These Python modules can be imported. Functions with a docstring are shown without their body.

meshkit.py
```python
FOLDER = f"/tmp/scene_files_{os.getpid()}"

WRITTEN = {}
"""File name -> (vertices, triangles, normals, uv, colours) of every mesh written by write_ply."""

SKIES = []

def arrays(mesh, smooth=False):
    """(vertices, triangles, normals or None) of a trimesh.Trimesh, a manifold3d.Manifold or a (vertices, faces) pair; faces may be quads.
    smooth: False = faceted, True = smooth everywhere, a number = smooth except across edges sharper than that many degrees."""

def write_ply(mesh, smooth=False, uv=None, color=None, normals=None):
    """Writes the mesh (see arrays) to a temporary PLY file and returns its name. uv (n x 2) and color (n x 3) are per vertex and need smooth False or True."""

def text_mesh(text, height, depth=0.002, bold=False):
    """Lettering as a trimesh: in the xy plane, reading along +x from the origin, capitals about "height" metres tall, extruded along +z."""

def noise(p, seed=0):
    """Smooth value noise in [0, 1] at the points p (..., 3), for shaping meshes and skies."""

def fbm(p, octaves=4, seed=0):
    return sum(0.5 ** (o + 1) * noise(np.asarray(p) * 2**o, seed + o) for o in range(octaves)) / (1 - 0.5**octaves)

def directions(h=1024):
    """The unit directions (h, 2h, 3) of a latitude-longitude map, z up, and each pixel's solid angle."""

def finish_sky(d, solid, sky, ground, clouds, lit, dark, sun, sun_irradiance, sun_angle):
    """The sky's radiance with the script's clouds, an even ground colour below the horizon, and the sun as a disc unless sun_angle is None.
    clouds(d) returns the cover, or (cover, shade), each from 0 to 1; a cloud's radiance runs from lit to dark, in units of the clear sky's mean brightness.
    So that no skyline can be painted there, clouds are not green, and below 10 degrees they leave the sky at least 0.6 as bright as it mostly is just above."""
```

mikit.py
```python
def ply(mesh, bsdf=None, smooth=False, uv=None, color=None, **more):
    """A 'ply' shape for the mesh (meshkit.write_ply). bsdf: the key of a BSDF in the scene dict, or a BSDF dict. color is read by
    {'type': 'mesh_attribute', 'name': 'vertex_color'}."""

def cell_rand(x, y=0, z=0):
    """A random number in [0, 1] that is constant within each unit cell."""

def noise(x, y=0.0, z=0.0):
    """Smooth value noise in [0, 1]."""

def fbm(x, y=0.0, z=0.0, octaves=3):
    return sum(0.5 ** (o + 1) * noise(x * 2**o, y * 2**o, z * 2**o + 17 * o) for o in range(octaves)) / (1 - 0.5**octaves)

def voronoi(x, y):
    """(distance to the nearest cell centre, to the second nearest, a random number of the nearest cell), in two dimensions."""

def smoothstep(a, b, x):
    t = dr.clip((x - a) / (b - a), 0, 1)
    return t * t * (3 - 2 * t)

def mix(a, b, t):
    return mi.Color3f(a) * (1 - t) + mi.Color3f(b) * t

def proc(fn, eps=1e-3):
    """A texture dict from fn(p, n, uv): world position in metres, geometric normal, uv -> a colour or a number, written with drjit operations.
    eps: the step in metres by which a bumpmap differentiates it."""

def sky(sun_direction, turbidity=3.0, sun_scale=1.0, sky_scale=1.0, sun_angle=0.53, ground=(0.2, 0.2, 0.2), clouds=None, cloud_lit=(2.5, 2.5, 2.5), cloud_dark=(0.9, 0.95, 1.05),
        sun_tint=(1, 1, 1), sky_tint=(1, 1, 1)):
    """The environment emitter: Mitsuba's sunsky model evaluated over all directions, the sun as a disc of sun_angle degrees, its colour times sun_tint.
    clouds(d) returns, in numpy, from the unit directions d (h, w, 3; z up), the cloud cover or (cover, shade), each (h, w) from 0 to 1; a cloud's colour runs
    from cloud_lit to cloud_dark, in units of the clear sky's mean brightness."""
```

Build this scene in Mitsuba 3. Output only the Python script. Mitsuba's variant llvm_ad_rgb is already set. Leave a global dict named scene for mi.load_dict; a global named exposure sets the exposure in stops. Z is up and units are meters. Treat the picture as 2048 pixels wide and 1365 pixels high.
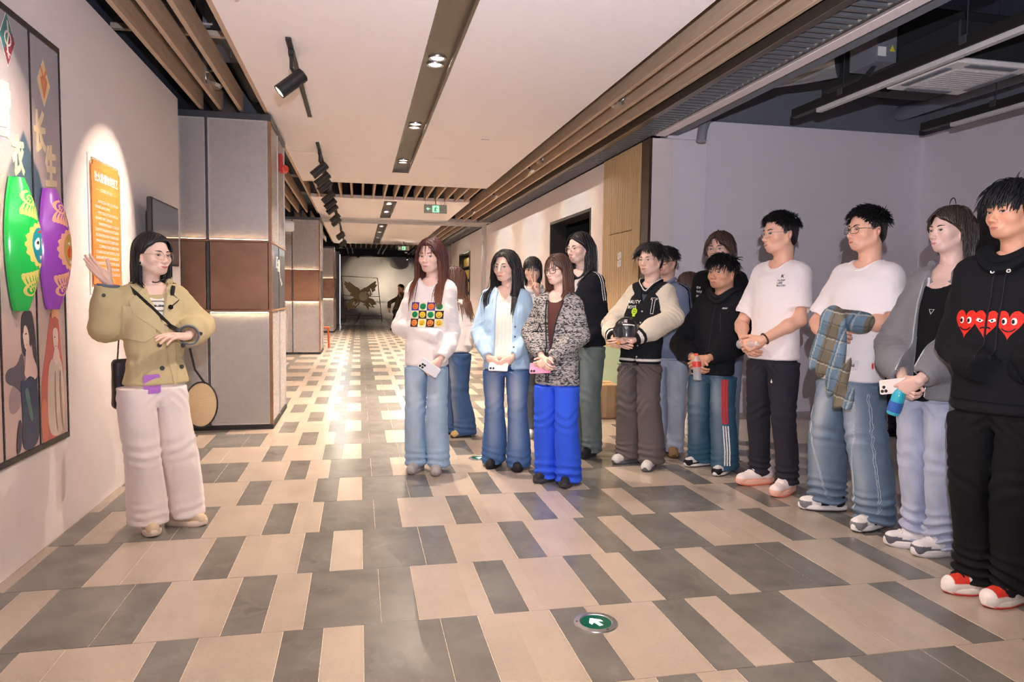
import math, random
import numpy as np, trimesh, shapely
import shapely.geometry as sg
from shapely import affinity
import drjit as dr
import mitsuba as mi
import mikit, meshkit
from mikit import proc, noise, fbm, smoothstep, mix, voronoi, cell_rand

random.seed(7)
np.random.seed(7)
T4 = mi.ScalarTransform4f

# ------------------------------------------------------------------ camera, light, exposure
CAM_F, CAM_YAW, CAM_PITCH, CAM_ROLL, CAM_Z = 1435.2, 0.2100, -0.0640, 0.0121, 1.2937
_cy, _sy, _cp, _sp = math.cos(CAM_YAW), math.sin(CAM_YAW), math.cos(CAM_PITCH), math.sin(CAM_PITCH)
cam_f = np.array([_sy * _cp, _cy * _cp, _sp])
_r0 = np.array([_cy, -_sy, 0.0])
_u0 = np.cross(_r0, cam_f)
cam_r = math.cos(CAM_ROLL) * _r0 + math.sin(CAM_ROLL) * _u0
cam_u = -math.sin(CAM_ROLL) * _r0 + math.cos(CAM_ROLL) * _u0
cam_o = np.array([0.0, 0.0, CAM_Z])
scene = {
    'camera': {'type': 'perspective', 'fov': math.degrees(2 * math.atan(1024 / CAM_F)), 'fov_axis': 'x', 'near_clip': 0.05, 'far_clip': 200.0,
               'to_world': T4().look_at(origin=cam_o.tolist(), target=(cam_o + cam_f).tolist(), up=cam_u.tolist())},
    # the photographer's flash, a hand above the lens
    'camera_flash': {'type': 'spot', 'to_world': T4().look_at(origin=[0.05, -0.02, 1.62], target=[1.75, 4.5, 4.55], up=[0, 0, 1]),
                     'intensity': {'type': 'rgb', 'value': [62.0, 61.5, 69.0]}, 'cutoff_angle': 66.0, 'beam_width': 20.0, 'sampling_weight': 10.0},
    # what little light there is in the void above the slats and beyond the rooms
    'dim_surround': {'type': 'constant', 'radiance': {'type': 'rgb', 'value': [0.03, 0.03, 0.035]}, 'sampling_weight': 0.3},
}
labels = {}
exposure = 0.0
WARM = np.array([1.0, 0.80, 0.62])
GLYPHS = {
    '雪': '5,45 5,68 7,70 13,70 11,73 11,81 12,83 88,83 89,81 89,73 87,70 94,70 95,68 96,45 93,43 86,42 86,37 84,34 86,32 85,-10 84,-11 74,-11 72,-8 14,-7 12,-5 13,4 72,5 72,8 18,8 16,10 16,16 18,19 72,20 72,21 16,22 14,23 14,32 17,34 14,37 14,42 7,43',
    '衣': '1,29 2,33 22,45 35,57 5,58 3,60 3,69 5,71 45,71 40,83 42,85 52,88 60,71 95,71 97,69 97,60 94,58 61,57 67,38 84,55 87,54 94,49 92,44 73,26 84,14 99,2 99,0 92,-8 89,-8 79,0 64,14 55,30 49,50 37,39 37,8 61,15 64,14 65,6 65,4 62,2 24,-11 18,-3 18,0 23,6 23,28 7,20',
    '长': '3,37 4,47 22,48 23,86 34,86 35,85 36,57 60,71 76,85 79,84 86,81 87,77 73,64 50,48 96,47 97,37 95,35 61,34 74,17 84,10 98,4 99,1 94,-6 91,-8 76,-1 60,11 59,0 23,-10 18,-1 22,5 22,34 5,35/37,8 59,12 51,25 46,34 36,34/36,55 36,48 43,48 43,49',
    '生': '3,-6 3,3 6,5 43,6 43,25 16,25 14,27 14,36 15,38 43,38 43,54 25,54 13,38 11,38 3,44 3,47 14,65 23,85 32,84 34,82 31,68 43,68 44,86 55,87 57,85 57,68 92,67 93,56 91,55 57,54 58,38 88,38 89,36 90,27 87,25 57,25 57,6 96,5 98,3 97,-7 5,-8',
    '社': '36,-6 38,5 62,6 62,43 42,43 41,53 62,56 63,85 73,87 75,55 95,55 96,53 95,43 75,43 75,6 97,5 98,-5|0,29 19,46 27,57 3,59 4,69 21,70 14,82 22,87 30,78 34,70 38,69 43,65 32,43 45,28 38,20 30,27 28,-10 18,-9 17,26 5,19',
    '火': '3,-2 3,0 22,10 33,22 42,48 44,84 56,85 55,46 59,34 72,14 84,6 98,1 98,-2 91,-10 76,-4 59,10 49,24 40,10 24,-4 9,-10|68,34 81,65 84,66 93,63 93,59 78,31 75,30|6,35 19,65 30,63 26,45 18,32 15,30',
    '脸': '0,-5 6,24 8,81 36,82 39,58 49,67 62,86 64,87 72,84 72,79 75,75 100,53 95,43 85,48 83,44 47,44 45,46 38,42 38,6 69,6 72,12 65,12 63,15 60,40 69,40 74,18 83,40 87,42 94,39 94,34 81,6 97,5 96,-6 36,-6 31,-9 20,-10 17,0 26,2 26,22 18,22 11,-9 8,-11/65,68 56,56 76,56/18,35 26,35 26,46 19,46/18,59 26,59 26,70 19,70|40,35 41,38 50,39 57,16 56,11 47,10',
    '谱': '2,44 3,55 26,55 28,47 38,48 31,59 31,64 22,59 8,75 7,79 14,84 30,68 33,74 45,74 41,82 48,87 53,83 59,74 68,74 75,87 84,84 81,74 95,72 94,59 87,48 97,47 98,37 28,36 28,14 34,18 37,17 39,34 88,34 89,-9 79,-10 77,-5 50,-5 48,-10 39,-10 37,6 16,-8 11,0 15,6 15,43/77,62 78,55 82,62/49,21 77,21 77,23 49,23/49,6 77,6 77,10 50,10/60,48 65,48 65,62 60,62/43,61 46,57 48,56 48,62',
    '绘': '1,49 7,58 20,87 29,83 30,81 18,54 22,55 30,66 38,61 38,56 39,57 54,72 62,86 72,84 72,78 74,75 98,53 94,44 91,43 85,46 82,41 48,41 44,44 39,41 33,48 24,34 34,36 93,36 94,34 93,24 66,24 56,6 74,8 70,18 78,22 90,6 95,-6 87,-11 81,-3 38,-8 34,2 42,7 51,24 37,25 5,16 2,26 14,41 4,40/65,67 55,53 77,54|2,3 4,8 33,18 37,17 38,8 31,5 7,-4 4,-4',
    '制': '68,-1 69,2 83,3 83,84 92,86 96,83 95,-2 89,-9 72,-10|65,19 65,76 76,77 77,18 67,16|2,55 14,84 23,82 22,73 26,73 28,86 36,86 38,85 39,73 58,72 57,61 38,60 39,55 61,55 63,53 61,43 39,43 39,38 58,37 59,35 59,5 57,0 50,-3 41,-3 39,-1 37,-10 28,-10 26,25 19,25 18,-1 8,-2 7,36 26,38 26,43 4,43/39,26 39,9 47,9 47,25/16,56 26,55 26,60 18,60',
    '技': '1,31 4,34 15,37 15,54 3,55 2,65 15,67 17,86 27,85 28,66 35,67 37,71 59,71 59,85 70,86 72,71 94,71 95,69 94,59 72,59 72,50 87,49 93,45 87,28 75,11 98,0 99,-3 91,-11 64,2 47,-7 35,-10 30,-2 30,0 55,12 40,37 38,31 28,27 26,-6 20,-10 7,-10 3,-1 5,1 15,2 15,24 5,22/55,37 65,20 77,36/28,41 37,43 39,49 59,49 59,59 39,59 37,55 28,54',
    '艺': '5,64 5,76 26,76 28,86 37,86 39,76 61,76 62,86 72,86 74,76 95,75 94,64 74,64 72,55 62,55 60,64 39,64 37,55 28,54 26,64|13,42 15,52 76,52 82,47 81,44 39,18 27,6 33,4 79,4 82,7 84,18 87,19 95,15 91,-3 82,-8 31,-8 20,-5 15,3 17,13 29,25 49,40',
}
# ------------------------------------------------------------------ small kit: scene entries and meshes
def tag(key, label=None, cat=None, group=None, kind=None):
    d = labels.setdefault(key, {})
    for k, v in (('label', label), ('category', cat), ('group', group), ('kind', kind)):
        if v:
            d[k] = v
    return key


_count = {}
def numbered(name):
    n = _count.get(name, 0)
    _count[name] = n + 1
    return name if n == 0 else f'{name}_{n:03d}'


def thing(name, label, cat, group=None):
    return tag(numbered(name), label, cat, group)


def put(name, mesh, bsdf, parent=None, smooth=False, label=None, kind=None, **kw):
    key = numbered((parent + '__' if parent else '') + name)
    scene[key] = mikit.ply(mesh, bsdf, smooth, **kw)
    if label or kind:
        tag(key, label, None, None, kind)
    return key


def single(name, mesh, bsdf, label, cat, smooth=False, group=None, **kw):
    return tag(put(name, mesh, bsdf, None, smooth, **kw), label, cat, group)


def struct(name, mesh, bsdf, smooth=False, **kw):
    return tag(put(name, mesh, bsdf, None, smooth, **kw), None, None, None, 'structure')


_pl = {}
def plain(color, rough=0.5, spec=0.4, metallic=0.0, sheen=0.0, coat=0.0, name=None):
    """A plain principled material as a scene entry; equal ones are shared."""
    c = tuple(round(float(x), 4) for x in color)
    k = (c, rough, spec, metallic, sheen, coat)
    if k not in _pl:
        nm = name or f'material_{len(_pl):03d}'
        d = {'type': 'principled', 'base_color': {'type': 'rgb', 'value': list(c)}, 'roughness': rough, 'specular': spec, 'metallic': metallic}
        if sheen:
            d['sheen'] = sheen
        if coat:
            d['clearcoat'] = coat
            d['clearcoat_gloss'] = 0.9
        scene[nm] = {'type': 'twosided', 'bsdf': d}
        _pl[k] = nm
    return _pl[k]


def s2l(r, g, b):
    """sRGB 0-255 to linear."""
    c = np.array([r, g, b]) / 255.0
    return tuple(np.where(c < 0.04045, c / 12.92, ((c + 0.055) / 1.055) ** 2.4))


def procmat(name, fn, rough=0.5, spec=0.4, metallic=0.0, bump=None, bscale=1.0, eps=1e-3, coat=0.0):
    d = {'type': 'principled', 'base_color': proc(fn), 'roughness': rough if isinstance(rough, (int, float)) else proc(rough), 'specular': spec, 'metallic': metallic}
    if coat:
        d['clearcoat'] = coat
    if bump is not None:
        d = {'type': 'bumpmap', 'arbitrary': {**proc(bump, eps)}, 'scale': bscale, 'bsdf': d}
    scene[name] = {'type': 'twosided', 'bsdf': d}
    return name


scene['vertex_matte'] = {'type': 'twosided', 'bsdf': {'type': 'principled', 'base_color': {'type': 'mesh_attribute', 'name': 'vertex_color'}, 'roughness': 0.75, 'specular': 0.25}}
scene['vertex_cloth'] = {'type': 'twosided', 'bsdf': {'type': 'principled', 'base_color': {'type': 'mesh_attribute', 'name': 'vertex_color'}, 'roughness': 0.85, 'specular': 0.15, 'sheen': 0.25}}
scene['vertex_skin'] = {'type': 'twosided', 'bsdf': {'type': 'principled', 'base_color': {'type': 'mesh_attribute', 'name': 'vertex_color'}, 'roughness': 0.48, 'specular': 0.35}}
scene['vertex_hair'] = {'type': 'twosided', 'bsdf': {'type': 'principled', 'base_color': {'type': 'mesh_attribute', 'name': 'vertex_color'}, 'roughness': 0.38, 'specular': 0.5}}
scene['vertex_gloss'] = {'type': 'twosided', 'bsdf': {'type': 'principled', 'base_color': {'type': 'mesh_attribute', 'name': 'vertex_color'}, 'roughness': 0.2, 'specular': 0.5, 'clearcoat': 0.6}}
scene['clear_glass'] = {'type': 'thindielectric', 'int_ior': 1.5}
scene['bottle_plastic'] = {'type': 'blendbsdf', 'weight': .35, 'a': {'type': 'thindielectric', 'int_ior': 1.45}, 'b': {'type': 'twosided', 'bsdf': {'type': 'principled', 'base_color': {'type': 'rgb', 'value': [.75, .78, .80]}, 'roughness': .15, 'specular': .6}}}


def cat(*ms):
    ms = [m for m in (ms[0] if len(ms) == 1 and isinstance(ms[0], (list, tuple)) else ms) if m is not None]
    return trimesh.util.concatenate(ms) if len(ms) > 1 else ms[0]


def box(x0, x1, y0, y1, z0, z1, bevel=0.0):
    lo, hi = np.minimum([x0, y0, z0], [x1, y1, z1]), np.maximum([x0, y0, z0], [x1, y1, z1])
    if bevel <= 0:
        m = trimesh.creation.box(extents=hi - lo)
        m.apply_translation((lo + hi) / 2)
        return m
    b = min(bevel, 0.49 * (hi - lo).min())
    pts = []
    for sx in (0, 1):
        for sy in (0, 1):
            for sz in (0, 1):
                c = np.where([sx, sy, sz], hi, lo)
                s = np.where([sx, sy, sz], -1.0, 1.0)
                for ax in range(3):
                    o = s * b
                    o[ax] = 0
                    pts.append(c + o)
    return trimesh.convex.convex_hull(np.array(pts))


def bar(a, b, w, h, up=(0, 0, 1), bevel=0.0):
    """A rectangular bar from a to b, w wide across and h tall along up."""
    a, b, up = np.asarray(a, float), np.asarray(b, float), np.asarray(up, float)
    d = b - a
    L = np.linalg.norm(d)
    d /= L
    s = np.cross(d, up)
    s /= np.linalg.norm(s)
    u = np.cross(s, d)
    m = box(-w / 2, w / 2, 0, L, -h / 2, h / 2, bevel)
    M = np.eye(4)
    M[:3, 0], M[:3, 1], M[:3, 2], M[:3, 3] = s, d, u, a
    m.apply_transform(M)
    return m


def frame_of(t, hint=(0, 0, 1)):
    t = t / np.linalg.norm(t)
    h = np.asarray(hint, float)
    if abs(t @ h) > 0.95:
        h = np.array([1.0, 0, 0]) if abs(t[0]) < 0.9 else np.array([0, 1.0, 0])
    a = np.cross(t, h)
    a /= np.linalg.norm(a)
    return a, np.cross(a, t)


def tube(pts, rad, sides=8, caps=True, flat=1.0, hint=(0, 0, 1)):
    """A swept tube through pts; rad a number or one per point; flat squeezes it along the second axis."""
    p = np.asarray(pts, float)
    n = len(p)
    r = np.broadcast_to(np.asarray(rad, float), (n,))
    t = np.gradient(p, axis=0) if n > 2 else np.repeat((p[1] - p[0])[None], n, 0)
    t /= np.linalg.norm(t, axis=1, keepdims=True) + 1e-12
    a, b = frame_of(t[0], hint)
    A, B = [a], [b]
    for i in range(1, n):
        a = A[-1] - t[i] * (A[-1] @ t[i])
        a /= np.linalg.norm(a) + 1e-12
        A.append(a)
        B.append(np.cross(a, t[i]))
    A, B = np.array(A), np.array(B)
    ang = np.arange(sides) * 2 * np.pi / sides
    v = p[:, None] + r[:, None, None] * (np.cos(ang)[None, :, None] * A[:, None] + flat * np.sin(ang)[None, :, None] * B[:, None])
    i, j = np.meshgrid(np.arange(n - 1), np.arange(sides), indexing='ij')
    q = np.stack([i * sides + j, (i + 1) * sides + j, (i + 1) * sides + (j + 1) % sides, i * sides + (j + 1) % sides], -1).reshape(-1, 4)
    f = np.vstack([q[:, [0, 1, 2]], q[:, [0, 2, 3]]])
    v = v.reshape(-1, 3)
    if caps:
        v = np.vstack([v, p[0], p[-1]])
        k = np.arange(sides)
        k2 = (k + 1) % sides
        f = np.vstack([f, np.stack([k, k2, k * 0 + n * sides], 1), np.stack([(n - 1) * sides + k2, (n - 1) * sides + k, k * 0 + n * sides + 1], 1)])
    return trimesh.Trimesh(v, f, process=False)


def lathe(prof, sides=24, axis=None, at=(0, 0, 0)):
    """Revolve (r, z) pairs about z, then turn z to axis and move to at."""
    m = trimesh.creation.revolve(np.asarray(prof, float), sections=sides)
    return orient(m, axis, at)


def orient(m, axis=None, at=(0, 0, 0)):
    M = np.eye(4)
    if axis is not None:
        z = np.asarray(axis, float)
        z = z / np.linalg.norm(z)
        a, b = frame_of(z)
        M[:3, 0], M[:3, 1], M[:3, 2] = a, np.cross(z, a), z
    M[:3, 3] = at
    m.apply_transform(M)
    return m


def slab(poly, depth):
    """A shapely polygon (or several) extruded along +z."""
    gs = [g for g in getattr(poly, 'geoms', [poly]) if g.area > 1e-9 and g.geom_type == 'Polygon']
    return cat([trimesh.creation.extrude_polygon(g, depth, engine='earcut') for g in gs])


def basis(m, ex, ey, ez, o):
    """Moves a mesh from (x, y, z) to o + x ex + y ey + z ez."""
    M = np.eye(4)
    M[:3, 0], M[:3, 1], M[:3, 2], M[:3, 3] = ex, ey, ez, o
    m = m.copy()
    m.apply_transform(M)
    return m


def glyph_poly(ch):
    gs = []
    for g in GLYPHS[ch].split('|'):
        rings = [[tuple(map(float, q.split(','))) for q in r.split(' ')] for r in g.split('/')]
        p = sg.Polygon(rings[0], rings[1:])
        gs.append(p if p.is_valid else p.buffer(0))
    return shapely.union_all(gs)


def rot_z(a):
    c, s = math.cos(a), math.sin(a)
    return np.array([[c, -s, 0], [s, c, 0], [0, 0, 1.0]])


def rot_x(a):
    c, s = math.cos(a), math.sin(a)
    return np.array([[1.0, 0, 0], [0, c, -s], [0, s, c]])


def rot_y(a):
    c, s = math.cos(a), math.sin(a)
    return np.array([[c, 0, s], [0, 1.0, 0], [-s, 0, c]])
# ------------------------------------------------------------------ setting: materials
def _tan(p, n, uv):
    a = fbm(p.x * 5, p.y * 5, 1.0) * 0.5 + noise(p.x * 260, p.y * 260) * 0.22 + noise(dr.floor(p.x / 0.15), p.y * 1.7, 3.0) * 0.3
    return mi.Color3f(0.37, 0.305, 0.25) * (0.74 + 0.42 * a)
def _dark(p, n, uv):
    a = fbm(p.x * 7, p.y * 7, 4.0, octaves=4)
    s = smoothstep(0.60, 0.80, fbm(p.x * 18 + 9 * a, p.y * 6, 2.0))
    return mi.Color3f(0.128, 0.121, 0.110) * (0.65 + 0.6 * a) + mi.Color3f(0.1, 0.098, 0.09) * s * 0.16
def _wood(p, n, uv):
    g = fbm(p.x * 9, p.y * 1.2, p.z * 22) * 0.6 + noise(p.x * 60, p.y * 5, p.z * 150) * 0.4
    return mix(mi.Color3f(0.40, 0.285, 0.195), mi.Color3f(0.62, 0.46, 0.33), g)
def _brown(p, n, uv):
    g = fbm(p.x * 6, p.y * 6, p.z * 6, octaves=4)
    return mix(mi.Color3f(0.17, 0.085, 0.05), mi.Color3f(0.34, 0.18, 0.105), g)
def _mesh_color(p, n, uv):
    # expanded metal: staggered diamonds, strands light over a grey backing
    u = dr.select(dr.abs(n.x) > 0.7, p.y, p.x) / 0.0145
    v = p.z / 0.0085
    a = dr.abs(u + v - dr.floor(u + v) - 0.5) * 2
    b = dr.abs(u - v - dr.floor(u - v) - 0.5) * 2
    s = smoothstep(0.55, 0.8, dr.maximum(a, b))
    return mix(mi.Color3f(0.20, 0.19, 0.195), mi.Color3f(0.62, 0.58, 0.56), s)
def _wall(p, n, uv):
    a = fbm(p.x * 1.3, p.y * 1.3, p.z * 1.3)
    return mi.Color3f(0.78, 0.71, 0.70) * (0.96 + 0.07 * a)
def _roomwall(p, n, uv):
    a = fbm(p.x * 1.1, p.y * 1.3, p.z * 1.3)
    return mi.Color3f(0.86, 0.81, 0.86) * (0.95 + 0.08 * a)
def _screed(p, n, uv):
    a = fbm(p.x * 2, p.y * 2, 0.0) * 0.6 + noise(p.x * 90, p.y * 90) * 0.2
    return mi.Color3f(0.50, 0.46, 0.44) * (0.75 + 0.45 * a)
procmat('tile_tan', _tan, 0.27, 0.6)
procmat('tile_dark', _dark, 0.24, 0.6)
procmat('wood_slat', _wood, 0.5, 0.35)
procmat('brown_metal', _brown, 0.38, 0.5, metallic=0.25)
procmat('expanded_metal', _mesh_color, 0.42, 0.5, metallic=0.3)
procmat('wall_paint', _wall, 0.7, 0.2)
procmat('room_paint', _roomwall, 0.75, 0.2)
procmat('room_screed', _screed, 0.45, 0.4)
GROUT = plain((0.62, 0.52, 0.42), 0.8)
CEIL = plain((0.91, 0.84, 0.825), 0.8, 0.2)
BLACK = plain((0.014, 0.014, 0.016), 0.45)
MBLACK = plain((0.02, 0.022, 0.025), 0.6, 0.3)
NAVY = plain((0.050, 0.062, 0.090), 0.75, 0.2)
SLATE = plain((0.16, 0.175, 0.21), 0.75, 0.2)
STEEL = plain((0.55, 0.55, 0.56), 0.3, 0.5, 0.9)
PIPE = plain((0.34, 0.36, 0.40), 0.45, 0.4, 0.3)
DARKMETAL = plain((0.10, 0.082, 0.066), 0.28, 0.6, 0.5)
WHITE = plain((0.8, 0.78, 0.76), 0.5)
LIGHTSTRIP = plain((0.62, 0.60, 0.60), 0.35, 0.5)
FRAME = plain((0.55, 0.53, 0.53), 0.4, 0.5, 0.3)
MULL = plain((0.05, 0.055, 0.07), 0.4, 0.5, 0.2)
JAMB = plain((0.055, 0.035, 0.026), 0.4, 0.4, 0.2)
GOLDWALL = plain((0.42, 0.30, 0.17), 0.55)

XL, XR, ZC = -1.54, 2.95, 2.95
# ------------------------------------------------------------------ floor: one tile, one piece
struct('floor', box(XL - .1, XR + .25, -4, 40, -.08, -.0025), GROUT)
put('screed', cat(box(XR + .02, 6.5, -4, 7.3, -.07, -.001), box(XR + .2, 6.5, 7.2, 12, -.07, -.001), box(-6, XL - .05, -4, 40, -.07, -.001)), 'room_screed', 'floor')
ROW_Y0, ROW_D = 2.2099, 0.578
BASE = [(.15, 1), (.15, 0), (.3, 1), (.15, 1), (.3, 0), (.15, 1), (.3, 0)]
ODD = {0: [(.15, 1), (.15, 0), (.3, 1), (.15, 0), (.3, 0), (.15, 1), (.3, 0)], 1: [(.15, 1), (.15, 0), (.3, 1), (.15, 0), (.3, 1), (.15, 1), (.3, 0)]}
def tile_mesh(x0, x1, y0, y1, h):
    g, b = 0.0013, 0.0012
    x0, x1, y0, y1 = x0 + g, x1 - g, y0 + g, y1 - g
    lo = np.array([[x0, y0], [x1, y0], [x1, y1], [x0, y1]])
    hi = np.array([[x0 + b, y0 + b], [x1 - b, y0 + b], [x1 - b, y1 - b], [x0 + b, y1 - b]])
    v = np.vstack([np.c_[lo, np.full(4, -.012)], np.c_[lo, np.full(4, h - b)], np.c_[hi, np.full(4, h)]])
    f = []
    for a in (0, 4):
        for i in range(4):
            j = (i + 1) % 4
            f += [[a + i, a + j, a + 4 + j], [a + i, a + 4 + j, a + 4 + i]]
    f += [[8, 9, 10], [8, 10, 11]]
    return trimesh.Trimesh(v, np.array(f), process=False)
rng = np.random.default_rng(3)
tiles = []
for k in range(-8, 64):
    xs = -0.286 if k % 2 == 0 else -0.516
    for m in range(-2, 4):
        x = xs + 1.5 * m
        for w, d in (BASE if m % 2 == 0 else ODD[k % 2]):
            a, b = max(x, XL), min(x + w, XR + .02)
            x += w
            if b - a > 0.02:
                y = ROW_Y0 + ROW_D * k
                tiles.append((y + .3 + .12 * abs((a + b) / 2 - .3 * y), a, b, y, y + ROW_D, d))
def _seen(t):
    q = np.array([(t[1] + t[2]) / 2, t[4], 0]) - cam_o
    z = q @ cam_f
    return z > .5 and abs(q @ cam_r / z) < .80 and (-(q @ cam_u) / z) < .52
near = sorted([t for t in tiles if _seen(t)], key=lambda t: t[3])[:300]
nset = set(id(t) for t in near)
for t in near:
    put('tile', tile_mesh(t[1], t[2], t[3], t[4], rng.uniform(-.0004, .0004)), 'tile_dark' if t[5] else 'tile_tan', 'floor')
for d, nm in ((1, 'tile_dark'), (0, 'tile_tan')):
    put('dark_tile_field' if d else 'tan_tile_field', cat([tile_mesh(t[1], t[2], t[3], t[4], 0) for t in tiles if id(t) not in nset and t[5] == d]), nm, 'floor', kind='stuff')

# ------------------------------------------------------------------ walls
struct('wall_left', cat(box(XL - .12, XL, -4, 6.82, 0, 2.965, .004), box(XL - .12, XL, 8.3, 15.57, 0, 2.95), box(XL - .12, XL, 16.8, 24, 0, 2.95)), 'wall_paint')
struct('wall_left_upper', box(XL - .3, XL - .2, -4, 40, 2.9, 4.0), NAVY)
struct('wall_back', box(-6, 6.6, -4.2, -4, 0, 4.0), 'wall_paint')
struct('wall_far', box(-8, 6.5, 37.2, 37.4, 0, 3.55), 'wall_paint')
# the wall between corridor and the open room: end cap towards the room opening, a black opening and a window with gold shelves
struct('wall_right', cat(box(XR, 3.19, 7.06, 9.0, 0, 2.93), box(XR, 3.19, 9.0, 11.05, 2.44, 2.93), box(XR, 3.19, 11.05, 19.45, 0, 2.93), box(XR, 3.19, 19.45, 21.5, 0, .95), box(XR, 3.19, 19.45, 21.5, 2.45, 2.93), box(XR, 3.19, 21.5, 38, 0, 2.93)), 'wall_paint')
put('pilaster', box(XR - .012, XR + .01, 8.46, 8.62, 0, 2.925, .003), 'wall_paint', 'wall_right')
put('header', cat(box(XR + .05, XR + .15, -4, 7.06, 2.95, 3.22, .003)), 'wall_paint', 'wall_right')
put('soffit_trim', box(XR - .03, XR + .05, -4, 7.06, 2.955, 3.2, .003), FRAME, 'wall_right')
put('jamb', box(XR - .02, XR + .012, 7.055, 7.265, 0, 2.93, .003), JAMB, 'wall_right')
# opening: black reveal and the dark shop behind it
struct('window_1', cat(box(XR - .006, 3.2, 9.0, 9.04, 0, 2.44), box(XR - .006, 3.2, 11.01, 11.05, 0, 2.44), box(XR - .006, 3.2, 9.0, 11.05, 2.40, 2.44)), BLACK)
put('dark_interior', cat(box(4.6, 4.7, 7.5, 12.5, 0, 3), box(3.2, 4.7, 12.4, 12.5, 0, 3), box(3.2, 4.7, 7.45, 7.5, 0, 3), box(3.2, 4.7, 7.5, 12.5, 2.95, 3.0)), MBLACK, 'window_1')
put('wire', tube([(3.12, 9.35, 2.42), (3.13, 9.36, 2.36), (3.11, 9.34, 2.31)], .006, 6), WHITE, 'window_1')
put('hook', lathe([(0, 0), (.018, .004), (.012, .03), (0, .034)], 10, None, (3.11, 9.34, 2.27)), WHITE, 'window_1')
# fluted wooden door panel: each board a piece, a door cut into it
struct('door_1', box(XR - .012, XR, 7.265, 8.46, 0, 2.93), plain((.10, .065, .03), .7))
procmat('fluted_wood', lambda p, n, uv: mix(mi.Color3f(.44, .30, .155), mi.Color3f(.58, .42, .235), fbm(p.y * 40, p.z * 2.0, 3.0)), .5, .3)
nb = 16
for i in range(nb):
    y0, y1 = 7.268 + i * 1.19 / nb, 7.268 + (i + 1) * 1.19 / nb
    indoor = 7.46 < (y0 + y1) / 2 < 8.24
    for a, b in (((.01, 2.018), (2.026, 2.925)) if indoor else ((.01, 2.925),)):
        put('board', box(XR - .028, XR - .008, y0 + .004, y1 - .004, a, b, .004), 'fluted_wood', 'door_1')
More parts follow.
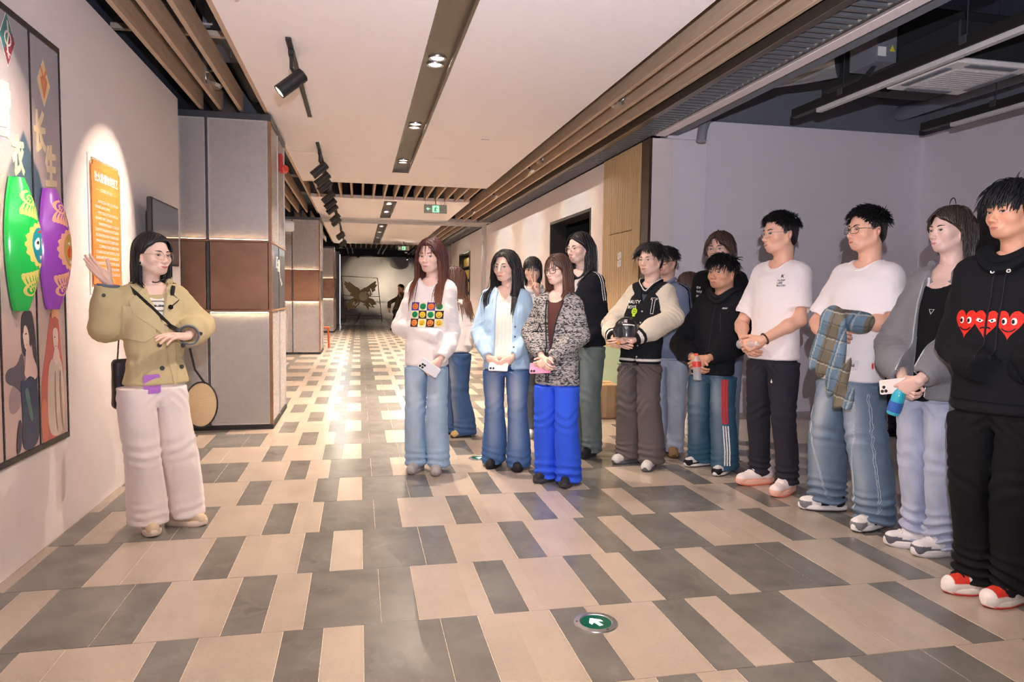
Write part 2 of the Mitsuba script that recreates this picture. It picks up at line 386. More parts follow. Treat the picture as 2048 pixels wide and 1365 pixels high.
# the open room: back wall, boxed column, right wall, dark upper band
struct('wall_room_back', box(3.19, 6.45, 7.3, 7.4, 0, 3.2), 'room_paint')
put('boxed_column', cat(box(3.19, 3.645, 7.2, 7.32, 0, 2.965, .004), box(3.19, 3.66, 7.2, 7.32, 2.97, 3.2, .004)), 'room_paint', 'wall_room_back')
put('upper_band', box(3.0, 6.6, 7.32, 7.42, 3.2, 4.0), SLATE, 'wall_room_back')
struct('wall_room_right', box(6.42, 6.5, -4, 7.4, 0, 3.2), 'room_paint')
put('upper_band', box(6.44, 6.55, -4, 7.4, 3.2, 4.0), SLATE, 'wall_room_right')

# ------------------------------------------------------------------ ceilings
struct('ceiling', box(-8, 7, -4.2, 40, 4.0, 4.1), NAVY)
SLOT = (.455, .65)
def panels(y0, y1, slot_y0, slot_y1, cuts=()):
    ys = sorted([y0, y1, *[c for c in cuts], *( [slot_y0] if slot_y0 > y0 else []), *([slot_y1] if slot_y1 < y1 else [])])
    for a, b in zip(ys, ys[1:]):
        g0, g1 = (.0025 if a in cuts else 0), (.0025 if b in cuts else 0)
        if slot_y0 <= (a + b) / 2 <= slot_y1:
            put('panel', box(-.82, SLOT[0], a + g0, b - g1, ZC, ZC + .05), CEIL, 'ceiling')
            put('panel', box(SLOT[1], 1.95, a + g0, b - g1, ZC, ZC + .05), CEIL, 'ceiling')
        else:
            put('panel', box(-.82, 1.95, a + g0, b - g1, ZC, ZC + .05), CEIL, 'ceiling')
    put('panel_backing', box(-.8, 1.93, y0 + .03, y1 - .03, ZC + .052, ZC + .08), MBLACK, 'ceiling') if slot_y1 <= slot_y0 else put('panel_backing', cat(box(-.8, SLOT[0] - .01, y0 + .03, y1 - .03, ZC + .052, ZC + .08), box(SLOT[1] + .01, 1.93, y0 + .03, y1 - .03, ZC + .052, ZC + .08)), MBLACK, 'ceiling')
    # the sunk channel for the downlights
    a, b = slot_y0, slot_y1
    put('light_channel', cat(box(SLOT[0], SLOT[1], a, b, ZC + .045, ZC + .06), box(SLOT[0] - .001, SLOT[0] + .006, a, b, ZC - .004, ZC + .05), box(SLOT[1] - .006, SLOT[1] + .001, a, b, ZC - .004, ZC + .05), box(SLOT[0], SLOT[1], b - .006, b, ZC - .002, ZC + .05), box(SLOT[0] - .014, SLOT[0] + .002, a, b, ZC - .006, ZC), box(SLOT[1] - .002, SLOT[1] + .014, a, b, ZC - .006, ZC)), DARKMETAL, 'ceiling')
panels(-4, 11.2, -4, 10.06, (8.91,))
panels(13.0, 16.3, 13.2, 16.1)
panels(17.2, 24.7, 17.3, 24.5)
put('edge_fascia', cat(box(-.82, 1.95, 12.96, 13.0, ZC - .002, ZC + .055), box(-.82, 1.95, 24.7, 24.74, ZC, ZC + .055)), CEIL, 'ceiling')
put('cross_beam', cat(box(-.82, XR, 16.3, 17.2, ZC - .0, ZC + .02), box(-.82, XR, 16.28, 16.34, ZC - .03, ZC + .05), box(-.82, XR, 17.15, 17.2, ZC - .03, ZC + .05)), FRAME, 'ceiling')
put('portal_post', cat(box(XR - .05, XR + .01, 16.9, 17.25, 0, ZC, .004), box(XR - .07, XR - .04, 17.0, 17.05, 0, ZC), box(XR - .07, XR - .04, 17.12, 17.17, 0, ZC)), FRAME, 'ceiling')
put('wall_post', box(XR - .02, XR + .01, 23.4, 23.6, 0, ZC, .004), FRAME, 'ceiling')
slat = lambda x, a, b: box(x - .017, x + .017, a, b, ZC, ZC + .175, .003)
for x in (-1.405, -1.235, -1.06, -.838):
    put('slat', slat(x, -4, 7.12), 'wood_slat', 'ceiling')
    put('slat', slat(x, 8.34, 15.6), 'wood_slat', 'ceiling')
    put('slat', slat(x, 16.8, 24.2), 'wood_slat', 'ceiling')
for x in (2.135, 2.31, 2.505):
    put('slat', slat(x, -4, 16.28), 'wood_slat', 'ceiling')
    put('slat', slat(x, 17.2, 30), 'wood_slat', 'ceiling')
for a, b in ((11.22, 12.97), (24.74, 27.0)):
    for i in range(15):
        put('slat', slat(-.66 + .18 * i, a, b), 'wood_slat', 'ceiling')
# linear louvre grille along the wall
put('grille_edge', cat(box(2.615, 2.68, -4, 16.28, ZC - .02, ZC + .06, .003), box(2.935, 2.95, -4, 16.28, ZC - .006, ZC + .06)), DARKMETAL, 'ceiling')
put('grille_back', box(2.62, 2.95, -4, 16.28, ZC + .07, ZC + .09), NAVY, 'ceiling')
LOUV = plain((.17, .18, .2), .4, .5, .4)
for i in range(168):
    y = 2.3 + .0835 * i
    put('louvre', box(2.68, 2.935, y, y + .034, ZC - .004, ZC + .02), LOUV, 'ceiling')
put('grille_far', cat(box(2.615, 2.68, 17.2, 30, ZC - .02, ZC + .06), *[box(2.68, 2.935, 17.2 + .17 * i, 17.2 + .17 * i + .07, ZC - .004, ZC + .02) for i in range(75)]), LOUV, 'ceiling', kind='stuff')
# hangers, battens and services in the void above the slats
put('cross_batten', cat(*[box(-1.7, -.8, y, y + .05, ZC + .178, ZC + .215) for y in (1.2, 3.3, 5.62, 9.8, 12, 14)]), plain((.45, .38, .30), .7), 'ceiling')
for (a, b, r, c) in (((-1.45, -2, 3.42), (-1.45, 15, 3.42), .05, PIPE), ((-1.1, -2, 3.55), (-1.1, 15, 3.55), .035, NAVY), ((-1.25, -2, 3.72), (-1.25, 15, 3.72), .09, SLATE), ((2.75, -2, 3.3), (2.75, 16, 3.3), .03, PIPE), ((2.3, -2, 3.6), (2.3, 16, 3.6), .07, SLATE)):
    put('service_pipe', tube([a, b], r, 10), c, 'ceiling', smooth=40)
put('cable_tray', cat(box(-1.54, -1.3, -2, 15, 3.25, 3.27), box(-1.54, -1.53, -2, 15, 3.25, 3.33), box(-1.31, -1.3, -2, 15, 3.25, 3.33)), SLATE, 'ceiling')
put('duct', cat(box(-1.2, -.5, 6.2, 7.0, 3.35, 3.75, .01), box(-1.6, -.85, 2.9, 3.5, 3.5, 3.85, .01), box(-1.6, -.82, 9.5, 10.2, 3.4, 3.8, .01), box(-.6, 1.6, 11.4, 12.0, 3.3, 3.7, .01), box(-.7, 2.4, 12.4, 12.8, 3.5, 3.9, .01)), SLATE, 'ceiling')
for i, (x, y) in enumerate(((-1.32, 4.9), (-1.15, 5.3), (-.95, 5.9), (-1.3, 6.4), (2.58, 4.5), (2.57, 6.2), (2.58, 8.0))):
    put('hanger_rod', tube([(x, y, ZC + .12), (x, y, 4)], .004, 5), STEEL, 'ceiling')
    put('loose_cable', tube([(x, y, 3.25), (x + .05, y + .12, 3.12 + .02 * (i % 3)), (x + .12, y + .3, 3.2), (x + .1, y + .6, 3.4)], .008, 6), WHITE if i % 2 else MBLACK, 'ceiling')

# ------------------------------------------------------------------ mesh clad pillars
def lampstrip(name, m, parent, rad, weight=0.2):
    key = put(name, m, WHITE, parent)
    scene[key]['emitter'] = {'type': 'area', 'radiance': {'type': 'rgb', 'value': [float(v) for v in rad]}, 'sampling_weight': weight}
    return key
def pillar(y0, y1, h, label, glow, near=True):
    p = thing('clad_pillar', label, 'pillar', 'mesh clad pillars')
    xa, xb = XL - .06, -.80
    put('core', box(xa, xb - .03, y0 + .03, y1 - .01, 0, h), plain((.20, .20, .21), .7), p)
    put('plinth', box(xa, xb + .004, y0 - .006, y1 + .004, 0, .042, .002), MBLACK, p)
    put('cap', box(xa, xb + .006, y0 - .008, y1 + .005, h - .06, h, .003), MULL, p)
    x1, x2, x3 = xa + .005, -1.36, xb - .028
    for (z0, z1, mat, nm) in ((.045, 1.105, 'expanded_metal', 'mesh_panel'), (1.128, 1.752, 'brown_metal', 'sheet_panel'), (1.772, h - .06, 'expanded_metal', 'mesh_panel')):
        d = -.006 if nm == 'sheet_panel' else .012
        for (a, b) in ((x1, x2 - .012), (x2 + .012, x3)):
            put(nm, box(a + .006, b - .006, y0 + d, y0 + .03, z0, z1, .002), mat, p)
            if nm == 'mesh_panel':
                put('panel_frame', cat(box(a, a + .008, y0, y0 + .02, z0, z1), box(b - .008, b, y0, y0 + .02, z0, z1), box(a, b, y0, y0 + .02, z0, z0 + .01), box(a, b, y0, y0 + .02, z1 - .008, z1)), FRAME, p)
        # side towards the corridor
        ym = (y0 + y1) / 2
        for (a, b) in ((y0 + .03, ym - .012), (ym + .012, y1 - .02)):
            put(nm, box(xb - .03, xb - (.004 if nm == 'sheet_panel' else .012), a + .006, b - .006, z0, z1, .002), mat if nm == 'mesh_panel' else plain((.10, .10, .115), .25, .6, .4), p)
            if nm == 'mesh_panel':
                put('panel_frame', cat(box(xb - .02, xb, a, a + .008, z0, z1), box(xb - .02, xb, b - .008, b, z0, z1)), FRAME, p)
    put('corner_post', box(xb - .03, xb + .002, y0 - .002, y0 + .028, .04, h - .06, .003), 'brown_metal', p)
    put('mullion', cat(box(x2 - .012, x2 + .012, y0 - .002, y0 + .025, .04, h - .06), box(xb - .025, xb + .001, ym - .012, ym + .012, .04, h - .06)), MULL, p)
    put('rail', cat(*[box(xa, xb, y0 - .030, y0 + .02, z, z + .02, .002) for z in (1.107, 1.752)], *[box(xb - .02, xb + .004, y0 + .03, y1, z, z + .02, .002) for z in (1.107, 1.752)]), 'brown_metal', p)
    for (a, b) in ((x1, x2 - .012), (x2 + .012, x3)):
        # warm strips washing the mesh below and above the sheet band
        lampstrip('light_strip', box(a + .01, b - .01, y0 - .026, y0 - .008, 1.1045, 1.1065), p, np.array([1.0, .66, .36]) * glow * 2.0, .3 if near else .05)
        lampstrip('light_strip', box(a + .01, b - .01, y0 - .026, y0 - .008, 1.7725, 1.7745), p, np.array([1.0, .60, .28]) * glow * .8, .15 if near else .03)
    return p
pillar(7.06, 8.34, 2.93, 'nearest pillar clad in silver mesh with a brown sheet band, behind the presenter', 22.0)
pillar(15.58, 16.85, 2.86, 'second mesh clad pillar down the corridor with a white emergency lamp beside it', 20.0, False)
pillar(24.2, 26.2, 2.8, 'farthest mesh clad pillar beyond the orange stool', 20.0, False)
struct('wall_end_fin', box(-1.7, -.80, 30.6, 31.2, 0, 3.0), 'wall_paint')
lampstrip('edge_light', box(-.80, -.785, 31.0, 31.1, 0.02, 2.9), 'wall_end_fin', np.array([1, .95, .85]) * 6)
# ------------------------------------------------------------------ downlights in the channel: pairs of round lamps
def emit(name, m, parent, rad, smooth=False, weight=0.0):
    key = put(name, m, WHITE, parent, smooth)
    scene[key]['emitter'] = {'type': 'area', 'radiance': {'type': 'rgb', 'value': [float(v) for v in rad]}, 'sampling_weight': weight}
    return key
def spot(key, o, t, power, cutoff, beam, col=WARM, weight=1.0):
    scene[key] = {'type': 'spot', 'to_world': T4().look_at(origin=list(map(float, o)), target=list(map(float, t)), up=[0.3, 1, 0.1]), 'intensity': {'type': 'rgb', 'value': [float(v) for v in np.asarray(col) * power]}, 'cutoff_angle': cutoff, 'beam_width': beam, 'sampling_weight': weight}
DL = [(-1.0, 0), (1.0, 0), (3.2, 0), (5.36, 1), (7.42, 1), (9.42, 1), (13.9, 1), (15.3, 1), (18.6, 1), (20.4, 1), (22.4, 1)]
ordn = ['nearest', 'second', 'third', 'fourth', 'fifth', 'sixth', 'seventh', 'eighth']
n_vis = 0
for i, (y, vis) in enumerate(DL):
    if vis:
        for j, dy in enumerate((-.075, .075)):
            d = thing('downlight', f'round recessed downlight, {"nearer" if j == 0 else "farther"} lamp of the {ordn[n_vis]} lit pair in the dark ceiling channel', 'ceiling light', 'downlights in the channel')
            at = (.552, y + dy, ZC + .044)
            put('ring', lathe([(.046, 0), (.066, 0), (.064, -.010), (.055, -.012), (.047, -.006)], 28, None, at), STEEL, d, 40)
            emit('lamp', lathe([(0, -.004), (.047, -.004), (.047, .0), (0, .0)], 24, None, at), d, WARM * np.array([1, 1.12, 1.3]) * 120, weight=.35)
        n_vis += 1
    spot(f'downlight_beam_{i:03d}', (.552, y, ZC - .01), (.552, y, 0), 19.0 if y < 6 else (74.0 if y < 17 else 52.0), 60, 22, WARM, 2.0 if 0 < y < 12 else 1.0)

for i, y in enumerate((9.6, 12.2, 14.6)):
    d = thing('wall_washer', f'small recessed lamp hidden between the slats, washing the right wall, {ordn[i]} from the camera', 'ceiling light', 'lamps between the slats')
    put('ring', lathe([(.03, 0), (.045, 0), (.044, .03), (.03, .03)], 18, None, (2.22, y, ZC + .05)), BLACK, d)
    emit('lamp', lathe([(0, .012), (.03, .012), (.03, .016), (0, .016)], 16, None, (2.22, y, ZC + .05)), d, WARM * 12)
    spot(f'wall_wash_{i:03d}', (2.22, y, ZC + .03), (2.95, y + .1, 1.6), 13, 75, 8, WARM, 1.2)
# ------------------------------------------------------------------ track with black cylinder spots aimed at the left wall
tk = thing('lighting_track', 'short black lighting track on the white ceiling holding a single spotlight', 'lighting track')
put('rail', cat(box(-.468, -.432, 4.98, 7.1, ZC - .018, ZC, .002)), BLACK, tk)
put('end_cap', box(-.47, -.43, 7.07, 7.10, ZC - .02, ZC, .002), STEEL, tk)
tk = thing('lighting_track', 'long black lighting track down the corridor holding a row of spotlights', 'lighting track')
put('rail', box(-.468, -.432, 8.3, 15.6, ZC - .018, ZC, .002), BLACK, tk)
tk = thing('lighting_track', 'far black lighting track in the third ceiling bay', 'lighting track')
put('rail', box(-.468, -.432, 17.4, 22.0, ZC - .018, ZC, .002), BLACK, tk)
def track_spot(y, label, aim=(-1.0, -.35, -.78), power=0, target=None, rl=.105):
    s = thing('track_spotlight', label, 'spotlight', 'black spotlights on the ceiling tracks')
    a = np.array(aim, float)
    a /= np.linalg.norm(a)
    c = np.array([-.45, y - .03, ZC - .235])
    put('adapter', box(-.468, -.432, y - .05, y + .12, ZC - .05, ZC - .015, .004), BLACK, s)
    put('stem', cat(box(-.462, -.438, y - .02, y + .02, ZC - .135, ZC - .03, .004), bar((-.45, y, ZC - .12), c - a * .05, .014, .022)), BLACK, s)
    put('pivot', lathe([(0, -.014), (.012, -.014), (.012, .014), (0, .014)], 12, (1, 0, 0), (-.45, y, ZC - .125)), STEEL, s)
    body = lathe([(0, -rl), (.043, -rl), (.048, -rl + .006), (.048, rl), (.044, rl + .001), (.042, rl - .004), (.036, rl - .05), (0, rl - .05)], 28, a, c)
    put('housing', body, BLACK, s, 35)
    put('reflector', lathe([(.0415, rl - .003), (.034, rl - .045), (.030, rl - .047), (.038, rl - .002)], 24, a, c), plain((.85, .8, .7), .2, .6, .3), s, 35)
    emit('lamp', lathe([(0, rl - .046), (.03, rl - .046), (.03, rl - .04), (0, rl - .04)], 20, a, c), s, WARM * 24)
    if power:
        o = c + a * (rl + .02)
        spot('spot_beam_' + s, o, o + a if target is None else target, power, 25, 9, WARM * np.array([1, 1.0, .98]), 2.0)
    return s
track_spot(5.22, 'black cylinder spotlight alone on the short track nearest the camera', (-.85, -.16, -.75), 30, (XL, 4.95, 1.72))
track_spot(3.35, 'black cylinder spotlight over the mural, above the frame', (-.85, 0, -.75), 24, (XL, 3.45, 1.95))
names = ['first', 'second', 'third', 'fourth', 'fifth', 'sixth', 'seventh', 'eighth']
for i, y in enumerate((8.75, 9.45, 10.05, 11.2, 12.0, 12.75, 14.2, 15.0)):
    track_spot(y, f'black cylinder spotlight, {names[i]} from the near end of the long ceiling track', (-.85, -.02, -.74), 0)
for i, y in enumerate((18.2, 18.8, 21.0, 21.5)):
    track_spot(y, f'small distant black spotlight, {names[i]} on the far ceiling track', (-.85, 0, -.7))

# ------------------------------------------------------------------ exit signs
def exit_sign(x, y, z, w, h, label):
    s = thing('exit_sign', label, 'exit sign')
    put('housing', box(x, x + w, y, y + .03, z, z + h, .004), plain((.34, .36, .33), .45), s)
    g = plain((.05, .30, .17), .5)
    green = np.array([.12, 1.0, .5]) * 1.1
    ex, ez, ey = np.array([1, 0, 0]), np.array([0, 0, 1.0]), np.array([0, -1.0, 0])
    o = np.array([x, y - .0005, z])
    # left arrow
    ar = shapely.union_all([sg.Polygon([(.10, .5), (.26, .82), (.26, .70), (.18, .56), (.38, .56), (.38, .44), (.18, .44), (.26, .30), (.26, .18)])])
    ar = affinity.scale(ar, w * .62, h * .62, origin=(0, 0))
    emit('arrow', basis(slab(affinity.translate(ar, w * .03, h * .19), .002), ex, ez, ey, o), s, green * 1.5)
    # doorway with the running figure cut out of it
    fig = shapely.union_all([sg.Point(.56, .80).buffer(.07), sg.LineString([(.52, .68), (.42, .42)]).buffer(.05), sg.LineString([(.42, .42), (.56, .30), (.50, .12)]).buffer(.04), sg.LineString([(.42, .42), (.34, .22), (.18, .2)]).buffer(.04), sg.LineString([(.52, .66), (.68, .52), (.78, .58)]).buffer(.03), sg.LineString([(.50, .66), (.34, .62), (.26, .46)]).buffer(.03)])
    door = sg.box(0, 0, 1, 1).difference(sg.box(.09, -.1, .91, .92)).union(sg.box(.09, 0, .91, .92).difference(fig).buffer(-.005))
    door = affinity.scale(door, w * .30, h * .8, origin=(0, 0))
    emit('running_figure_panel', basis(slab(affinity.translate(door, w * .36, h * .1), .002), ex, ez, ey, o), s, green)
    put('figure_back', box(x + w * .36, x + w * .66, y - .0004, y + .001, z + h * .1, z + h * .9), plain((.02, .12, .07), .5), s)
    put('cable', cat(tube([(x + w * .52, y + .015, z + h), (x + w * .48, y + .02, z + h + .15), (x + w * .46, y + .02, ZC + .2)], .006, 6), tube([(x + .02, y + .015, z + h), (x + .02, y + .015, ZC + .2)], .002, 5), tube([(x + w - .03, y + .015, z + h), (x + w - .03, y + .015, ZC + .2)], .002, 5)), BLACK, s)
exit_sign(1.005, 11.5, 2.575, .36, .135, 'green lit exit sign with a left arrow hanging from the slats before the cross beam')
exit_sign(1.19, 23.0, 2.66, .36, .135, 'small distant green exit sign with a left arrow, beyond the cross beam')

# ------------------------------------------------------------------ round exit arrows let into the floor
def floor_arrow(x, y, ang, label):
    s = thing('floor_exit_light', label, 'floor light', 'green arrow lights in the floor')
    put('ring', lathe([(.062, 0), (.088, .0005), (.086, .004), (.066, .006), (.062, .003)], 40, None, (x, y, 0)), STEEL, s, 40)
    put('lens', lathe([(0, .0035), (.062, .0035), (.062, 0), (0, 0)], 36, None, (x, y, 0)), plain((.004, .075, .05), .12, .6), s)
    for k in range(3):
        a = ang + .5 + k * 2.094
        put('screw', lathe([(0, .0072), (.004, .0068), (.0045, .004), (0, .004)], 8, None, (x + .075 * math.cos(a), y + .075 * math.sin(a), 0)), DARKMETAL, s)
    ar = sg.Polygon([(-.009, -.036), (.009, -.036), (.009, .0), (.028, -.012), (.028, .008), (0, .038), (-.028, .008), (-.028, -.012), (-.009, 0)])
    ar = affinity.rotate(ar, math.degrees(ang), origin=(0, 0))
    emit('arrow', basis(slab(ar, .0008), (1, 0, 0), (0, 1, 0), (0, 0, 1), (x, y, .0036)), s, np.array([.35, 1.0, .75]) * 1.1)
floor_arrow(.915, 2.635, .35, 'round floor light with a bright green arrow and steel rim, in the foreground tiles')
floor_arrow(.93, 5.54, -.4, 'small round green arrow light in the floor beside the wide blue jeans')

# ------------------------------------------------------------------ small things on ceiling and pillars
s = thing('fire_alarm', 'red fire alarm beacon on the side of the nearest mesh pillar', 'alarm')
put('housing', box(-.80, -.765, 7.72, 7.86, 2.52, 2.70, .006), plain((.50, .018, .02), .3, .5), s)
put('beacon', lathe([(0, .06), (.02, .056), (.038, .04), (.045, .018), (.046, 0), (0, 0)], 20, (1, 0, 0), (-.766, 7.79, 2.555)), plain((.75, .05, .02), .12, .6, coat=.8), s, 40)
put('lettering', cat(box(-.765, -.7645, 7.76, 7.82, 2.655, 2.662), box(-.765, -.7645, 7.775, 7.805, 2.64, 2.648)), WHITE, s)
s = thing('wall_switch', 'white switch plates on the dark side panel of the nearest mesh pillar', 'switch')
put('plate', cat(box(-.804, -.792, 7.40, 7.53, 1.53, 1.645, .002), box(-.804, -.790, 7.55, 7.66, 1.50, 1.62, .002)), WHITE, s)
put('rocker', cat(*[box(-.793, -.788, a, a + .022, z, z + .03, .001) for a in (7.42, 7.455, 7.49) for z in (1.55, 1.595)]), plain((.25, .25, .27), .4), s)
put('cable', tube([(-.79, 7.62, 1.5), (-.785, 7.64, 1.42), (-.78, 7.72, 1.36), (-.785, 7.8, 1.39), (-.79, 7.76, 1.43), (-.79, 7.70, 1.40)], .004, 6), WHITE, s)
s = thing('emergency_lamp', 'white twin emergency lamp sticking out past the nearest pillar, in front of the second pillar', 'lamp')
put('housing', lathe([(0, -.09), (.045, -.088), (.058, -.07), (.06, .0), (.058, .07), (.045, .088), (0, .09)], 20, (1, .15, 0), (-.80, 8.42, 2.03)), WHITE, s, 40)
put('bracket', box(-.84, -.80, 8.34, 8.40, 2.0, 2.06, .004), WHITE, s)
for i, (x, y) in enumerate(((-1.22, 6.35), (2.272, 6.1), (2.29, 9.0))):
    s = thing('sprinkler', ('chrome sprinkler head hanging between the slats above the left wall', 'chrome sprinkler head between the slats right of the ceiling, nearer one', 'chrome sprinkler head between the slats right of the ceiling, farther one')[i], 'sprinkler', 'sprinklers between the slats')
    put('pipe', tube([(x, y, 4), (x, y, ZC + .13)], .016, 8), PIPE, s)
    put('head', lathe([(0, 0), (.012, 0), (.012, .01), (.006, .03), (.018, .036), (.022, .05), (.022, .085), (.03, .09), (.03, .13), (0, .13)], 14, None, (x, y, ZC + .03)), STEEL, s, 40)
    put('foil_cap', lathe([(0, .008), (.05, .004), (.07, .03), (.06, .036), (0, .03)], 9, (.2, .1, 1), (x + .02, y + .22, ZC + .06)), STEEL, s)
s = thing('smoke_detector', 'flat round white plate flush in the ceiling right of the light channel', 'smoke detector')
put('plate', lathe([(0, -.008), (.05, -.007), (.058, -.003), (.058, 0), (0, 0)], 28, None, (1.31, 7.65, ZC)), CEIL, s)
put('slot', box(1.27, 1.36, 7.645, 7.655, ZC - .009, ZC - .006), DARKMETAL, s)
# ------------------------------------------------------------------ mural on the left wall: printed panels in a black frame
def s2lc(r, g, b):
    return mi.Color3f(*[float(v) for v in s2l(r, g, b)])
def _mural(p, n, uv):
    # a misty painted mountain under a grey sky: flat print, in wall coordinates
    y, z = p.y, p.z
    w = fbm(y * 5, z * 5, 7.0) - .5
    sky = mix(s2lc(190, 168, 165), s2lc(150, 148, 156), smoothstep(1.5, 2.5, z + w * .5))
    ridge = 2.02 - 1.15 * dr.abs(y - 3.80) + .10 * w
    ridge2 = 1.62 - .35 * dr.abs(y - 4.12) + .05 * w
    mt = smoothstep(-.015, .03, ridge - z) * smoothstep(-.45, .25, z - 1.72 + (y - 3.8) * 1.0 + w * .35)
    mt2 = smoothstep(-.03, .05, ridge2 - z) * smoothstep(-.3, .2, z - 1.35 + w * .4)
    c = mix(sky, s2lc(52, 84, 104), dr.clip(mt * .95, 0, 1))
    c = mix(c, s2lc(92, 104, 116), dr.clip(mt2 * .8, 0, 1))
    low = smoothstep(1.35, .95, z + w * .4)
    return mix(c, s2lc(196, 168, 160), low * .55)
procmat('mural_print', _mural, .5, .35)
mu = thing('mural', 'tall mural of a misty mountain and two robed women in a black frame', 'mural')
PANELS = [(2.81, 3.155), (3.165, 3.51), (3.52, 3.876), (3.886, 4.222)]
for a, b in PANELS:
    put('print_panel', box(XL, XL + .010, a, b, .52, 2.52, .001), 'mural_print', mu)
put('frame', cat(*[box(XL - .002, XL + .014, y - .007, y + .005, .51, 2.53) for y in (3.16, 3.516, 3.882, 4.23)], box(XL - .002, XL + .016, 2.8, 4.232, .505, .535, .002), box(XL - .002, XL + .016, 2.8, 4.232, 2.515, 2.545, .002)), BLACK, mu)
EX, EZ, EN = np.array([0, 1.0, 0]), np.array([0, 0, 1.0]), np.array([1.0, 0, 0])
# print pieces: x runs along the wall (+y), y up
_layer = [0]
def print_piece(name, poly, color, parent, o, step=.0004, base=.0102):
    _layer[0] += 1
    return put(name, basis(slab(poly, .0004), EX, EZ, EN, np.asarray(o, float) + EN * (base + step * _layer[0])), plain(s2l(*color), .5), parent)
def brush(pts, w):
    return shapely.union_all([sg.LineString([a, b]).buffer(r) for (a, b), r in zip(zip(pts, pts[1:]), w if isinstance(w, (list, tuple)) else [w] * 99)])
def smooth_poly(pts, n=3):
    p = np.array(pts, float)
    for _ in range(n):
        q = np.roll(p, -1, 0)
        p = np.stack([.75 * p + .25 * q, .25 * p + .75 * q], 1).reshape(-1, 2)
    return sg.Polygon(p).buffer(0)
for ch, (y, z), sz in (('雪', (3.60, 2.085), .26), ('衣', (3.735, 1.905), .19), ('长', (3.975, 2.065), .21), ('生', (4.095, 1.915), .215)):
    g = glyph_poly(ch).buffer(1.2)
    g = affinity.skew(affinity.scale(g, sz / 100 * .62, sz / 100, origin=(0, 0)), ys=6)
    c = g.bounds
    g = affinity.translate(g, -(c[0] + c[2]) / 2, -(c[1] + c[3]) / 2)
    put('calligraphy', basis(slab(g, .003), EX, EZ, EN, (XL + .0106, y, z)), plain(s2l(238, 216, 176), .45), mu)
for (y, z, h, c1, c2, c3) in ((3.665, 2.405, .25, (58, 112, 116), (122, 46, 70), (228, 220, 214)), (4.035, 2.315, .235, (232, 196, 150), (214, 130, 92), (238, 224, 208))):
    _layer[0] = 0
    d = lambda s: sg.Polygon([(0, h / 2 * s), (.075 * s, 0), (0, -h / 2 * s), (-.075 * s, 0)])
    print_piece('badge_border', d(1.0), c3, mu, (XL, y, z), base=.0104)
    print_piece('badge_half', d(.92), c1, mu, (XL, y, z), base=.0109)
    if c1[0] < 100:
        print_piece('badge_half', d(.92).intersection(sg.Polygon([(-.2, -.25), (.2, -.25), (.2, .22)])), c2, mu, (XL, y, z), base=.0114)
        print_piece('badge_emblem', shapely.union_all([sg.Point(0, 0).buffer(.034).difference(sg.Point(0, 0).buffer(.024)), brush([(0, .075), (.008, .02), (-.008, -.03), (.004, -.08)], .006), brush([(-.012, -.06), (.02, -.066)], .004)]), (205, 195, 190), mu, (XL, y, z), base=.0119)
    else:
        fl = shapely.union_all([brush([(0, -.07), (-.02 * s * k, -.02 + .02 * k), (-.006 * s, .03), (-.03 * s, .05 + .012 * k)], .006) for s in (-1, 1) for k in (.6, 1.2, 1.7)])
        print_piece('badge_emblem', fl, c2, mu, (XL, y, z), base=.0119)
# two generic robed figures
_layer[0] = 0
o = (XL, 3.62, .52)
fig = lambda name, pts, col, n=3: print_piece(name, smooth_poly(pts, n), col, mu, o)
fig('painted_sleeve', [(-.05, .30), (.03, .36), (.10, .50), (.16, .56), (.16, .40), (.10, .30), (.06, .22), (-.04, .2)], (150, 130, 134))
fig('painted_hair', [(.10, .68), (.12, .61), (.20, .70), (.245, .55), (.25, .30), (.225, .24), (.21, .5), (.17, .56), (.13, .44), (.08, .5)], (52, 52, 64))
fig('painted_hair', [(.10, .50), (.04, .42), (-.06, .42), (-.08, .36), (.02, .33), (.09, .28), (.12, .36)], (88, 82, 92))
fig('painted_face', [(.105, .60), (.16, .61), (.175, .54), (.15, .485), (.125, .49), (.105, .54)], (226, 196, 188))
fig('painted_neck', [(.13, .50), (.175, .52), (.21, .44), (.245, .40), (.24, .33), (.10, .36), (.12, .42)], (216, 184, 178))
fig('painted_hair', [(.085, .60), (.10, .66), (.15, .69), (.20, .66), (.205, .56), (.18, .48), (.165, .58), (.12, .62), (.105, .55)], (48, 48, 60))
fig('painted_bodice', [(.06, .36), (.11, .34), (.16, .37), (.24, .33), (.25, .2), (.25, .02), (.06, .01), (.08, .18)], (50, 62, 84))
fig('painted_sash', [(.10, .30), (.14, .32), (.16, .24), (.19, .15), (.16, .14), (.13, .22)], (78, 110, 104))
fig('painted_glove', [(.03, .16), (.06, .18), (.065, .08), (.04, .02), (.0, .02)], (62, 58, 74))
fig('painted_bow', [(.115, .70), (.10, .76), (.14, .73), (.165, .77), (.17, .71), (.145, .69)], (150, 184, 172))
fig('painted_eye', [(.118, .565), (.13, .57), (.142, .565), (.13, .56)], (60, 50, 60), 2)
fig('painted_mouth', [(.127, .515), (.138, .518), (.142, .513), (.135, .508)], (190, 92, 96), 2)
_layer[0] = 0
o = (XL, 3.94, .52)
fig('painted_hair', [(.06, .56), (.10, .66), (.15, .68), (.20, .62), (.21, .50), (.24, .36), (.26, .12), (.2, .02), (.02, .0), (-.03, .10), (-.04, .3), (.02, .44)], (190, 98, 88))
fig('painted_robe', [(.06, .40), (.12, .43), (.19, .44), (.235, .36), (.25, .2), (.24, .02), (.05, .02), (.03, .2)], (206, 186, 172))
fig('painted_robe', [(-.05, .22), (.02, .24), (.04, .1), (.03, .0), (-.04, .0)], (205, 120, 100))
fig('painted_face', [(.115, .575), (.175, .58), (.185, .52), (.165, .46), (.14, .455), (.12, .50)], (230, 204, 196))
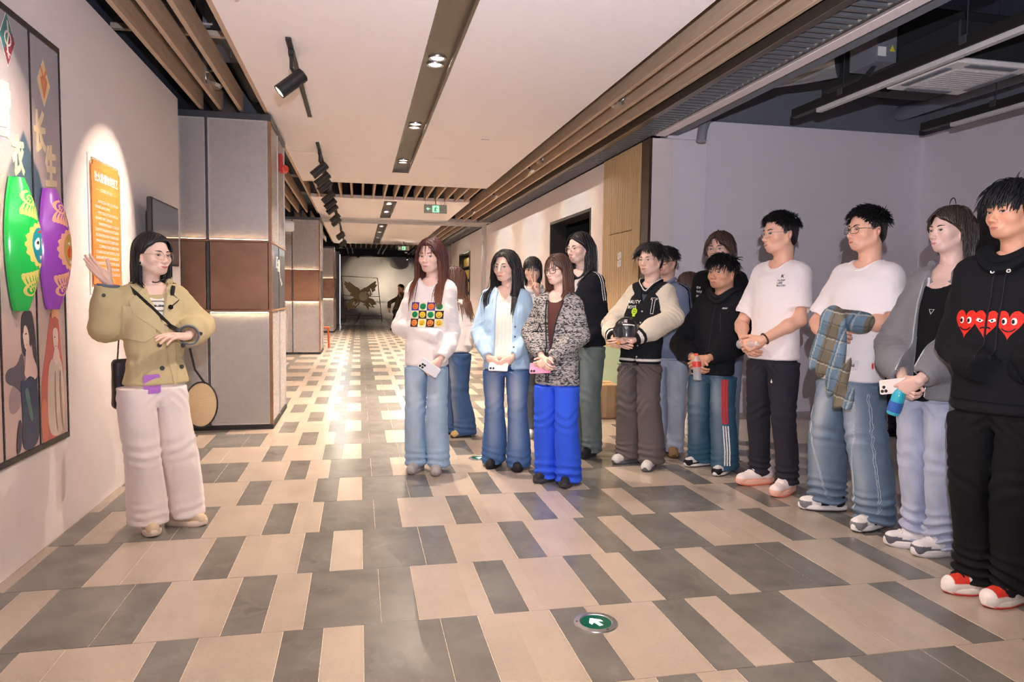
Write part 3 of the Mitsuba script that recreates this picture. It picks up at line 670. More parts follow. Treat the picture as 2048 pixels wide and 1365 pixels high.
fig('painted_neck', [(.135, .48), (.175, .48), (.20, .42), (.16, .38), (.10, .41)], (226, 200, 190))
fig('painted_crown', [(.10, .62), (.11, .69), (.13, .66), (.15, .73), (.165, .66), (.19, .68), (.19, .61), (.15, .64)], (226, 160, 120))
fig('painted_eye', [(.128, .53), (.14, .535), (.150, .53), (.14, .526)], (90, 60, 66), 2)
fig('painted_mouth', [(.140, .485), (.150, .488), (.156, .483), (.148, .478)], (190, 92, 90), 2)
fig('painted_folds', [(.13, .36), (.14, .36), (.13, .2), (.15, .04), (.14, .04), (.12, .2)], (176, 156, 148), 2)
fig('painted_folds', [(.19, .36), (.20, .36), (.20, .2), (.22, .04), (.21, .04), (.185, .2)], (176, 156, 148), 2)

# ------------------------------------------------------------------ two domed painted boards
def board(y0, z0, z1, half, label, col, gold, face):
    b = thing('painted_board', label, 'painted board', 'painted boards on the mural')
    h = z1 - z0
    nz, nt = 40, 28
    V = []
    cy = y0
    for i in range(nz + 1):
        s = i / nz
        w = half * (.24 + .76 * math.sin(math.pi * min(1, max(0, (s * .94 + .03)))) ** .72)
        for j in range(nt + 1):
            t = -1 + 2 * j / nt
            depth = .095 * (math.sin(math.pi * (.10 + .80 * s)) ** .8) * (1 - abs(t) ** 2.2) + .004
            V.append([XL + .022 + depth, cy + w * t, z0 + h * s])
    V = np.array(V)
    idx = np.arange((nz + 1) * (nt + 1)).reshape(nz + 1, nt + 1)
    q = np.stack([idx[:-1, :-1], idx[:-1, 1:], idx[1:, 1:], idx[1:, :-1]], -1).reshape(-1, 4)
    rim = np.concatenate([idx[0, :], idx[1:, -1], idx[-1, -2::-1], idx[-2:0:-1, 0]])
    back = V[rim].copy()
    back[:, 0] = XL + .016
    k0 = len(V)
    V2 = np.vstack([V, back, back.mean(0)[None]])
    n = len(rim)
    f = [[a for a in (q_[0], q_[1], q_[2])] for q_ in q] + [[q_[0], q_[2], q_[3]] for q_ in q]
    for i in range(n):
        j = (i + 1) % n
        f += [[rim[i], k0 + i, k0 + j], [rim[i], k0 + j, rim[j]], [k0 + i, k0 + n, k0 + j]]
    m = trimesh.Trimesh(V2, np.array(f), process=False)
    put('shell', m, plain(s2l(*col), .14, .5, coat=.7), b, 50)
    surf = lambda yy, zz: np.stack([XL + .022 + .095 * np.sin(np.pi * (.10 + .80 * np.clip((zz - z0) / h, 0, 1))) ** .8 * (1 - np.abs(np.clip((yy - cy) / (half * (.24 + .76 * np.sin(np.pi * np.clip((zz - z0) / h * .94 + .03, 0, 1)) ** .72)), -1, 1)) ** 2.2) + .004, yy, zz], -1)
    def decal(name, poly, color, lift, gloss=.3):
        m = slab(poly, .0003)
        m = m.subdivide_to_size(.012, max_iter=6) if len(m.faces) else m
        v = np.array(m.vertices)
        p = surf(cy + v[:, 0], z0 + v[:, 1])
        p[:, 0] += lift + v[:, 2]
        put(name, trimesh.Trimesh(p, m.faces, process=False), plain(s2l(*color), gloss, .5), b)
    G = gold
    cz = h * .5
    for sgn in (-1, 1):
        zc = cz + sgn * h * .31
        sp = lambda cx_, cz_, r0, turns, dr_: [(cx_ + r0 * (1 - .75 * a) * math.cos(dr_ * a * turns * 6.28 + 1.6), cz_ + r0 * (1 - .75 * a) * math.sin(dr_ * a * turns * 6.28 + 1.6) * 1.15) for a in np.linspace(0, 1, 34)]
        w_ = [.0052 - .003 * a for a in np.linspace(0, 1, 40)]
        decal('gold_scroll', brush(sp(-half * .18, zc + sgn * .018, .030, 1.4, 1), w_), G, .0008)
        decal('gold_scroll', brush(sp(half * .30, zc - sgn * .030, .026, 1.3, -1), w_), G, .0008)
        for k in range(6):
            t = np.linspace(0, 1, 12)
            bx, bz = -half * (.10 + .10 * k) + half * .42 * t ** 2, zc - sgn * (.070 - .004 * k) + sgn * .075 * t
            decal('gold_feather', brush(list(zip(bx, bz)), [.0044 * (1 - a) + .0008 for a in t]), G, .0007)
    ring = [(half * (.60 + .035 * math.cos(16 * a)) * math.cos(a), cz + h * (.160 + .010 * math.cos(16 * a)) * math.sin(a)) for a in np.linspace(0, 2 * math.pi, 60)]
    decal('mask_border', sg.Polygon(ring).buffer(.004), G, .0009)
    for (name, pts, c, lf) in face:
        decal(name, smooth_poly([(x * half, cz + z * h) for x, z in pts], 2), c, .0013 + lf * .0004)
green_face = [('mask_face', [(-.5, .0), (-.3, .13), (.3, .13), (.5, .0), (.25, -.14), (-.25, -.14)], (28, 132, 148), 0), ('mask_eye_patch', [(-.42, .02), (-.1, .07), (-.08, -.02), (-.3, -.05)], (244, 240, 236), 1), ('mask_eye_patch', [(.42, .02), (.1, .07), (.08, -.02), (.3, -.05)], (244, 240, 236), 1), ('mask_eye', [(-.34, .015), (-.14, .035), (-.16, -.005)], (40, 34, 40), 2), ('mask_eye', [(.34, .015), (.14, .035), (.16, -.005)], (40, 34, 40), 2), ('mask_brow', [(-.3, .08), (0, .1), (.3, .08), (0, .12)], (200, 60, 60), 2), ('mask_mouth', [(-.15, -.08), (.15, -.08), (0, -.12)], (236, 230, 228), 2)]
purple_face = [('mask_face', [(-.5, .0), (-.3, .13), (.3, .13), (.5, .0), (.25, -.14), (-.25, -.14)], (196, 152, 80), 0), ('mask_cheek', [(-.34, -.02), (-.05, .05), (-.05, -.06), (-.2, -.08)], (216, 84, 40), 1), ('mask_cheek', [(.34, -.02), (.05, .05), (.05, -.06), (.2, -.08)], (216, 84, 40), 1), ('mask_eye', [(-.30, .05), (-.1, .07), (-.12, .03)], (240, 232, 220), 2), ('mask_eye', [(.30, .05), (.1, .07), (.12, .03)], (240, 232, 220), 2), ('mask_mouth', [(-.18, -.09), (.18, -.09), (0, -.13)], (236, 226, 210), 2)]
board(3.662, 1.195, 1.795, .098, 'glossy green domed board with a teal painted opera mask and gold scrolls on the mural', (26, 178, 74), (214, 200, 110), green_face)
board(4.012, 1.195, 1.793, .098, 'glossy purple domed board with a golden painted opera mask and orange scrolls on the mural', (154, 70, 184), (238, 170, 140), purple_face)

# ------------------------------------------------------------------ orange information board
ib = thing('information_board', 'orange information board with white Chinese text on clear acrylic, beside the mural', 'information board')
yo0, yo1, zo0, zo1 = 4.655, 5.165, 1.298, 2.062
put('acrylic_back', box(XL, XL + .006, yo0 - .03, yo1 + .03, zo0 - .03, zo1 + .03, .002), plain((.82, .74, .70), .2, .5), ib)
def notched(y0, y1, z0, z1, n):
    return sg.Polygon([(y0 + n, z0), (y1 - n, z0), (y1 - n, z0 + n), (y1, z0 + n), (y1, z1 - n), (y1 - n, z1 - n), (y1 - n, z1), (y0 + n, z1), (y0 + n, z1 - n), (y0, z1 - n), (y0, z0 + n), (y0 + n, z0 + n)])
put('orange_face', basis(slab(notched(yo0, yo1, zo0, zo1, .03), .004), EX, EZ, EN, (XL + .009, 0, 0)), plain(s2l(232, 118, 48), .35, .5), ib)
put('border_line', basis(slab(notched(yo0 - .012, yo1 + .012, zo0 - .012, zo1 + .012, .03).difference(notched(yo0 - .007, yo1 + .007, zo0 - .007, zo1 + .007, .03)), .002), EX, EZ, EN, (XL + .007, 0, 0)), plain((.55, .32, .2), .4), ib)
TXT = plain((.88, .84, .80), .5)
tt = []
for i, ch in enumerate('社火脸谱绘制技艺'):
    g = affinity.scale(glyph_poly(ch).buffer(.8), .00052, .00062, origin=(0, 0))
    tt.append(affinity.translate(g, yo0 + .048 + i * .0525, zo1 - .115))
put('title', basis(slab(shapely.union_all(tt), .0015), EX, EZ, EN, (XL + .013, 0, 0)), TXT, ib)
rr = np.random.default_rng(5)
lines = [(.15, .72, .175), (.04, .5, .215)] 
rows = []
def tline(y0, y1, z, hgt):
    y = y0
    while y < y1 - .008:
        w = hgt * rr.uniform(.8, .98)
        # one unreadable small character: a few strokes
        st = [sg.box(y + w * rr.uniform(0, .3), z + hgt * rr.uniform(.72, .86), y + w * rr.uniform(.8, 1), z + hgt * .97), sg.box(y + w * rr.uniform(0, .2), z + hgt * rr.uniform(0, .12), y + w * rr.uniform(.6, 1), z + hgt * rr.uniform(.16, .3))]
        vx = rr.uniform(.15, .75)
        st.append(sg.box(y + w * vx, z, y + w * (vx + .17), z + hgt))
        if rr.random() < .6:
            st.append(sg.box(y, z + hgt * .42, y + w, z + hgt * .56))
        rows.extend(st)
        y += hgt * rr.uniform(1.0, 1.12)
tline(yo0 + .15, yo1 - .15, zo1 - .178, .021)
rows += [sg.box(yo0 + .07, zo1 - .169, yo0 + .135, zo1 - .167), sg.box(yo1 - .135, zo1 - .169, yo1 - .07, zo1 - .167)]
spec = [(.10, .47), (.05, .30), (.10, .47), (.05, .35), (.10, .47), (.05, .47), (.05, .47), (.05, .46), (.10, .47), (.05, .47), (.05, .47), (.05, .47), (.05, .47), (.05, .47), (.05, .34)]
for i, (a, b) in enumerate(spec):
    tline(yo0 + a, yo0 + b, zo1 - .245 - i * .0335, .0165)
put('text_lines', basis(slab(shapely.union_all(rows), .001), EX, EZ, EN, (XL + .013, 0, 0)), TXT, ib, kind='stuff')

# ------------------------------------------------------------------ television on an arm
tv = thing('television', 'black flat television on a wall bracket beyond the orange board', 'television')
tx = -1.425
put('cabinet', cat(box(tx - .035, tx, 5.51, 6.27, 1.49, 1.955, .006), box(tx - .07, tx - .03, 5.6, 6.18, 1.53, 1.88, .02)), MBLACK, tv)
put('screen', box(tx - .002, tx + .0015, 5.522, 6.258, 1.505, 1.942), plain((.008, .008, .01), .06, .6), tv)
put('bracket', cat(box(XL, XL + .02, 5.8, 6.0, 1.6, 1.8, .003), bar((XL + .01, 5.86, 1.72), (tx - .06, 5.9, 1.72), .03, .05), bar((XL + .01, 5.94, 1.66), (tx - .06, 5.9, 1.66), .03, .05)), BLACK, tv)

# ------------------------------------------------------------------ carton, leaning glass, stool, signs on the panel
cb = thing('cardboard_box', 'brown cardboard carton on the floor below the wooden wall panel', 'box')
def _card(p, n, uv):
    return mi.Color3f(.47, .30, .165) * (.85 + .25 * fbm(p.x * 14, p.y * 14, p.z * 3))
procmat('cardboard', _card, .75, .2)
put('carton', box(2.33, 2.70, 7.13, 7.45, .002, .355, .004), 'cardboard', cb)
put('flap', cat(box(2.335, 2.70, 7.135, 7.29, .355, .359), bar((2.335, 7.45, .357), (2.70, 7.45, .357), .16, .004)), 'cardboard', cb)
put('tape', box(2.50, 2.545, 7.127, 7.132, .02, .352), plain((.55, .38, .22), .3), cb)
GREEN = {'type': 'principled', 'base_color': {'type': 'rgb', 'value': [.42, .56, .40]}, 'roughness': .08, 'specular': .6, 'spec_trans': 0.0}
scene['green_glass'] = {'type': 'blendbsdf', 'weight': .45, 'a': {'type': 'thindielectric', 'int_ior': 1.5, 'specular_transmittance': {'type': 'rgb', 'value': [.62, .80, .62]}}, 'b': {'type': 'twosided', 'bsdf': GREEN}}
for i, (y0, y1, dx) in enumerate(((7.62, 8.74, .0), (7.10, 8.30, -.035))):
    g = single('glass_sheet', bar((XR - .12 + dx, y0, .352), (XR - .12 + dx, y1, .352), .012, .70, up=(.12, 0, 1)), 'green_glass', ('green tinted glass sheet leaning low against the wood panel, behind the carton', 'green tinted glass sheet leaning in front of the other sheet by the carton')[i], 'glass sheet', group='leaning glass sheets')
for i, z in enumerate((1.745, 1.655)):
    s = thing('wall_sign', ('upper small wavy white sign on the fluted wood panel', 'lower small wavy white sign on the fluted wood panel')[i], 'sign', 'wavy signs on the wood panel')
    pts = [(7.78 + t * .11, z + .05 + .008 * math.sin(t * 6.28)) for t in np.linspace(0, 1, 12)]
    poly = sg.Polygon(pts + [(y, zz - .075) for y, zz in pts[::-1]])
    put('plate', basis(slab(poly, .006), EX, EZ, -EN, (XR - .030, 0, 0)), WHITE, s)
    put('print', cat(*[box(XR - .0375, XR - .036, 7.82, 7.85 + .01 * k, z + .0 + .012 * k, z + .004 + .012 * k) for k in range(3)]), plain((.35, .33, .3), .5), s)
st = thing('stool', 'orange stool by the second mesh pillar', 'stool')
OR = plain(s2l(232, 96, 40), .4)
put('seat', box(-.96, -.69, 17.45, 17.75, .455, .485, .008), OR, st)
for x in (-.93, -.725):
    for y in (17.48, 17.72):
        put('leg', bar((x, y, .46), (x + (.012 if x > -.8 else -.012), y, 0), .032, .032, up=(0, 1, 0), bevel=.003), OR, st)

# ------------------------------------------------------------------ window with gold scroll shelves
sh = struct('window_2', cat(box(XR - .02, 3.6, 19.42, 19.47, .93, 2.47), box(XR - .02, 3.6, 21.47, 21.52, .93, 2.47), box(XR - .02, 3.6, 19.42, 21.52, .92, .97), box(XR - .02, 3.6, 19.42, 21.52, 2.44, 2.48), box(3.55, 3.6, 19.4, 21.5, .9, 2.5)), BLACK)
for r in range(4):
    put('shelf', box(3.0, 3.5, 19.47, 21.47, 1.02 + .36 * r - .02, 1.02 + .36 * r), BLACK, sh)
GOLD = plain((.70, .50, .05), .35, .5, .3)
ym, jars = lathe([(0, 0), (.07, 0), (.078, .02), (.078, .22), (.06, .25), (.05, .27), (0, .27)], 14), 0
for r in range(4):
    for c in range(10):
        key = single('gold_jar', orient(ym.copy(), None, (3.12, 19.62 + .19 * c, 1.02 + .36 * r)), GOLD, f'golden jar on the {["lowest", "second", "third", "top"][r]} shelf of the far right window', 'jar', 40, 'golden jars in the window')
spot('window_lamp', (3.05, 20.4, 2.40), (3.2, 20.4, 1.2), 9, 80, 60, (1, .85, .45))

# ------------------------------------------------------------------ hanging rails and air conditioner in the room
for i, (x, y0, y1, z) in enumerate(((3.80, -1.0, 5.86, 2.9), (5.26, -1.0, 6.0, 2.9))):
    r = thing('hanging_light_rail', ('black hanging rail with a pale strip, nearer the corridor', 'black hanging rail with a pale strip, deeper in the room')[i], 'light rail', 'hanging rails in the room')
    put('rail', box(x - .03, x + .03, y0, y1, z, z + .075, .003), BLACK, r)
    put('diffuser', box(x - .026, x + .026, y0, y1 - .35, z - .035, z, .004), LIGHTSTRIP, r)
    for y in (1.2, 2.6, 4.0, 5.2):
        put('hanger', cat(tube([(x, y, z + .07), (x, y, 4.0)], .0035, 5), box(x - .034, x + .034, y - .03, y + .03, z + .03, z + .085, .003)), MULL, r)
ac = thing('ceiling_air_conditioner', 'white square air conditioner grille hanging under a black unit in the dark room ceiling', 'air conditioner')
put('panel', box(3.93, 4.58, 4.2, 4.88, 2.895, 2.93, .01), WHITE, ac)
put('intake', cat(box(4.05, 4.46, 4.33, 4.75, 2.888, 2.897, .003), *[box(4.06, 4.45, 4.34 + .04 * k, 4.35 + .04 * k, 2.885, 2.889) for k in range(10)]), LIGHTSTRIP, ac)
for b in (box(4.06, 4.45, 4.23, 4.285, 2.888, 2.9, .003), box(4.06, 4.45, 4.795, 4.85, 2.888, 2.9, .003), box(3.955, 4.01, 4.33, 4.75, 2.888, 2.9, .003), box(4.50, 4.555, 4.33, 4.75, 2.888, 2.9, .003)):
    put('vane', b, SLATE, ac)
put('body', box(3.98, 4.53, 4.25, 4.83, 2.93, 3.2, .01), MBLACK, ac)
fc = thing('fan_coil_unit', 'black fan coil unit with a control box and silver duct in the room ceiling', 'air conditioner')
put('casing', box(4.1, 5.17, 5.0, 5.9, 3.15, 3.6, .01), MBLACK, fc)
put('control_box', box(3.92, 4.1, 4.98, 5.3, 3.14, 3.42, .006), SLATE, fc)
put('label_plate', box(3.93, 4.0, 4.976, 4.98, 3.18, 3.25), WHITE, fc)
put('warning_mark', basis(slab(sg.Polygon([(0, 0), (.05, 0), (.025, .05)]), .002), (1, 0, 0), (0, 0, 1), (0, -1, 0), (4.03, 4.978, 3.22)), plain((.75, .6, .03), .5), fc)
put('duct', tube([(3.95, 5.5, 3.3), (3.75, 5.7, 3.28), (3.5, 6.0, 3.26), (3.42, 6.6, 3.25), (3.4, 7.3, 3.25)], [.14, .13, .10, .09, .09], 12), plain((.42, .44, .47), .3, .5, .6), fc, 40)
put('hoses', cat(*[tube([(4.0, 5.1, 3.15), (3.9 + .02 * k, 5.15, 3.02 - .015 * k), (4.2, 5.2, 2.98 + .01 * k), (4.4, 5.2, 3.1)], .014, 6) for k in range(4)]), MBLACK, fc)
for (a, b, r, c) in (((3.3, 7.28, 3.1), (3.25, -1, 3.1), .045, PIPE), ((3.45, 7.28, 3.32), (3.45, -1, 3.42), .06, SLATE), ((6.0, 7.2, 3.4), (6.0, -1, 3.4), .08, SLATE), ((3.2, 6.6, 3.55), (6.4, 6.6, 3.55), .05, SLATE)):
    put('service_pipe', tube([a, b], r, 10), c, 'ceiling', smooth=40)
put('cable_tray', cat(box(3.12, 3.3, -2, 7.2, 3.0, 3.02), box(3.12, 3.14, -2, 7.2, 3.0, 3.08)), SLATE, 'ceiling')
put('pipe_elbow', tube([(3.5, 6.9, 3.2), (3.42, 6.86, 3.0), (3.40, 6.85, 2.88)], .05, 12), PIPE, 'ceiling', smooth=40)
single('wall_screen', box(6.36, 6.41, 5.55, 6.45, .55, 2.33, .01), BLACK, 'tall black panel against the room wall behind the black hoodie', 'panel')

# ------------------------------------------------------------------ far end: art frame, spotlights, ceiling lines
fa = thing('art_stand', 'dark metal stand with a jagged bronze relief before the far wall', 'sculpture')
Yf = 33.0
BR = plain((.10, .07, .04), .5, .5, .4)
BZ = plain((.30, .20, .09), .45, .5, .6)
fr = [(-.78, 2.05), (.80, 1.98), (.98, .28), (-.62, .30)]
put('frame', cat(*[bar((a[0], Yf, a[1]), (b[0], Yf, b[1]), .03, .03, up=(0, 1, 0)) for a, b in zip(fr, fr[1:] + fr[:1])], bar((-.7, Yf, 1.2), (.9, Yf, 1.15), .025, .025, up=(0, 1, 0))), BR, fa)
put('leg', bar((-.62, Yf, .3), (-.60, Yf, 0), .04, .04, up=(0, 1, 0)), BR, fa)
put('leg', bar((.98, Yf, .3), (1.0, Yf, 0), .04, .04, up=(0, 1, 0)), BR, fa)
put('leg', bar((.05, Yf + .1, .4), (-.12, Yf + .2, 0), .04, .04, up=(0, 1, 0)), BR, fa)
rg = np.random.default_rng(2)
arm = []
for c in np.linspace(0, 2 * math.pi, 110, endpoint=False):
    r = (.30 + .58 * abs(math.sin(2 * c)) ** 2.2) * (1 + rg.uniform(-.28, .16)) + .05 * math.sin(9 * c)
    arm.append((r * math.cos(c) * 1.05, r * math.sin(c) * .86))
rel = sg.Polygon(arm).buffer(0).buffer(.015).difference(sg.Point(.10, .0).buffer(.20))
for k in range(16):
    a, r = rg.uniform(0, 6.28), rg.uniform(.3, .75)
    rel = rel.difference(affinity.rotate(sg.box(-.10, -.018, .10, .018), rg.uniform(0, 180), origin=(0, 0)).buffer(.01) if k % 2 else sg.Point(0, 0).buffer(.045)) if False else rel.difference(affinity.translate(affinity.rotate(sg.box(-.09, -.02, .09, .02), rg.uniform(0, 180), origin=(0, 0)), r * math.cos(a), r * math.sin(a)))
put('relief', basis(slab(rel, .04), (1, 0, 0), (0, 0, 1), (0, -1, 0), (.08, Yf - .01, 1.15)), BZ, fa)
put('disc', basis(slab(sg.Point(0, 0).buffer(.24), .02), (1, 0, 0), (0, 0, 1), (0, -1, 0), (.2, Yf - .02, 1.17)), plain((.55, .42, .25), .4, .5, .5), fa)
for i, x in enumerate((-.35, 3.3, 1.9)):
    y = 28.5 if i == 0 else (26.5 if i == 1 else 33.8)
for i, (x, y, z) in enumerate(((-.62, 25.6, 2.86), (1.52, 24.2, 2.66), (-.05, 31.0, 2.78), (2.0, 31.0, 2.75))):
    s = thing('far_spotlight', ('glaring lit spotlight under the far dark ceiling near the last pillar', 'glaring lit spotlight beside the distant exit sign', 'small lit spotlight over the art stand on the far rail', 'small lit spotlight over the dark-clad man on the far rail')[i], 'spotlight')
    put('housing', lathe([(0, .12), (.05, .12), (.055, 0), (.04, 0), (0, .02)], 14, (0, .5, 1), (x, y, z)), BLACK, s)
    emit('lamp', lathe([(0, 0), (.05, 0), (.05, -.004), (0, -.004)], 14, (0, .5, 1), (x, y, z)), s, np.array([1, .92, .8]) * 40)
    put('rod', tube([(x, y + .05, z + .1), (x, y + .05, 3.4)], .008, 5), BLACK, s)
spot('art_beam', (.3, 30.2, 2.75), (.55, 37.1, 1.9), 120, 13, 4, (1, .86, .62), 2.0)
spot('man_beam', (2.0, 30.2, 2.75), (1.95, 37.1, 1.5), 130, 13, 5, (1, .88, .66), 2.0)
spot('far_glare', (-.62, 25.45, 2.84), (.0, 7, 0), 16, 40, 25, (1, .90, .72), 1.5)
spot('far_glare_two', (1.52, 24.05, 2.64), (1.2, 7, 0), 7, 40, 25, (1, .90, .72), 1.0)
fl_ = thing('far_light_rail', 'long thin black rail hung across before the far wall', 'light rail')
put('rail', tube([(-.2, 31.0, 2.9), (3.0, 31.0, 2.85)], .02, 6), BLACK, fl_)
for i, x in enumerate((-.35, .85, 2.1)):
    s = thing('linear_light', ('pair of thin pale linear lights under the far dark ceiling, leftmost pair', 'pair of thin pale linear lights under the far dark ceiling, middle pair', 'pair of thin pale linear lights under the far dark ceiling, rightmost pair')[i], 'linear light', 'linear lights under the far ceiling')
    for d in (-.09, .09):
        put('strip', box(x + d - .016, x + d + .016, 27.2, 30.6, 2.93, 2.96), LIGHTSTRIP, s)
put('far_void', cat(box(-1.5, 3, 27.0, 38, 3.3, 3.35), box(-1.5, 3, 28.2, 28.6, 3.0, 3.3), box(-1.5, 3, 33.0, 33.6, 2.95, 3.3)), MBLACK, 'ceiling')
# ------------------------------------------------------------------ people: a small field modeller (distance grids turned into meshes)
f4 = np.float32
def smin(a, b, k):
    if k <= 0:
        return np.minimum(a, b)
    h = np.maximum(k - np.abs(a - b), 0) / k
    return np.minimum(a, b) - h * h * (k * .25)
class Grid:
    def __init__(s, lo, hi, h):
        s.lo, s.h = np.asarray(lo, float), h
        n = np.ceil((np.asarray(hi, float) - s.lo) / h).astype(int) + 1
        s.n, s.d = n, np.full(n, .15, f4)
        s.ax = [(s.lo[i] + h * np.arange(n[i])).astype(f4) for i in range(3)]
    def sub(s, lo, hi, pad):
        a = np.clip(np.floor((np.asarray(lo) - pad - s.lo) / s.h).astype(int), 0, s.n)
        b = np.clip(np.ceil((np.asarray(hi) + pad - s.lo) / s.h).astype(int) + 1, 0, s.n)
        sl = tuple(slice(i, j) for i, j in zip(a, b))
        return sl, (s.ax[0][sl[0]][:, None, None], s.ax[1][sl[1]][None, :, None], s.ax[2][sl[2]][None, None, :])
    def add(s, prim, k=.015):
        lo, hi, fn = prim
        sl, P = s.sub(lo, hi, k + 3 * s.h)
        if all(x.stop > x.start for x in sl):
            s.d[sl] = smin(s.d[sl], fn(*P), k)
        return s
    def cut(s, prim, k=.006):
        lo, hi, fn = prim
        sl, P = s.sub(lo, hi, k + 2 * s.h)
        if all(x.stop > x.start for x in sl):
            s.d[sl] = -smin(-s.d[sl], fn(*P), k)
        return s
    def pts(s):
        return np.stack(np.broadcast_arrays(s.ax[0][:, None, None], s.ax[1][None, :, None], s.ax[2][None, None, :]), -1)
    def sample(s, p):
        q = (np.asarray(p, float) - s.lo) / s.h
        q = np.clip(q, 0, s.n - 1.001)
        i = q.astype(int)
        t = q - i
        out = 0
        for a, b, c in np.ndindex(2, 2, 2):
            w = np.abs(1 - a - t[..., 0]) * np.abs(1 - b - t[..., 1]) * np.abs(1 - c - t[..., 2])
            out = out + w * s.d[i[..., 0] + a, i[..., 1] + b, i[..., 2] + c]
        return out
    def grad(s, p, e=None):
        e = e or s.h
        g = np.stack([s.sample(p + e * np.eye(3)[i]) - s.sample(p - e * np.eye(3)[i]) for i in range(3)], -1)
        return g / (np.linalg.norm(g, axis=-1, keepdims=True) + 1e-9)
    def march(s, p, d, reach=.5, off=0.0, step=None):
        """From points p along direction d to the surface (value off); where there is none, the nearest approach."""
        p, d = np.array(p, float), np.broadcast_to(np.asarray(d, float), np.shape(p))
        step = step or s.h * .6
        best, at, hit = np.full(len(p), 9.0), p.copy(), np.zeros(len(p), bool)
        q = p.copy()
        for _ in range(int(reach / step)):
            v = s.sample(q) - off
            up = (~hit) & (v < best)
            at[up], best[up] = q[up], v[up]
            hit |= v <= 0
            q = q + d * step
        g = s.grad(at)
        return at - g * np.clip(s.sample(at) - off, -.01, .01)[:, None]
    def soften(s, k=.7):
        from scipy.ndimage import gaussian_filter
        s.d = gaussian_filter(s.d, k)
        return s
    def mesh(s):
        d = s.d
        neg = d < 0
        nx, ny, nz = d.shape
        c = np.zeros((nx - 1, ny - 1, nz - 1), np.uint8)
        for a, b, e in np.ndindex(2, 2, 2):
            c += neg[a:nx - 1 + a, b:ny - 1 + b, e:nz - 1 + e]
        I = np.argwhere((c > 0) & (c < 8))
        idx = np.full(c.shape, -1, np.int32)
        idx[I[:, 0], I[:, 1], I[:, 2]] = np.arange(len(I))
        val = {o: d[I[:, 0] + o[0], I[:, 1] + o[1], I[:, 2] + o[2]] for o in np.ndindex(2, 2, 2)}
        acc, cnt = np.zeros((len(I), 3)), np.zeros(len(I))
        for o in np.ndindex(2, 2, 2):
            for ax in range(3):
                if o[ax] == 0:
                    o2 = tuple(1 if i == ax else o[i] for i in range(3))
                    a, b = val[o], val[o2]
                    m = (a < 0) != (b < 0)
                    t = np.where(m, a / np.where(m, a - b, 1), 0)
                    q = np.broadcast_to(np.array(o, float), (len(I), 3)).copy()
                    q[:, ax] = t
                    acc += q * m[:, None]
                    cnt += m
        V = s.lo + s.h * (I + acc / cnt[:, None])
        F = []
        for ax in range(3):
            u, v = [(1, 2), (2, 0), (0, 1)][ax]
            sl0, sl1 = [slice(None)] * 3, [slice(None)] * 3
            sl0[ax], sl1[ax] = slice(0, -1), slice(1, None)
            A, B = neg[tuple(sl0)], neg[tuple(sl1)]
            E = np.argwhere(A != B)
            ok = (E[:, u] > 0) & (E[:, v] > 0) & (E[:, u] < d.shape[u] - 1) & (E[:, v] < d.shape[v] - 1)
            E = E[ok]
            flip = A[E[:, 0], E[:, 1], E[:, 2]]
            def cell(du, dv):
                q = E.copy()
                q[:, u] -= du
                q[:, v] -= dv
                return idx[q[:, 0], q[:, 1], q[:, 2]]
            q = np.stack([cell(1, 1), cell(0, 1), cell(0, 0), cell(1, 0)], 1)
            q[~flip] = q[~flip][:, ::-1]
            F.append(q)
        Q = np.vstack(F)
        return V, np.vstack([Q[:, [0, 1, 2]], Q[:, [0, 2, 3]]])


def ell(c, r, R=None):
    c, r = np.asarray(c, float), np.asarray(r, float)
    m = r.max()
    def fn(x, y, z):
        x, y, z = x - f4(c[0]), y - f4(c[1]), z - f4(c[2])
        if R is not None:
            x, y, z = (R[0, i] * x + R[1, i] * y + R[2, i] * z for i in range(3))
        k = np.sqrt((x / r[0]) ** 2 + (y / r[1]) ** 2 + (z / r[2]) ** 2)
        k2 = np.sqrt((x / r[0] ** 2) ** 2 + (y / r[1] ** 2) ** 2 + (z / r[2] ** 2) ** 2)
        return (k * (k - 1) / (k2 + 1e-6)).astype(f4)
    return (c - m, c + m, fn) if R is not None else (c - r, c + r, fn)
def cone(a, b, ra, rb, flat=None, ratio=1.0):
    """A round cone from a to b; squeezed along the unit vector flat by ratio."""
    a, b = np.asarray(a, float), np.asarray(b, float)
    m = max(ra, rb)
    ab = b - a
    L2 = max(ab @ ab, 1e-9)
    def fn(x, y, z):
        x, y, z = x - f4(a[0]), y - f4(a[1]), z - f4(a[2])
        t = np.clip((x * ab[0] + y * ab[1] + z * ab[2]) / L2, 0, 1)
        x, y, z = x - t * ab[0], y - t * ab[1], z - t * ab[2]
        if flat is not None:
            u = x * flat[0] + y * flat[1] + z * flat[2]
            w = u * (1 / ratio - 1)
            x, y, z = x + w * flat[0], y + w * flat[1], z + w * flat[2]
            d = np.sqrt(x * x + y * y + z * z) - (ra + (rb - ra) * t)
            return (d * min(1, ratio)).astype(f4)
        return (np.sqrt(x * x + y * y + z * z) - (ra + (rb - ra) * t)).astype(f4)
    return np.minimum(a, b) - m, np.maximum(a, b) + m, fn
def chain(g, pts, rad, k=.01, kin=.01, flat=None, ratio=1.0):
    for i in range(len(pts) - 1):
        g.add(cone(pts[i], pts[i + 1], rad[i], rad[i + 1], flat, ratio), k if i == 0 else kin)
def spl(t, xs, ys):
    """Smooth interpolation (monotone-ish cubic) of ys over xs at t."""
    from scipy.interpolate import PchipInterpolator
    return PchipInterpolator(xs, ys, axis=0)(np.clip(t, xs[0], xs[-1]))
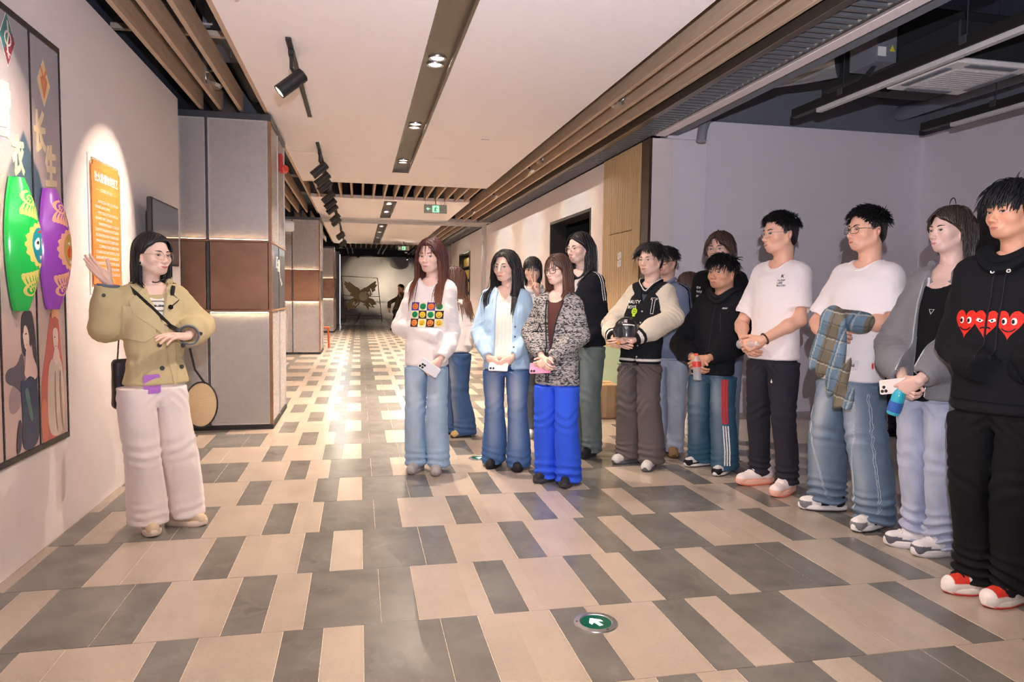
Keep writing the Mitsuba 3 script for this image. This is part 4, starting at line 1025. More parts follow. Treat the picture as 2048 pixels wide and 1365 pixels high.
def loft(st, e=2.3, cap=.012):
    """A body of upright stations (z, cx, cy, rx, ry[, ryb]) from the lowest to the highest; ryb: depth behind, if other than in front."""
    st = np.array([list(s) + ([s[4]] if len(s) < 6 else []) for s in st], float)
    z0, z1 = st[0, 0], st[-1, 0]
    lo = np.array([(st[:, 1] - st[:, 3]).min(), (st[:, 2] - st[:, 5]).min(), z0])
    hi = np.array([(st[:, 1] + st[:, 3]).max(), (st[:, 2] + st[:, 4]).max(), z1])
    def fn(x, y, z):
        q = spl(z.ravel(), st[:, 0], st[:, 1:]).astype(f4)
        cx, cy, rx, rf, rb = (q[:, i][None, None, :] for i in range(5))
        yy = y - cy
        ry = np.where(yy > 0, rf, rb)
        k = ((np.abs(x - cx) / rx) ** e + (np.abs(yy) / ry) ** e) ** (1 / e)
        d = (k - 1) * np.minimum(rx, ry)
        dz = np.maximum(z0 - z, z - z1)
        return (-smin(-d, -np.broadcast_to(dz, d.shape), cap)).astype(f4)
    return lo, hi, fn
def boxp(lo, hi, r=0.0):
    lo, hi = np.asarray(lo, float), np.asarray(hi, float)
    c, e = (lo + hi) / 2, (hi - lo) / 2 - r
    def fn(x, y, z):
        q = [np.abs(v - f4(c[i])) - e[i] for i, v in enumerate((x, y, z))]
        o = np.sqrt(sum(np.maximum(v, 0) ** 2 for v in q))
        return (o + np.minimum(np.maximum(np.maximum(q[0], q[1]), q[2]), 0) - r).astype(f4)
    return lo, hi, fn
def merge(g, lo, hi, k, build, cutk=None):
    """Builds a piece in a grid of its own on g's lattice and joins it to g."""
    o = np.floor((np.asarray(lo) - g.lo) / g.h).astype(int)
    q = Grid(g.lo + o * g.h, hi, g.h)
    build(q)
    a0, a1 = np.maximum(o, 0), np.minimum(o + q.n, g.n)
    s1, s2 = tuple(slice(x, y) for x, y in zip(a0, a1)), tuple(slice(x, y) for x, y in zip(a0 - o, a1 - o))
    g.d[s1] = smin(g.d[s1], q.d[s2], k)
def disp(g, fn):
    """Moves the surface outwards by fn(points) where it is near."""
    m = np.abs(g.d) < .035
    i = np.argwhere(m)
    p = g.lo + g.h * i
    g.d[m] -= fn(p).astype(f4)
def N3(p, s, seed=0):
    return meshkit.noise(p * np.asarray(s), seed) - .5

# ------------------------------------------------------------------ head (y forward, z up, x to the person's right; origin between the eyes' level and the skull's middle)
def head_field(sex):
    w = sex == 'f'
    g = Grid((-.105, -.13, -.27), (.105, .13, .135), .0029)
    g.add(ell((0, -.012, .034), (.074, .094, .084)), .0)
    g.add(ell((0, .012, -.02), (.064 if w else .066, .074, .082)), .03)
    j = .043 if w else .048
    g.add(ell((0, .014, -.064), (j, .052, .038)), .03)
    g.add(ell((0, .053, -.090), (.018 if w else .021, .016, .0145)), .03)
    for s in (-1, 1):
        g.add(ell((s * .042, .048, -.024), (.022, .022, .021)), .03)
        g.add(cone((s * (.057 if w else .060), -.004, -.048), (s * .028, .042, -.086), .012 if w else .014, .011), .028)
        g.add(ell((s * .030, .062, .018), (.026, .018, .009)), .018)
        g.cut(ell((s * .0315, .098, -.001), (.019, .017, .011)), .016)
        g.add(ell((s * .0315, .069, -.002), (.0155, .0125, .0095)), .008)
    # nose
    g.add(cone((0, .080, .010), (0, .1015, -.033), .0062, .0092), .013)
    g.add(ell((0, .100, -.036), (.0095, .0095, .0085)), .008)
    for s in (-1, 1):
        g.add(ell((s * .0118, .0905, -.040), (.0076, .009, .0066)), .008)
        g.cut(ell((s * .007, .099, -.0475), (.0035, .004, .003)), .003)
    # mouth
    g.add(ell((0, .074, -.066), (.026, .016, .017)), .018)
    g.cut(cone((-.021, .092, -.0665), (.021, .092, -.0665), .0025, .0025), .004)
    g.add(ell((0, .0852, -.0625), (.017, .0055, .0040)), .006)
    g.add(ell((0, .0840, -.0715), (.014, .0055, .0044)), .006)
    g.cut(ell((0, .094, -.083), (.018, .008, .005)), .010)
    # ears
    for s in (-1, 1):
        R = rot_z(-s * .35) @ rot_y(s * .18) @ rot_x(.22)
        g.add(ell((s * .076, -.014, -.012), (.0085, .019, .031), R), .006)
        g.cut(ell((s * .086, -.010, -.008), (.007, .0095, .018), R), .005)
        g.add(ell((s * .073, -.006, -.040), (.007, .009, .009)), .006)
    # neck
    r = .047 if w else .055
    g.add(cone((0, -.030, -.06), (0, -.040, -.27), r, r * 1.08), .03)
    if not w:
        g.add(ell((0, .012, -.155), (.010, .010, .012)), .02)
    return g
HEADS = {}
def head(sex):
    if sex not in HEADS:
        g = head_field(sex)
        HEADS[sex] = (g, *g.mesh())
    return HEADS[sex]
def bump2(x, z, cx, cz, rx, rz):
    return np.exp(-((x - cx) / rx) ** 2 - ((z - cz) / rz) ** 2)
def skin_color(v, tone, blush=1.0):
    c = np.tile(np.asarray(tone, float), (len(v), 1))
    x, y, z = np.abs(v[:, 0]), v[:, 1], v[:, 2]
    front = np.clip((y - .03) / .04, 0, 1)
    b = (bump2(x, z, .043, -.032, .02, .02) * .55 + bump2(x, z, 0, -.038, .016, .014) * .5 + bump2(x, z, 0, -.1, .02, .012) * .3) * front * blush
    ear = np.exp(-((x - .082) / .01) ** 2) * np.exp(-((z + .012) / .035) ** 2) * .6
    b = np.clip(b + ear, 0, 1)[:, None]
    c = c * (1 - b * np.array([.02, .16, .18]))
    e = (bump2(x, z, .0315, .002, .02, .011) * front * .35)[:, None]
    c = c * (1 - e * np.array([.22, .30, .30]))
    return np.clip(c, 0, 1)

# ------------------------------------------------------------------ hands
CURL = {'relax': [(.25, .40, .25), (.32, .45, .28), (.36, .48, .28), (.42, .5, .3)], 'clasp': [(.62, .75, .4), (.68, .8, .42), (.72, .82, .42), (.74, .85, .45)],
        'grip': [(.85, 1.0, .55), (.9, 1.05, .55), (.95, 1.08, .55), (1.0, 1.1, .6)], 'open': [(-.02, .08, .05), (-.04, .06, .05), (-.02, .08, .05), (.02, .12, .08)],
        'peace': [(.02, .05, .03), (.02, .05, .03), (1.35, 1.45, .8), (1.35, 1.45, .8)], 'soft': [(.12, .25, .15), (.2, .3, .18), (.28, .36, .2), (.36, .42, .25)]}
_hands = {}
def hand(pose):
    """(vertices, faces) of a right hand: wrist at the origin, fingers along +y, palm down (-z), thumb towards -x."""
    if pose in _hands:
        return _hands[pose]
    g = Grid((-.118, -.085, -.112), (.075, .214, .045), .003)
    g.add(cone((0, -.006, 0), (0, .004, 0), .019, .022, (0, 0, 1), .84), 0)
    base = [(-.0285, .088, 0), (-.0095, .092, .002), (.0095, .088, .001), (.0270, .079, -.002)]
    for i, b in enumerate(base):
        g.add(cone((b[0] * .55, .0, -.002), b, .0145, .0112), .012)
    g.add(ell((-.022, .035, -.012), (.017, .030, .013), rot_z(.35)), .014)
    g.add(ell((.022, .035, -.009), (.012, .030, .011)), .012)
    ln = [(.040, .025, .021), (.044, .028, .022), (.041, .026, .022), (.032, .021, .019)]
    sp = {'open': [.10, .02, -.06, -.16], 'peace': [.20, -.12, -.02, -.02]}.get(pose, [.045, .01, -.025, -.06])
    for i, b in enumerate(base):
        p, a, pts = np.array(b, float), 0.0, [np.array(b, float)]
        for j in range(3):
            a += CURL[pose][i][j]
            d = rot_z(sp[i]) @ np.array([0, math.cos(a), -math.sin(a)])
            p = p + d * ln[i][j]
            pts.append(p)
        r = np.array([.0093, .0086, .0078, .0066]) * (1.0 if i < 3 else .88)
        gi = Grid(np.min(pts, 0) - .018, np.max(pts, 0) + .018, .003)
        gi.lo = g.lo + np.round((gi.lo - g.lo) / g.h) * g.h
        gi.ax = [(gi.lo[q] + gi.h * np.arange(gi.n[q])).astype(f4) for q in range(3)]
        for j in range(3):
            gi.add(cone(pts[j], pts[j + 1], r[j], r[j + 1]), .002)
            gi.add(ell(pts[j + 1] if j < 2 else pts[3], [r[j + 1] * 1.06] * 3), .002)
        o = np.round((gi.lo - g.lo) / g.h).astype(int)
        a0, a1 = np.maximum(o, 0), np.minimum(o + gi.n, g.n)
        s1, s2 = tuple(slice(x, y) for x, y in zip(a0, a1)), tuple(slice(x, y) for x, y in zip(a0 - o, a1 - o))
        g.d[s1] = smin(g.d[s1], gi.d[s2], .003)
    t0 = np.array([-.022, .022, -.008])
    dirs = {'open': [(-.72, .62, -.22), (-.55, .8, -.2), (-.4, .9, -.15)], 'peace': [(-.3, .7, -.65), (.35, .6, -.72), (.6, .5, -.6)], 'grip': [(-.45, .6, -.6), (-.05, .75, -.66), (.2, .7, -.65)]}.get(pose, [(-.55, .72, -.38), (-.22, .9, -.36), (-.02, .94, -.34)])
    r, p = [.0145, .0108, .0098, .0080], t0
    for j, L in enumerate((.044, .032, .026)):
        d = np.array(dirs[j]) / np.linalg.norm(dirs[j])
        g.add(cone(p, p + d * L, r[j], r[j + 1]), .008 if j == 0 else .003)
        p = p + d * L
    _hands[pose] = g.mesh()
    return _hands[pose]
def nrm(v):
    v = np.asarray(v, float)
    return v / (np.linalg.norm(v) + 1e-12)
def placed_hand(pose, side, wrist, d, palm, size=1.0):
    """side +1: the person's right hand. d: where the fingers point; palm: where the palm faces."""
    V, F = hand(pose)
    V = V.copy() * size
    if side < 0:
        V[:, 0] *= -1
        F = F[:, ::-1]
    y = nrm(d)
    z = -nrm(np.asarray(palm, float) - y * (np.asarray(palm, float) @ y))
    x = np.cross(y, z)
    return np.asarray(wrist) + V @ np.array([x, y, z]), F

# ------------------------------------------------------------------ hair
def strands(roots, dirs, lengths, n, collide, gravity, bend=.35, limit=None, seed=0, curl=0.0):
    """Paths (m, n+1, 3): each walks along dirs, turns to gravity and is kept outside collide(p) -> (distance, outward normal)."""
    p, d = roots.copy(), dirs.copy()
    path = [p.copy()]
    st = (np.asarray(lengths, float) / n)[:, None]
    rg = np.random.default_rng(seed)
    wob = rg.normal(size=(len(p), 3)) * curl
    for i in range(n):
        q = p + d * st
        dist, nn = collide(q)
        push = np.maximum(.0 - dist, 0)[:, None]
        q = q + nn * push
        if limit is not None:
            q = limit(q)
        step = q - p
        L = np.linalg.norm(step, axis=1, keepdims=True) + 1e-9
        step = step / L
        p = p + step * st
        path.append(p.copy())
        d = step * (1 - gravity) + np.array([0, 0, -1.0]) * gravity + wob * math.sin(i * 1.3)
        d /= np.linalg.norm(d, axis=1, keepdims=True) + 1e-9
    return np.stack(path, 1)
def ribbon_mesh(paths, rad, sides=5, flat=.55, outward=None, taper=.35):
    """All strands as one mesh of flattened tubes."""
    m, n, _ = paths.shape
    t = np.gradient(paths, axis=1)
    t /= np.linalg.norm(t, axis=2, keepdims=True) + 1e-9
    o = np.array([0, -.01, .0]) if outward is None else outward
    up = paths - o
    up[..., 2] *= .3
    b = up - t * (up * t).sum(-1, keepdims=True)
    b /= np.linalg.norm(b, axis=2, keepdims=True) + 1e-9
    a = np.cross(t, b)
    s = np.linspace(0, 1, n)
    prof = np.where(s < .12, .55 + .45 * s / .12, 1.0) * np.where(s > .55, 1 - (1 - taper) * ((s - .55) / .45) ** 1.6, 1.0)
    r = np.broadcast_to(np.asarray(rad, float), (m,))[:, None] * prof[None]
    ang = np.arange(sides) * 2 * np.pi / sides
    v = paths[:, :, None] + r[:, :, None, None] * (np.cos(ang)[:, None] * a[:, :, None] + flat * np.sin(ang)[:, None] * b[:, :, None])
    i, j, k = np.meshgrid(np.arange(m), np.arange(n - 1), np.arange(sides), indexing='ij')
    id_ = lambda I, J, K: (I * n + J) * sides + K % sides
    q = np.stack([id_(i, j, k), id_(i, j + 1, k), id_(i, j + 1, k + 1), id_(i, j, k + 1)], -1).reshape(-1, 4)
    f = np.vstack([q[:, [0, 1, 2]], q[:, [0, 2, 3]]])
    base = (np.arange(m) * n + n - 1)[:, None] * sides
    e = np.vstack([np.stack([base[:, 0], base[:, 0] + k2, base[:, 0] + k2 + 1], 1) for k2 in range(1, sides - 1)])
    return v.reshape(-1, 3), np.vstack([f, e]), sides
def _marl(p, n, uv):
    # knitted rows of black and white yarn
    r = dr.floor(p.z / .0055)
    a = noise(p.x * 95 + r * 7.3, p.y * 95, r * 3.1)
    b = noise(r * .9, p.x * 4, p.y * 4)
    return mix(mi.Color3f(.03, .03, .036), mi.Color3f(.40, .385, .38), smoothstep(.30, .66, a * .75 + b * .35 - .03))
procmat('marled_knit', _marl, .9, .1)
# ------------------------------------------------------------------ one person from a description
def cam_ray(px, py):
    return cam_f + cam_r * (px - 1024) / CAM_F - cam_u * (py - 682.5) / CAM_F
def on_floor(px, py):
    d = cam_ray(px, py)
    return cam_o + d * (-cam_o[2] / d[2])
HAIRLINE = ([-.12, -.07, -.035, -.012, .012, .03, .055, .09], [-.085, -.085, -.055, .012, .004, .030, .066, .080])
def vary(n, seed, amp):
    return 1 + amp * (np.random.default_rng(seed).random(n) * 2 - 1)
class Person:
    def __init__(s, label, feet, eye, hh, phi, hphi, sex='m', W=1.0, pitch=0.0, tone=(226, 184, 162), seed=1, dy=0.0, lift=0.0, jaw=1.0, cheeks=1.0, tilt=0.0, hip=(0, 0), no_neck=False):
        s.key = thing('person', label, 'person')
        s.sex, s.W, s.seed, s.tone = sex, W, seed, np.array(s2l(*tone))
        f = [on_floor(*p) for p in feet]
        s.root = (f[0] + f[1]) / 2
        s.depth = (s.root - cam_o) @ cam_f
        tc = math.atan2(-s.root[1], -s.root[0])
        a = tc + math.radians(phi)
        fw = np.array([math.cos(a), math.sin(a), 0])
        s.R = np.array([[fw[1], -fw[0], 0], fw, [0, 0, 1.0]])        # rows: right, forward, up
        s.feet = [s.R @ (q - s.root) for q in f]
        s.hs = hh * s.depth / CAM_F / (.252 if sex == 'm' else .250)
        hy = math.radians(hphi - phi)
        # forward of the head in local axes: yaw turns towards the viewer's right, the person's left
        s.HR = rot_z(hy) @ rot_x(math.radians(pitch)) @ rot_y(math.radians(tilt))
        # the eyes' middle lies .085 in front of the head's own middle
        s.E = s.loc(*eye, -.085 * s.hs * math.cos(math.radians(hphi))) - s.HR @ np.array([0, .085 * s.hs, 0])
        s.H = s.E[2] + .118 * s.hs
        s.HC = s.E
        s.neck0 = s.E + np.array([0, -.04, -.27]) * s.hs
        s.jaw, s.cheeks = jaw, cheeks
        s.hip = np.array([hip[0], hip[1]])
        s.zh = .515 * s.H
        s.face()
    def loc(s, px, py, dd=0.0):
        d = cam_ray(px, py)
        return s.R @ (cam_o + d * (s.depth + dd) - s.root)
    def world(s, v):
        return s.root + np.asarray(v) @ s.R
    def put(s, name, V, F, mat, color=None, smooth=True, parent=None, label=None):
        V = s.world(V)
        if color is not None:
            color = np.clip(np.broadcast_to(color, (len(V), 3)), 0, 1)
        return put(name, trimesh.Trimesh(V, F, process=False), mat, parent or s.key, smooth, label, color=color)
    def putm(s, name, m, mat, smooth=False, parent=None, label=None, color=None):
        return s.put(name, np.array(m.vertices), np.array(m.faces), mat, color, smooth, parent, label)
    def hd(s, v):
        """Head coordinates to local."""
        return s.HC + (np.asarray(v) * s.hs) @ s.HR.T
    def cx(s, z):
        """The body's axis at height z: over the feet at the hips, under the neck at the top."""
        t = np.clip((np.asarray(z, float) - s.zh) / (s.neck0[2] + .06 - s.zh), 0, 1.1)
        t0 = np.clip(np.asarray(z, float) / s.zh, 0, 1) ** 1.5
        top = np.array([s.neck0[0], s.neck0[1] + .02])
        return s.hip * (t0 * (1 - t))[..., None] + top * t[..., None]
    def warp(s, V):
        V = V.copy()
        lower = np.clip((-.02 - V[:, 2]) / .06, 0, 1) * np.clip((V[:, 2] + .16) / .05, 0, 1)
        V[:, 0] *= 1 + (s.jaw - 1) * lower
        mid = np.exp(-((V[:, 2] + .035) / .035) ** 2)
        V[:, 0] *= 1 + (s.cheeks - 1) * mid
        return V
    def face(s):
        g, V, F = head(s.sex)
        Vw = s.warp(V)
        col = skin_color(V, s.tone)
        t = np.clip((-.10 - V[:, 2]) / .13, 0, 1)
        t = (t * t * (3 - 2 * t))[:, None]
        turned = s.HC + (Vw * s.hs) @ s.HR.T
        yaw = math.atan2(-s.HR[0, 1], s.HR[1, 1])
        straight = s.HC + (Vw * s.hs) @ rot_z(yaw * .25).T
        s.headV, s.headF, s.headC = turned * (1 - t) + straight * t, F, col
        s.g = g
    def feature(s, name, V, F, mat, color, smooth=True, parent=None):
        return s.put(name, s.hd(s.warp(np.asarray(V, float))), F, mat, color, smooth, parent)
    def face_features(s, brow, lips=(204, 132, 124), gaze=(0, 0), eye_h=1.0, smile=0.0, brow_w=1.0, lash=1.0):
        g = s.g
        brow_c = np.array(s2l(*brow))
        for sd in (-1, 1):
            U, Vv = np.meshgrid(np.linspace(-1, 1, 17), np.linspace(-1, 1, 9), indexing='ij')
            up = .0054 * eye_h * np.clip(1 - np.abs(U + .12) ** 2.2, 0, 1) ** .75
            dn = -.0040 * eye_h * np.clip(1 - np.abs(U - .1) ** 2.4, 0, 1) ** .8
            z = np.where(Vv > 0, up * Vv, -dn * Vv)
            x = U * .0142
            P = np.stack([sd * (x + .0320), np.full(x.shape, .12), z - .0015 + .0022 * U], -1).reshape(-1, 3)
            q = g.march(P, (0, -1, 0), .08)
            dome = .0012 + .0012 * np.clip(1 - U ** 2, 0, 1).ravel() * np.clip(1 - Vv ** 2, 0, 1).ravel()
            q[:, 1] += dome
            ix, iz = sd * .0320 + gaze[0], gaze[1] - .001
            r = np.hypot(P[:, 0] - ix, P[:, 2] - iz)
            c = np.tile([.72, .68, .65], (len(q), 1))
            c = np.where((r < .0062)[:, None], np.array([.035, .020, .013]), c)
            c = np.where((r < .0028)[:, None], np.array([.006, .005, .005]), c)
            c = np.where((np.hypot(P[:, 0] - ix - .002, P[:, 2] - iz - .002) < .0011)[:, None], np.array([.9, .9, .9]), c)
            ii = np.arange(17 * 9).reshape(17, 9)
            f = np.stack([ii[:-1, :-1], ii[1:, :-1], ii[1:, 1:], ii[:-1, 1:]], -1).reshape(-1, 4)
            f = np.vstack([f[:, [0, 1, 2]], f[:, [0, 2, 3]]])
            if sd > 0:
                f = f[:, ::-1]
            e = s.feature('eye', q, f, 'vertex_gloss', c)
            top = q.reshape(17, 9, 3)[:, 8].copy()
            top[:, 1] += .0012
            low = q.reshape(17, 9, 3)[2:-2, 0].copy()
            low[:, 1] += .0004
            m = tube(top, np.interp(np.linspace(0, 1, 17), [0, .5, 1], [.0007, .00125, .0010]) * lash, 6)
            s.feature('eyelashes', m.vertices, m.faces, 'vertex_matte', np.array([.012, .009, .008]), True, e)
            # eyelid crease
            lid = q.reshape(17, 9, 3)[1:-1, 8].copy()
            lid[:, 2] += .0042
            lid = g.march(lid + np.array([0, .03, 0]), (0, -1, 0), .07)
            m = tube(lid, .0006, 5)
            s.feature('eyelid', m.vertices, m.faces, 'vertex_skin', s.tone * np.array([.55, .42, .38]), True, e)
            t = np.linspace(0, 1, 12)
            bx = .0140 + .036 * t
            bz = .0185 + .0065 * np.sin(t * 2.2) - .004 * t
            B = g.march(np.stack([sd * bx, np.full(12, .13), bz], -1), (0, -1, 0), .09)
            B[:, 1] += .0004
            r = np.interp(t, [0, .15, .6, 1], [.0018, .0030, .0026, .0008]) * brow_w
            m = tube(B, r, 6, hint=(0, 1, 0))
            d = np.array(m.vertices)
            s.feature('eyebrow', d, m.faces, 'vertex_matte', brow_c)
        U, Vv = np.meshgrid(np.linspace(-1, 1, 19), np.linspace(0, 1, 5), indexing='ij')
        for up in (1, 0):
            w = .0215 + .002 * smile
            x = U * w
            line = -.0665 + .0045 * smile * U ** 2 - .0012 * (1 - U ** 2)
            if up:
                edge = line + (.0062 * np.clip(1 - np.abs(U) ** 1.6, 0, 1) - .0013 * np.exp(-(U / .16) ** 2))
            else:
                edge = line - .0072 * np.clip(1 - np.abs(U) ** 2.2, 0, 1)
            z = line + (edge - line) * Vv
            P = np.stack([x, np.full(x.shape, .13), z], -1).reshape(-1, 3)
            q = g.march(P, (0, -1, 0), .09)
            q[:, 1] += (.0005 + .0008 * np.sin(np.pi * np.clip(Vv, .05, 1)) * np.clip(1 - U ** 2, 0, 1)).ravel()
            c = np.array(s2l(*lips)) * (np.where(Vv < .12, .42, 1.0) * (.92 + .08 * (1 - up))).ravel()[:, None]
            ii = np.arange(19 * 5).reshape(19, 5)
            f = np.stack([ii[:-1, :-1], ii[1:, :-1], ii[1:, 1:], ii[:-1, 1:]], -1).reshape(-1, 4)
            f = np.vstack([f[:, [0, 1, 2]], f[:, [0, 2, 3]]])
            s.feature('lip', q, f if not up else f[:, ::-1], 'vertex_skin', c)
    def glasses(s, color=(.6, .58, .55), metal=True, shape='round', r=.0011, size=1.0):
        mat = plain(color, .25, .5, .8 if metal else 0.0)
        k = s.key + '__glasses'
        fr = []
        lenses = []
        for sd in (-1, 1):
            t = np.linspace(0, 2 * np.pi, 29)
            a, b, e = {'round': (.0235, .0205, 2.2), 'rect': (.0262, .0178, 3.2), 'square': (.025, .0205, 3.0)}[shape]
            x = a * size * np.sign(np.cos(t)) * np.abs(np.cos(t)) ** (2 / e)
            z = b * size * np.sign(np.sin(t)) * np.abs(np.sin(t)) ** (2 / e)
            X = sd * .0335 + x
            P = np.stack([X, .0995 - 3.2 * X ** 2 - .06 * (z), z - .005], -1)
            fr.append(tube(P[:-1].tolist() + [P[0].tolist(), P[1].tolist()], r, 6, False))
            c = P[:-1].mean(0)
            n = 28
            lenses.append(trimesh.Trimesh(np.vstack([P[:-1], c]), [[i, (i + 1) % n, n] for i in range(n)], process=False))
            h0 = np.array([sd * (.0335 + a * size), .0995 - 3.2 * (.0335 + a * size) ** 2, .003])
            fr.append(tube([h0, (sd * .071, .07, .005), (sd * .080, .02, .006), (sd * .0835, -.015, .004), (sd * .082, -.032, -.012)], r * 1.05, 6))
            for q in (-.008,):
                fr.append(tube([(sd * .011, .0985, -.006), (sd * .0095, .094, -.012)], r * .8, 5))
        fr.append(tube([(-.0335 + .0225 * size, .0985, .0), (0, .1025, .0025), (.0335 - .0225 * size, .0985, .0)], r, 6))
        m = cat(*fr)
        m.vertices[:] = s.hd(m.vertices)
        g = s.putm('glasses', m, mat, True)
        for L in lenses:
            s.put('lens', s.hd(L.vertices), L.faces, 'clear_glass', None, False, g)
    # ---------------------------------------------------------------- clothes
    def torso_stations(s, hem, w=(1, 1, 1, 1), d=(1, 1, 1, 1), belly=0.0):
        H, W = s.H, s.W
        f = s.sex == 'f'
        zs = [hem, .585 * H, .70 * H, .765 * H, .806 * H, .838 * H]
        rx = [.152 * w[0], (.140 if f else .146) * w[1], (.148 if f else .158) * w[2], (.148 if f else .160) * w[3], (.116 if f else .122) * w[3], .066]
        rf = [.108 * d[0], .098 * d[1] + belly, (.122 if f else .112) * d[2], .108 * d[3], .080, .052]
        rb = [.112 * d[0], .092 * d[1], .098 * d[2], .098 * d[3], .082, .056]
        k = H / 1.72
        out = []
        if hem > .56 * H:
            base = [.46 * H] + zs[1:]
            keep = [hem] + [z for z in zs[1:] if z > hem + .02]
            rx, rf, rb = (list(np.interp(keep, base, q)) for q in (rx, rf, rb))
            zs = keep
        for z, a, b, c in zip(zs, rx, rf, rb):
            q = s.cx(np.array(z))
            out.append((z, q[0], q[1], a * W * k, b * W * k, c * W * k))
        return out
    def shoulder(s, sd, drop=0.0):
        """Joint of the right (+1) or left (-1) shoulder."""
        k = s.H / 1.72
        q = s.cx(np.array(.80 * s.H))
        return np.array([q[0] + sd * (.142 if s.sex == 'f' else .152) * s.W * k, q[1] - .005, (.795 - drop) * s.H])
    def reach(s, S, px, L, side):
        """The point seen at px that lies L from S: the nearer ('n') or the farther ('f') one, else the closest."""
        d = nrm(s.R @ cam_ray(*px))
        o = s.R @ (cam_o - s.root)
        b = (S - o) @ d
        m2 = ((o + d * b - S) ** 2).sum()
        h = math.sqrt(max(L * L - m2, 0))
        return o + d * (b + h * {'n': -1, 'f': 1, 'm': .25, 'mn': -.35, 'c': 0}[side])
    def arms(s, right, left):
        """Each: elbow (px, py, dd), wrist (px, py, dd), fingers' direction and palm's direction in local axes, pose."""
        s.arm = {}
        for sd, a in ((1, right), (-1, left)):
            if a is None:
                continue
            Lu, Lf = .168 * s.H * a.get('lu', 1), .148 * s.H * a.get('lf', 1)
            E = s.loc(*a['elbow']) if len(a['elbow']) > 2 else s.reach(s.shoulder(sd), a['elbow'], Lu, a.get('es', 'm'))
            Wr = s.loc(*a['wrist']) if len(a['wrist']) > 2 else s.reach(E, a['wrist'], Lf, a.get('ws', 'n'))
            if a.get('front', .15):
                d = nrm(s.R @ cam_ray(*a['wrist'][:2]))
                need = a.get('front', .15) * s.W - (Wr[1] - float(s.cx(np.array(Wr[2]))[1]))
                if need > 0:
                    Wr = Wr + d * (need / d[1])
            s.arm[sd] = dict(S=s.shoulder(sd), E=E, W=Wr, dir=nrm(a.get('dir', Wr - E)), palm=np.asarray(a.get('palm', (0, -1, -.3)), float), pose=a.get('pose', 'relax'), hand=a.get('hand', True))
    def hands_and_body(s, bare=None, hand_size=None):
        """The skin: head, neck, trunk, arms and hands as one mesh."""
        k = hand_size or (s.hs * (.93 if s.sex == 'f' else 1.0))
        parts = [(s.headV, s.headF, s.headC)]
        g = Grid((-.3 + s.cx(np.array(.8 * s.H))[0], -.22 + s.cx(np.array(.8 * s.H))[1], .50 * s.H), (.3 + s.cx(np.array(.8 * s.H))[0], .2 + s.cx(np.array(.8 * s.H))[1], .90 * s.H), .012)
        st = [(z, a, b, max(c - .030, .03), max(d - .028, .03), max(e - .03, .03)) for z, a, b, c, d, e in s.torso_stations(.52 * s.H)]
        st[-1] = (st[-1][0], st[-1][1], st[-1][2], .050 * s.hs, .046 * s.hs, .050 * s.hs)
        g.add(loft(st), 0)
        for sd in s.arm:
            S = s.arm[sd]['S']
            g.add(cone(s.neck0 + np.array([0, 0, .07 * s.hs]), S + np.array([-sd * .03, 0, -.012]), .048 * s.hs, .036), .04)
        V, F = g.mesh()
        parts.append((V, F, np.tile(s.tone, (len(V), 1))))
        for sd, a in s.arm.items():
            S, E, Wr = a['S'] + np.array([-sd * .02, 0, -.02]), a['E'], a['W']
            if not a['hand']:
                Wr = E + (Wr - E) * .7
            pts = np.array([S, E, Wr])
            h = .0065 if bare else .011
            g = Grid(pts.min(0) - .08, pts.max(0) + .08, h)
            r = (.046, .038, .0262) if s.sex == 'm' else (.037, .031, .0228)
            if bare:
                r = tuple(np.array(r) * bare)
            mid = E + (Wr - E) * .30
            chain(g, [S, E, mid, Wr], [r[0], r[1] * 1.0, r[1] * 1.02, r[2]], .02, .03)
            V, F = g.mesh()
            c = np.tile(s.tone, (len(V), 1))
            parts.append((V, F, c))
            if a['hand']:
                V, F = placed_hand(a['pose'], sd, Wr, a['dir'], a['palm'], k)
                c = np.tile(s.tone * np.array([1.0, .96, .94]), (len(V), 1))
                parts.append((V, F, c))
        n, VV, FF, CC = 0, [], [], []
        for V, F, c in parts:
            VV.append(V)
            FF.append(F + n)
            CC.append(c)
            n += len(V)
        V, F, C = np.vstack(VV), np.vstack(FF), np.vstack(CC)
        s.put('body', V, F, 'vertex_skin', C)
    def top(s, hem, sleeves, w=(1, 1, 1, 1), d=(1, 1, 1, 1), fold=.006, seed=0, short=None, belly=0.0, shoulder_r=.062, h=.0075, k_arm=.05, cuff_bulge=0.0, hem_pull=.0):
        """The field of an upper garment: trunk and sleeves (radii at shoulder, elbow, cuff). short: fraction of the upper arm that a short sleeve covers."""
        st = s.torso_stations(hem, w, d, belly)
        pts = [np.array([a['S'] for a in s.arm.values()] + [a['E'] for a in s.arm.values()] + [a['W'] for a in s.arm.values() if not short])]
        q = s.cx(np.array(.7 * s.H))
        ext = np.vstack([pts[0], [[q[0] - .26, q[1] - .22, hem - .02]], [[q[0] + .26, q[1] + .24, .86 * s.H]]])
        lo, hi = ext.min(0) - .10, ext.max(0) + .10
        lo[2] = min(lo[2], hem - .03)
        hi[2] = max(hi[2], .88 * s.H)
        g = Grid(lo, hi, h)
        g.add(loft(st, 2.35, .014), 0)
        nb = s.neck0 + np.array([0, .0, .055 * s.hs])
        for sd, a in s.arm.items():
            g.add(cone(nb, a['S'] + np.array([-sd * .028, 0, -.018]), .052 * s.hs, shoulder_r * .86), .06)
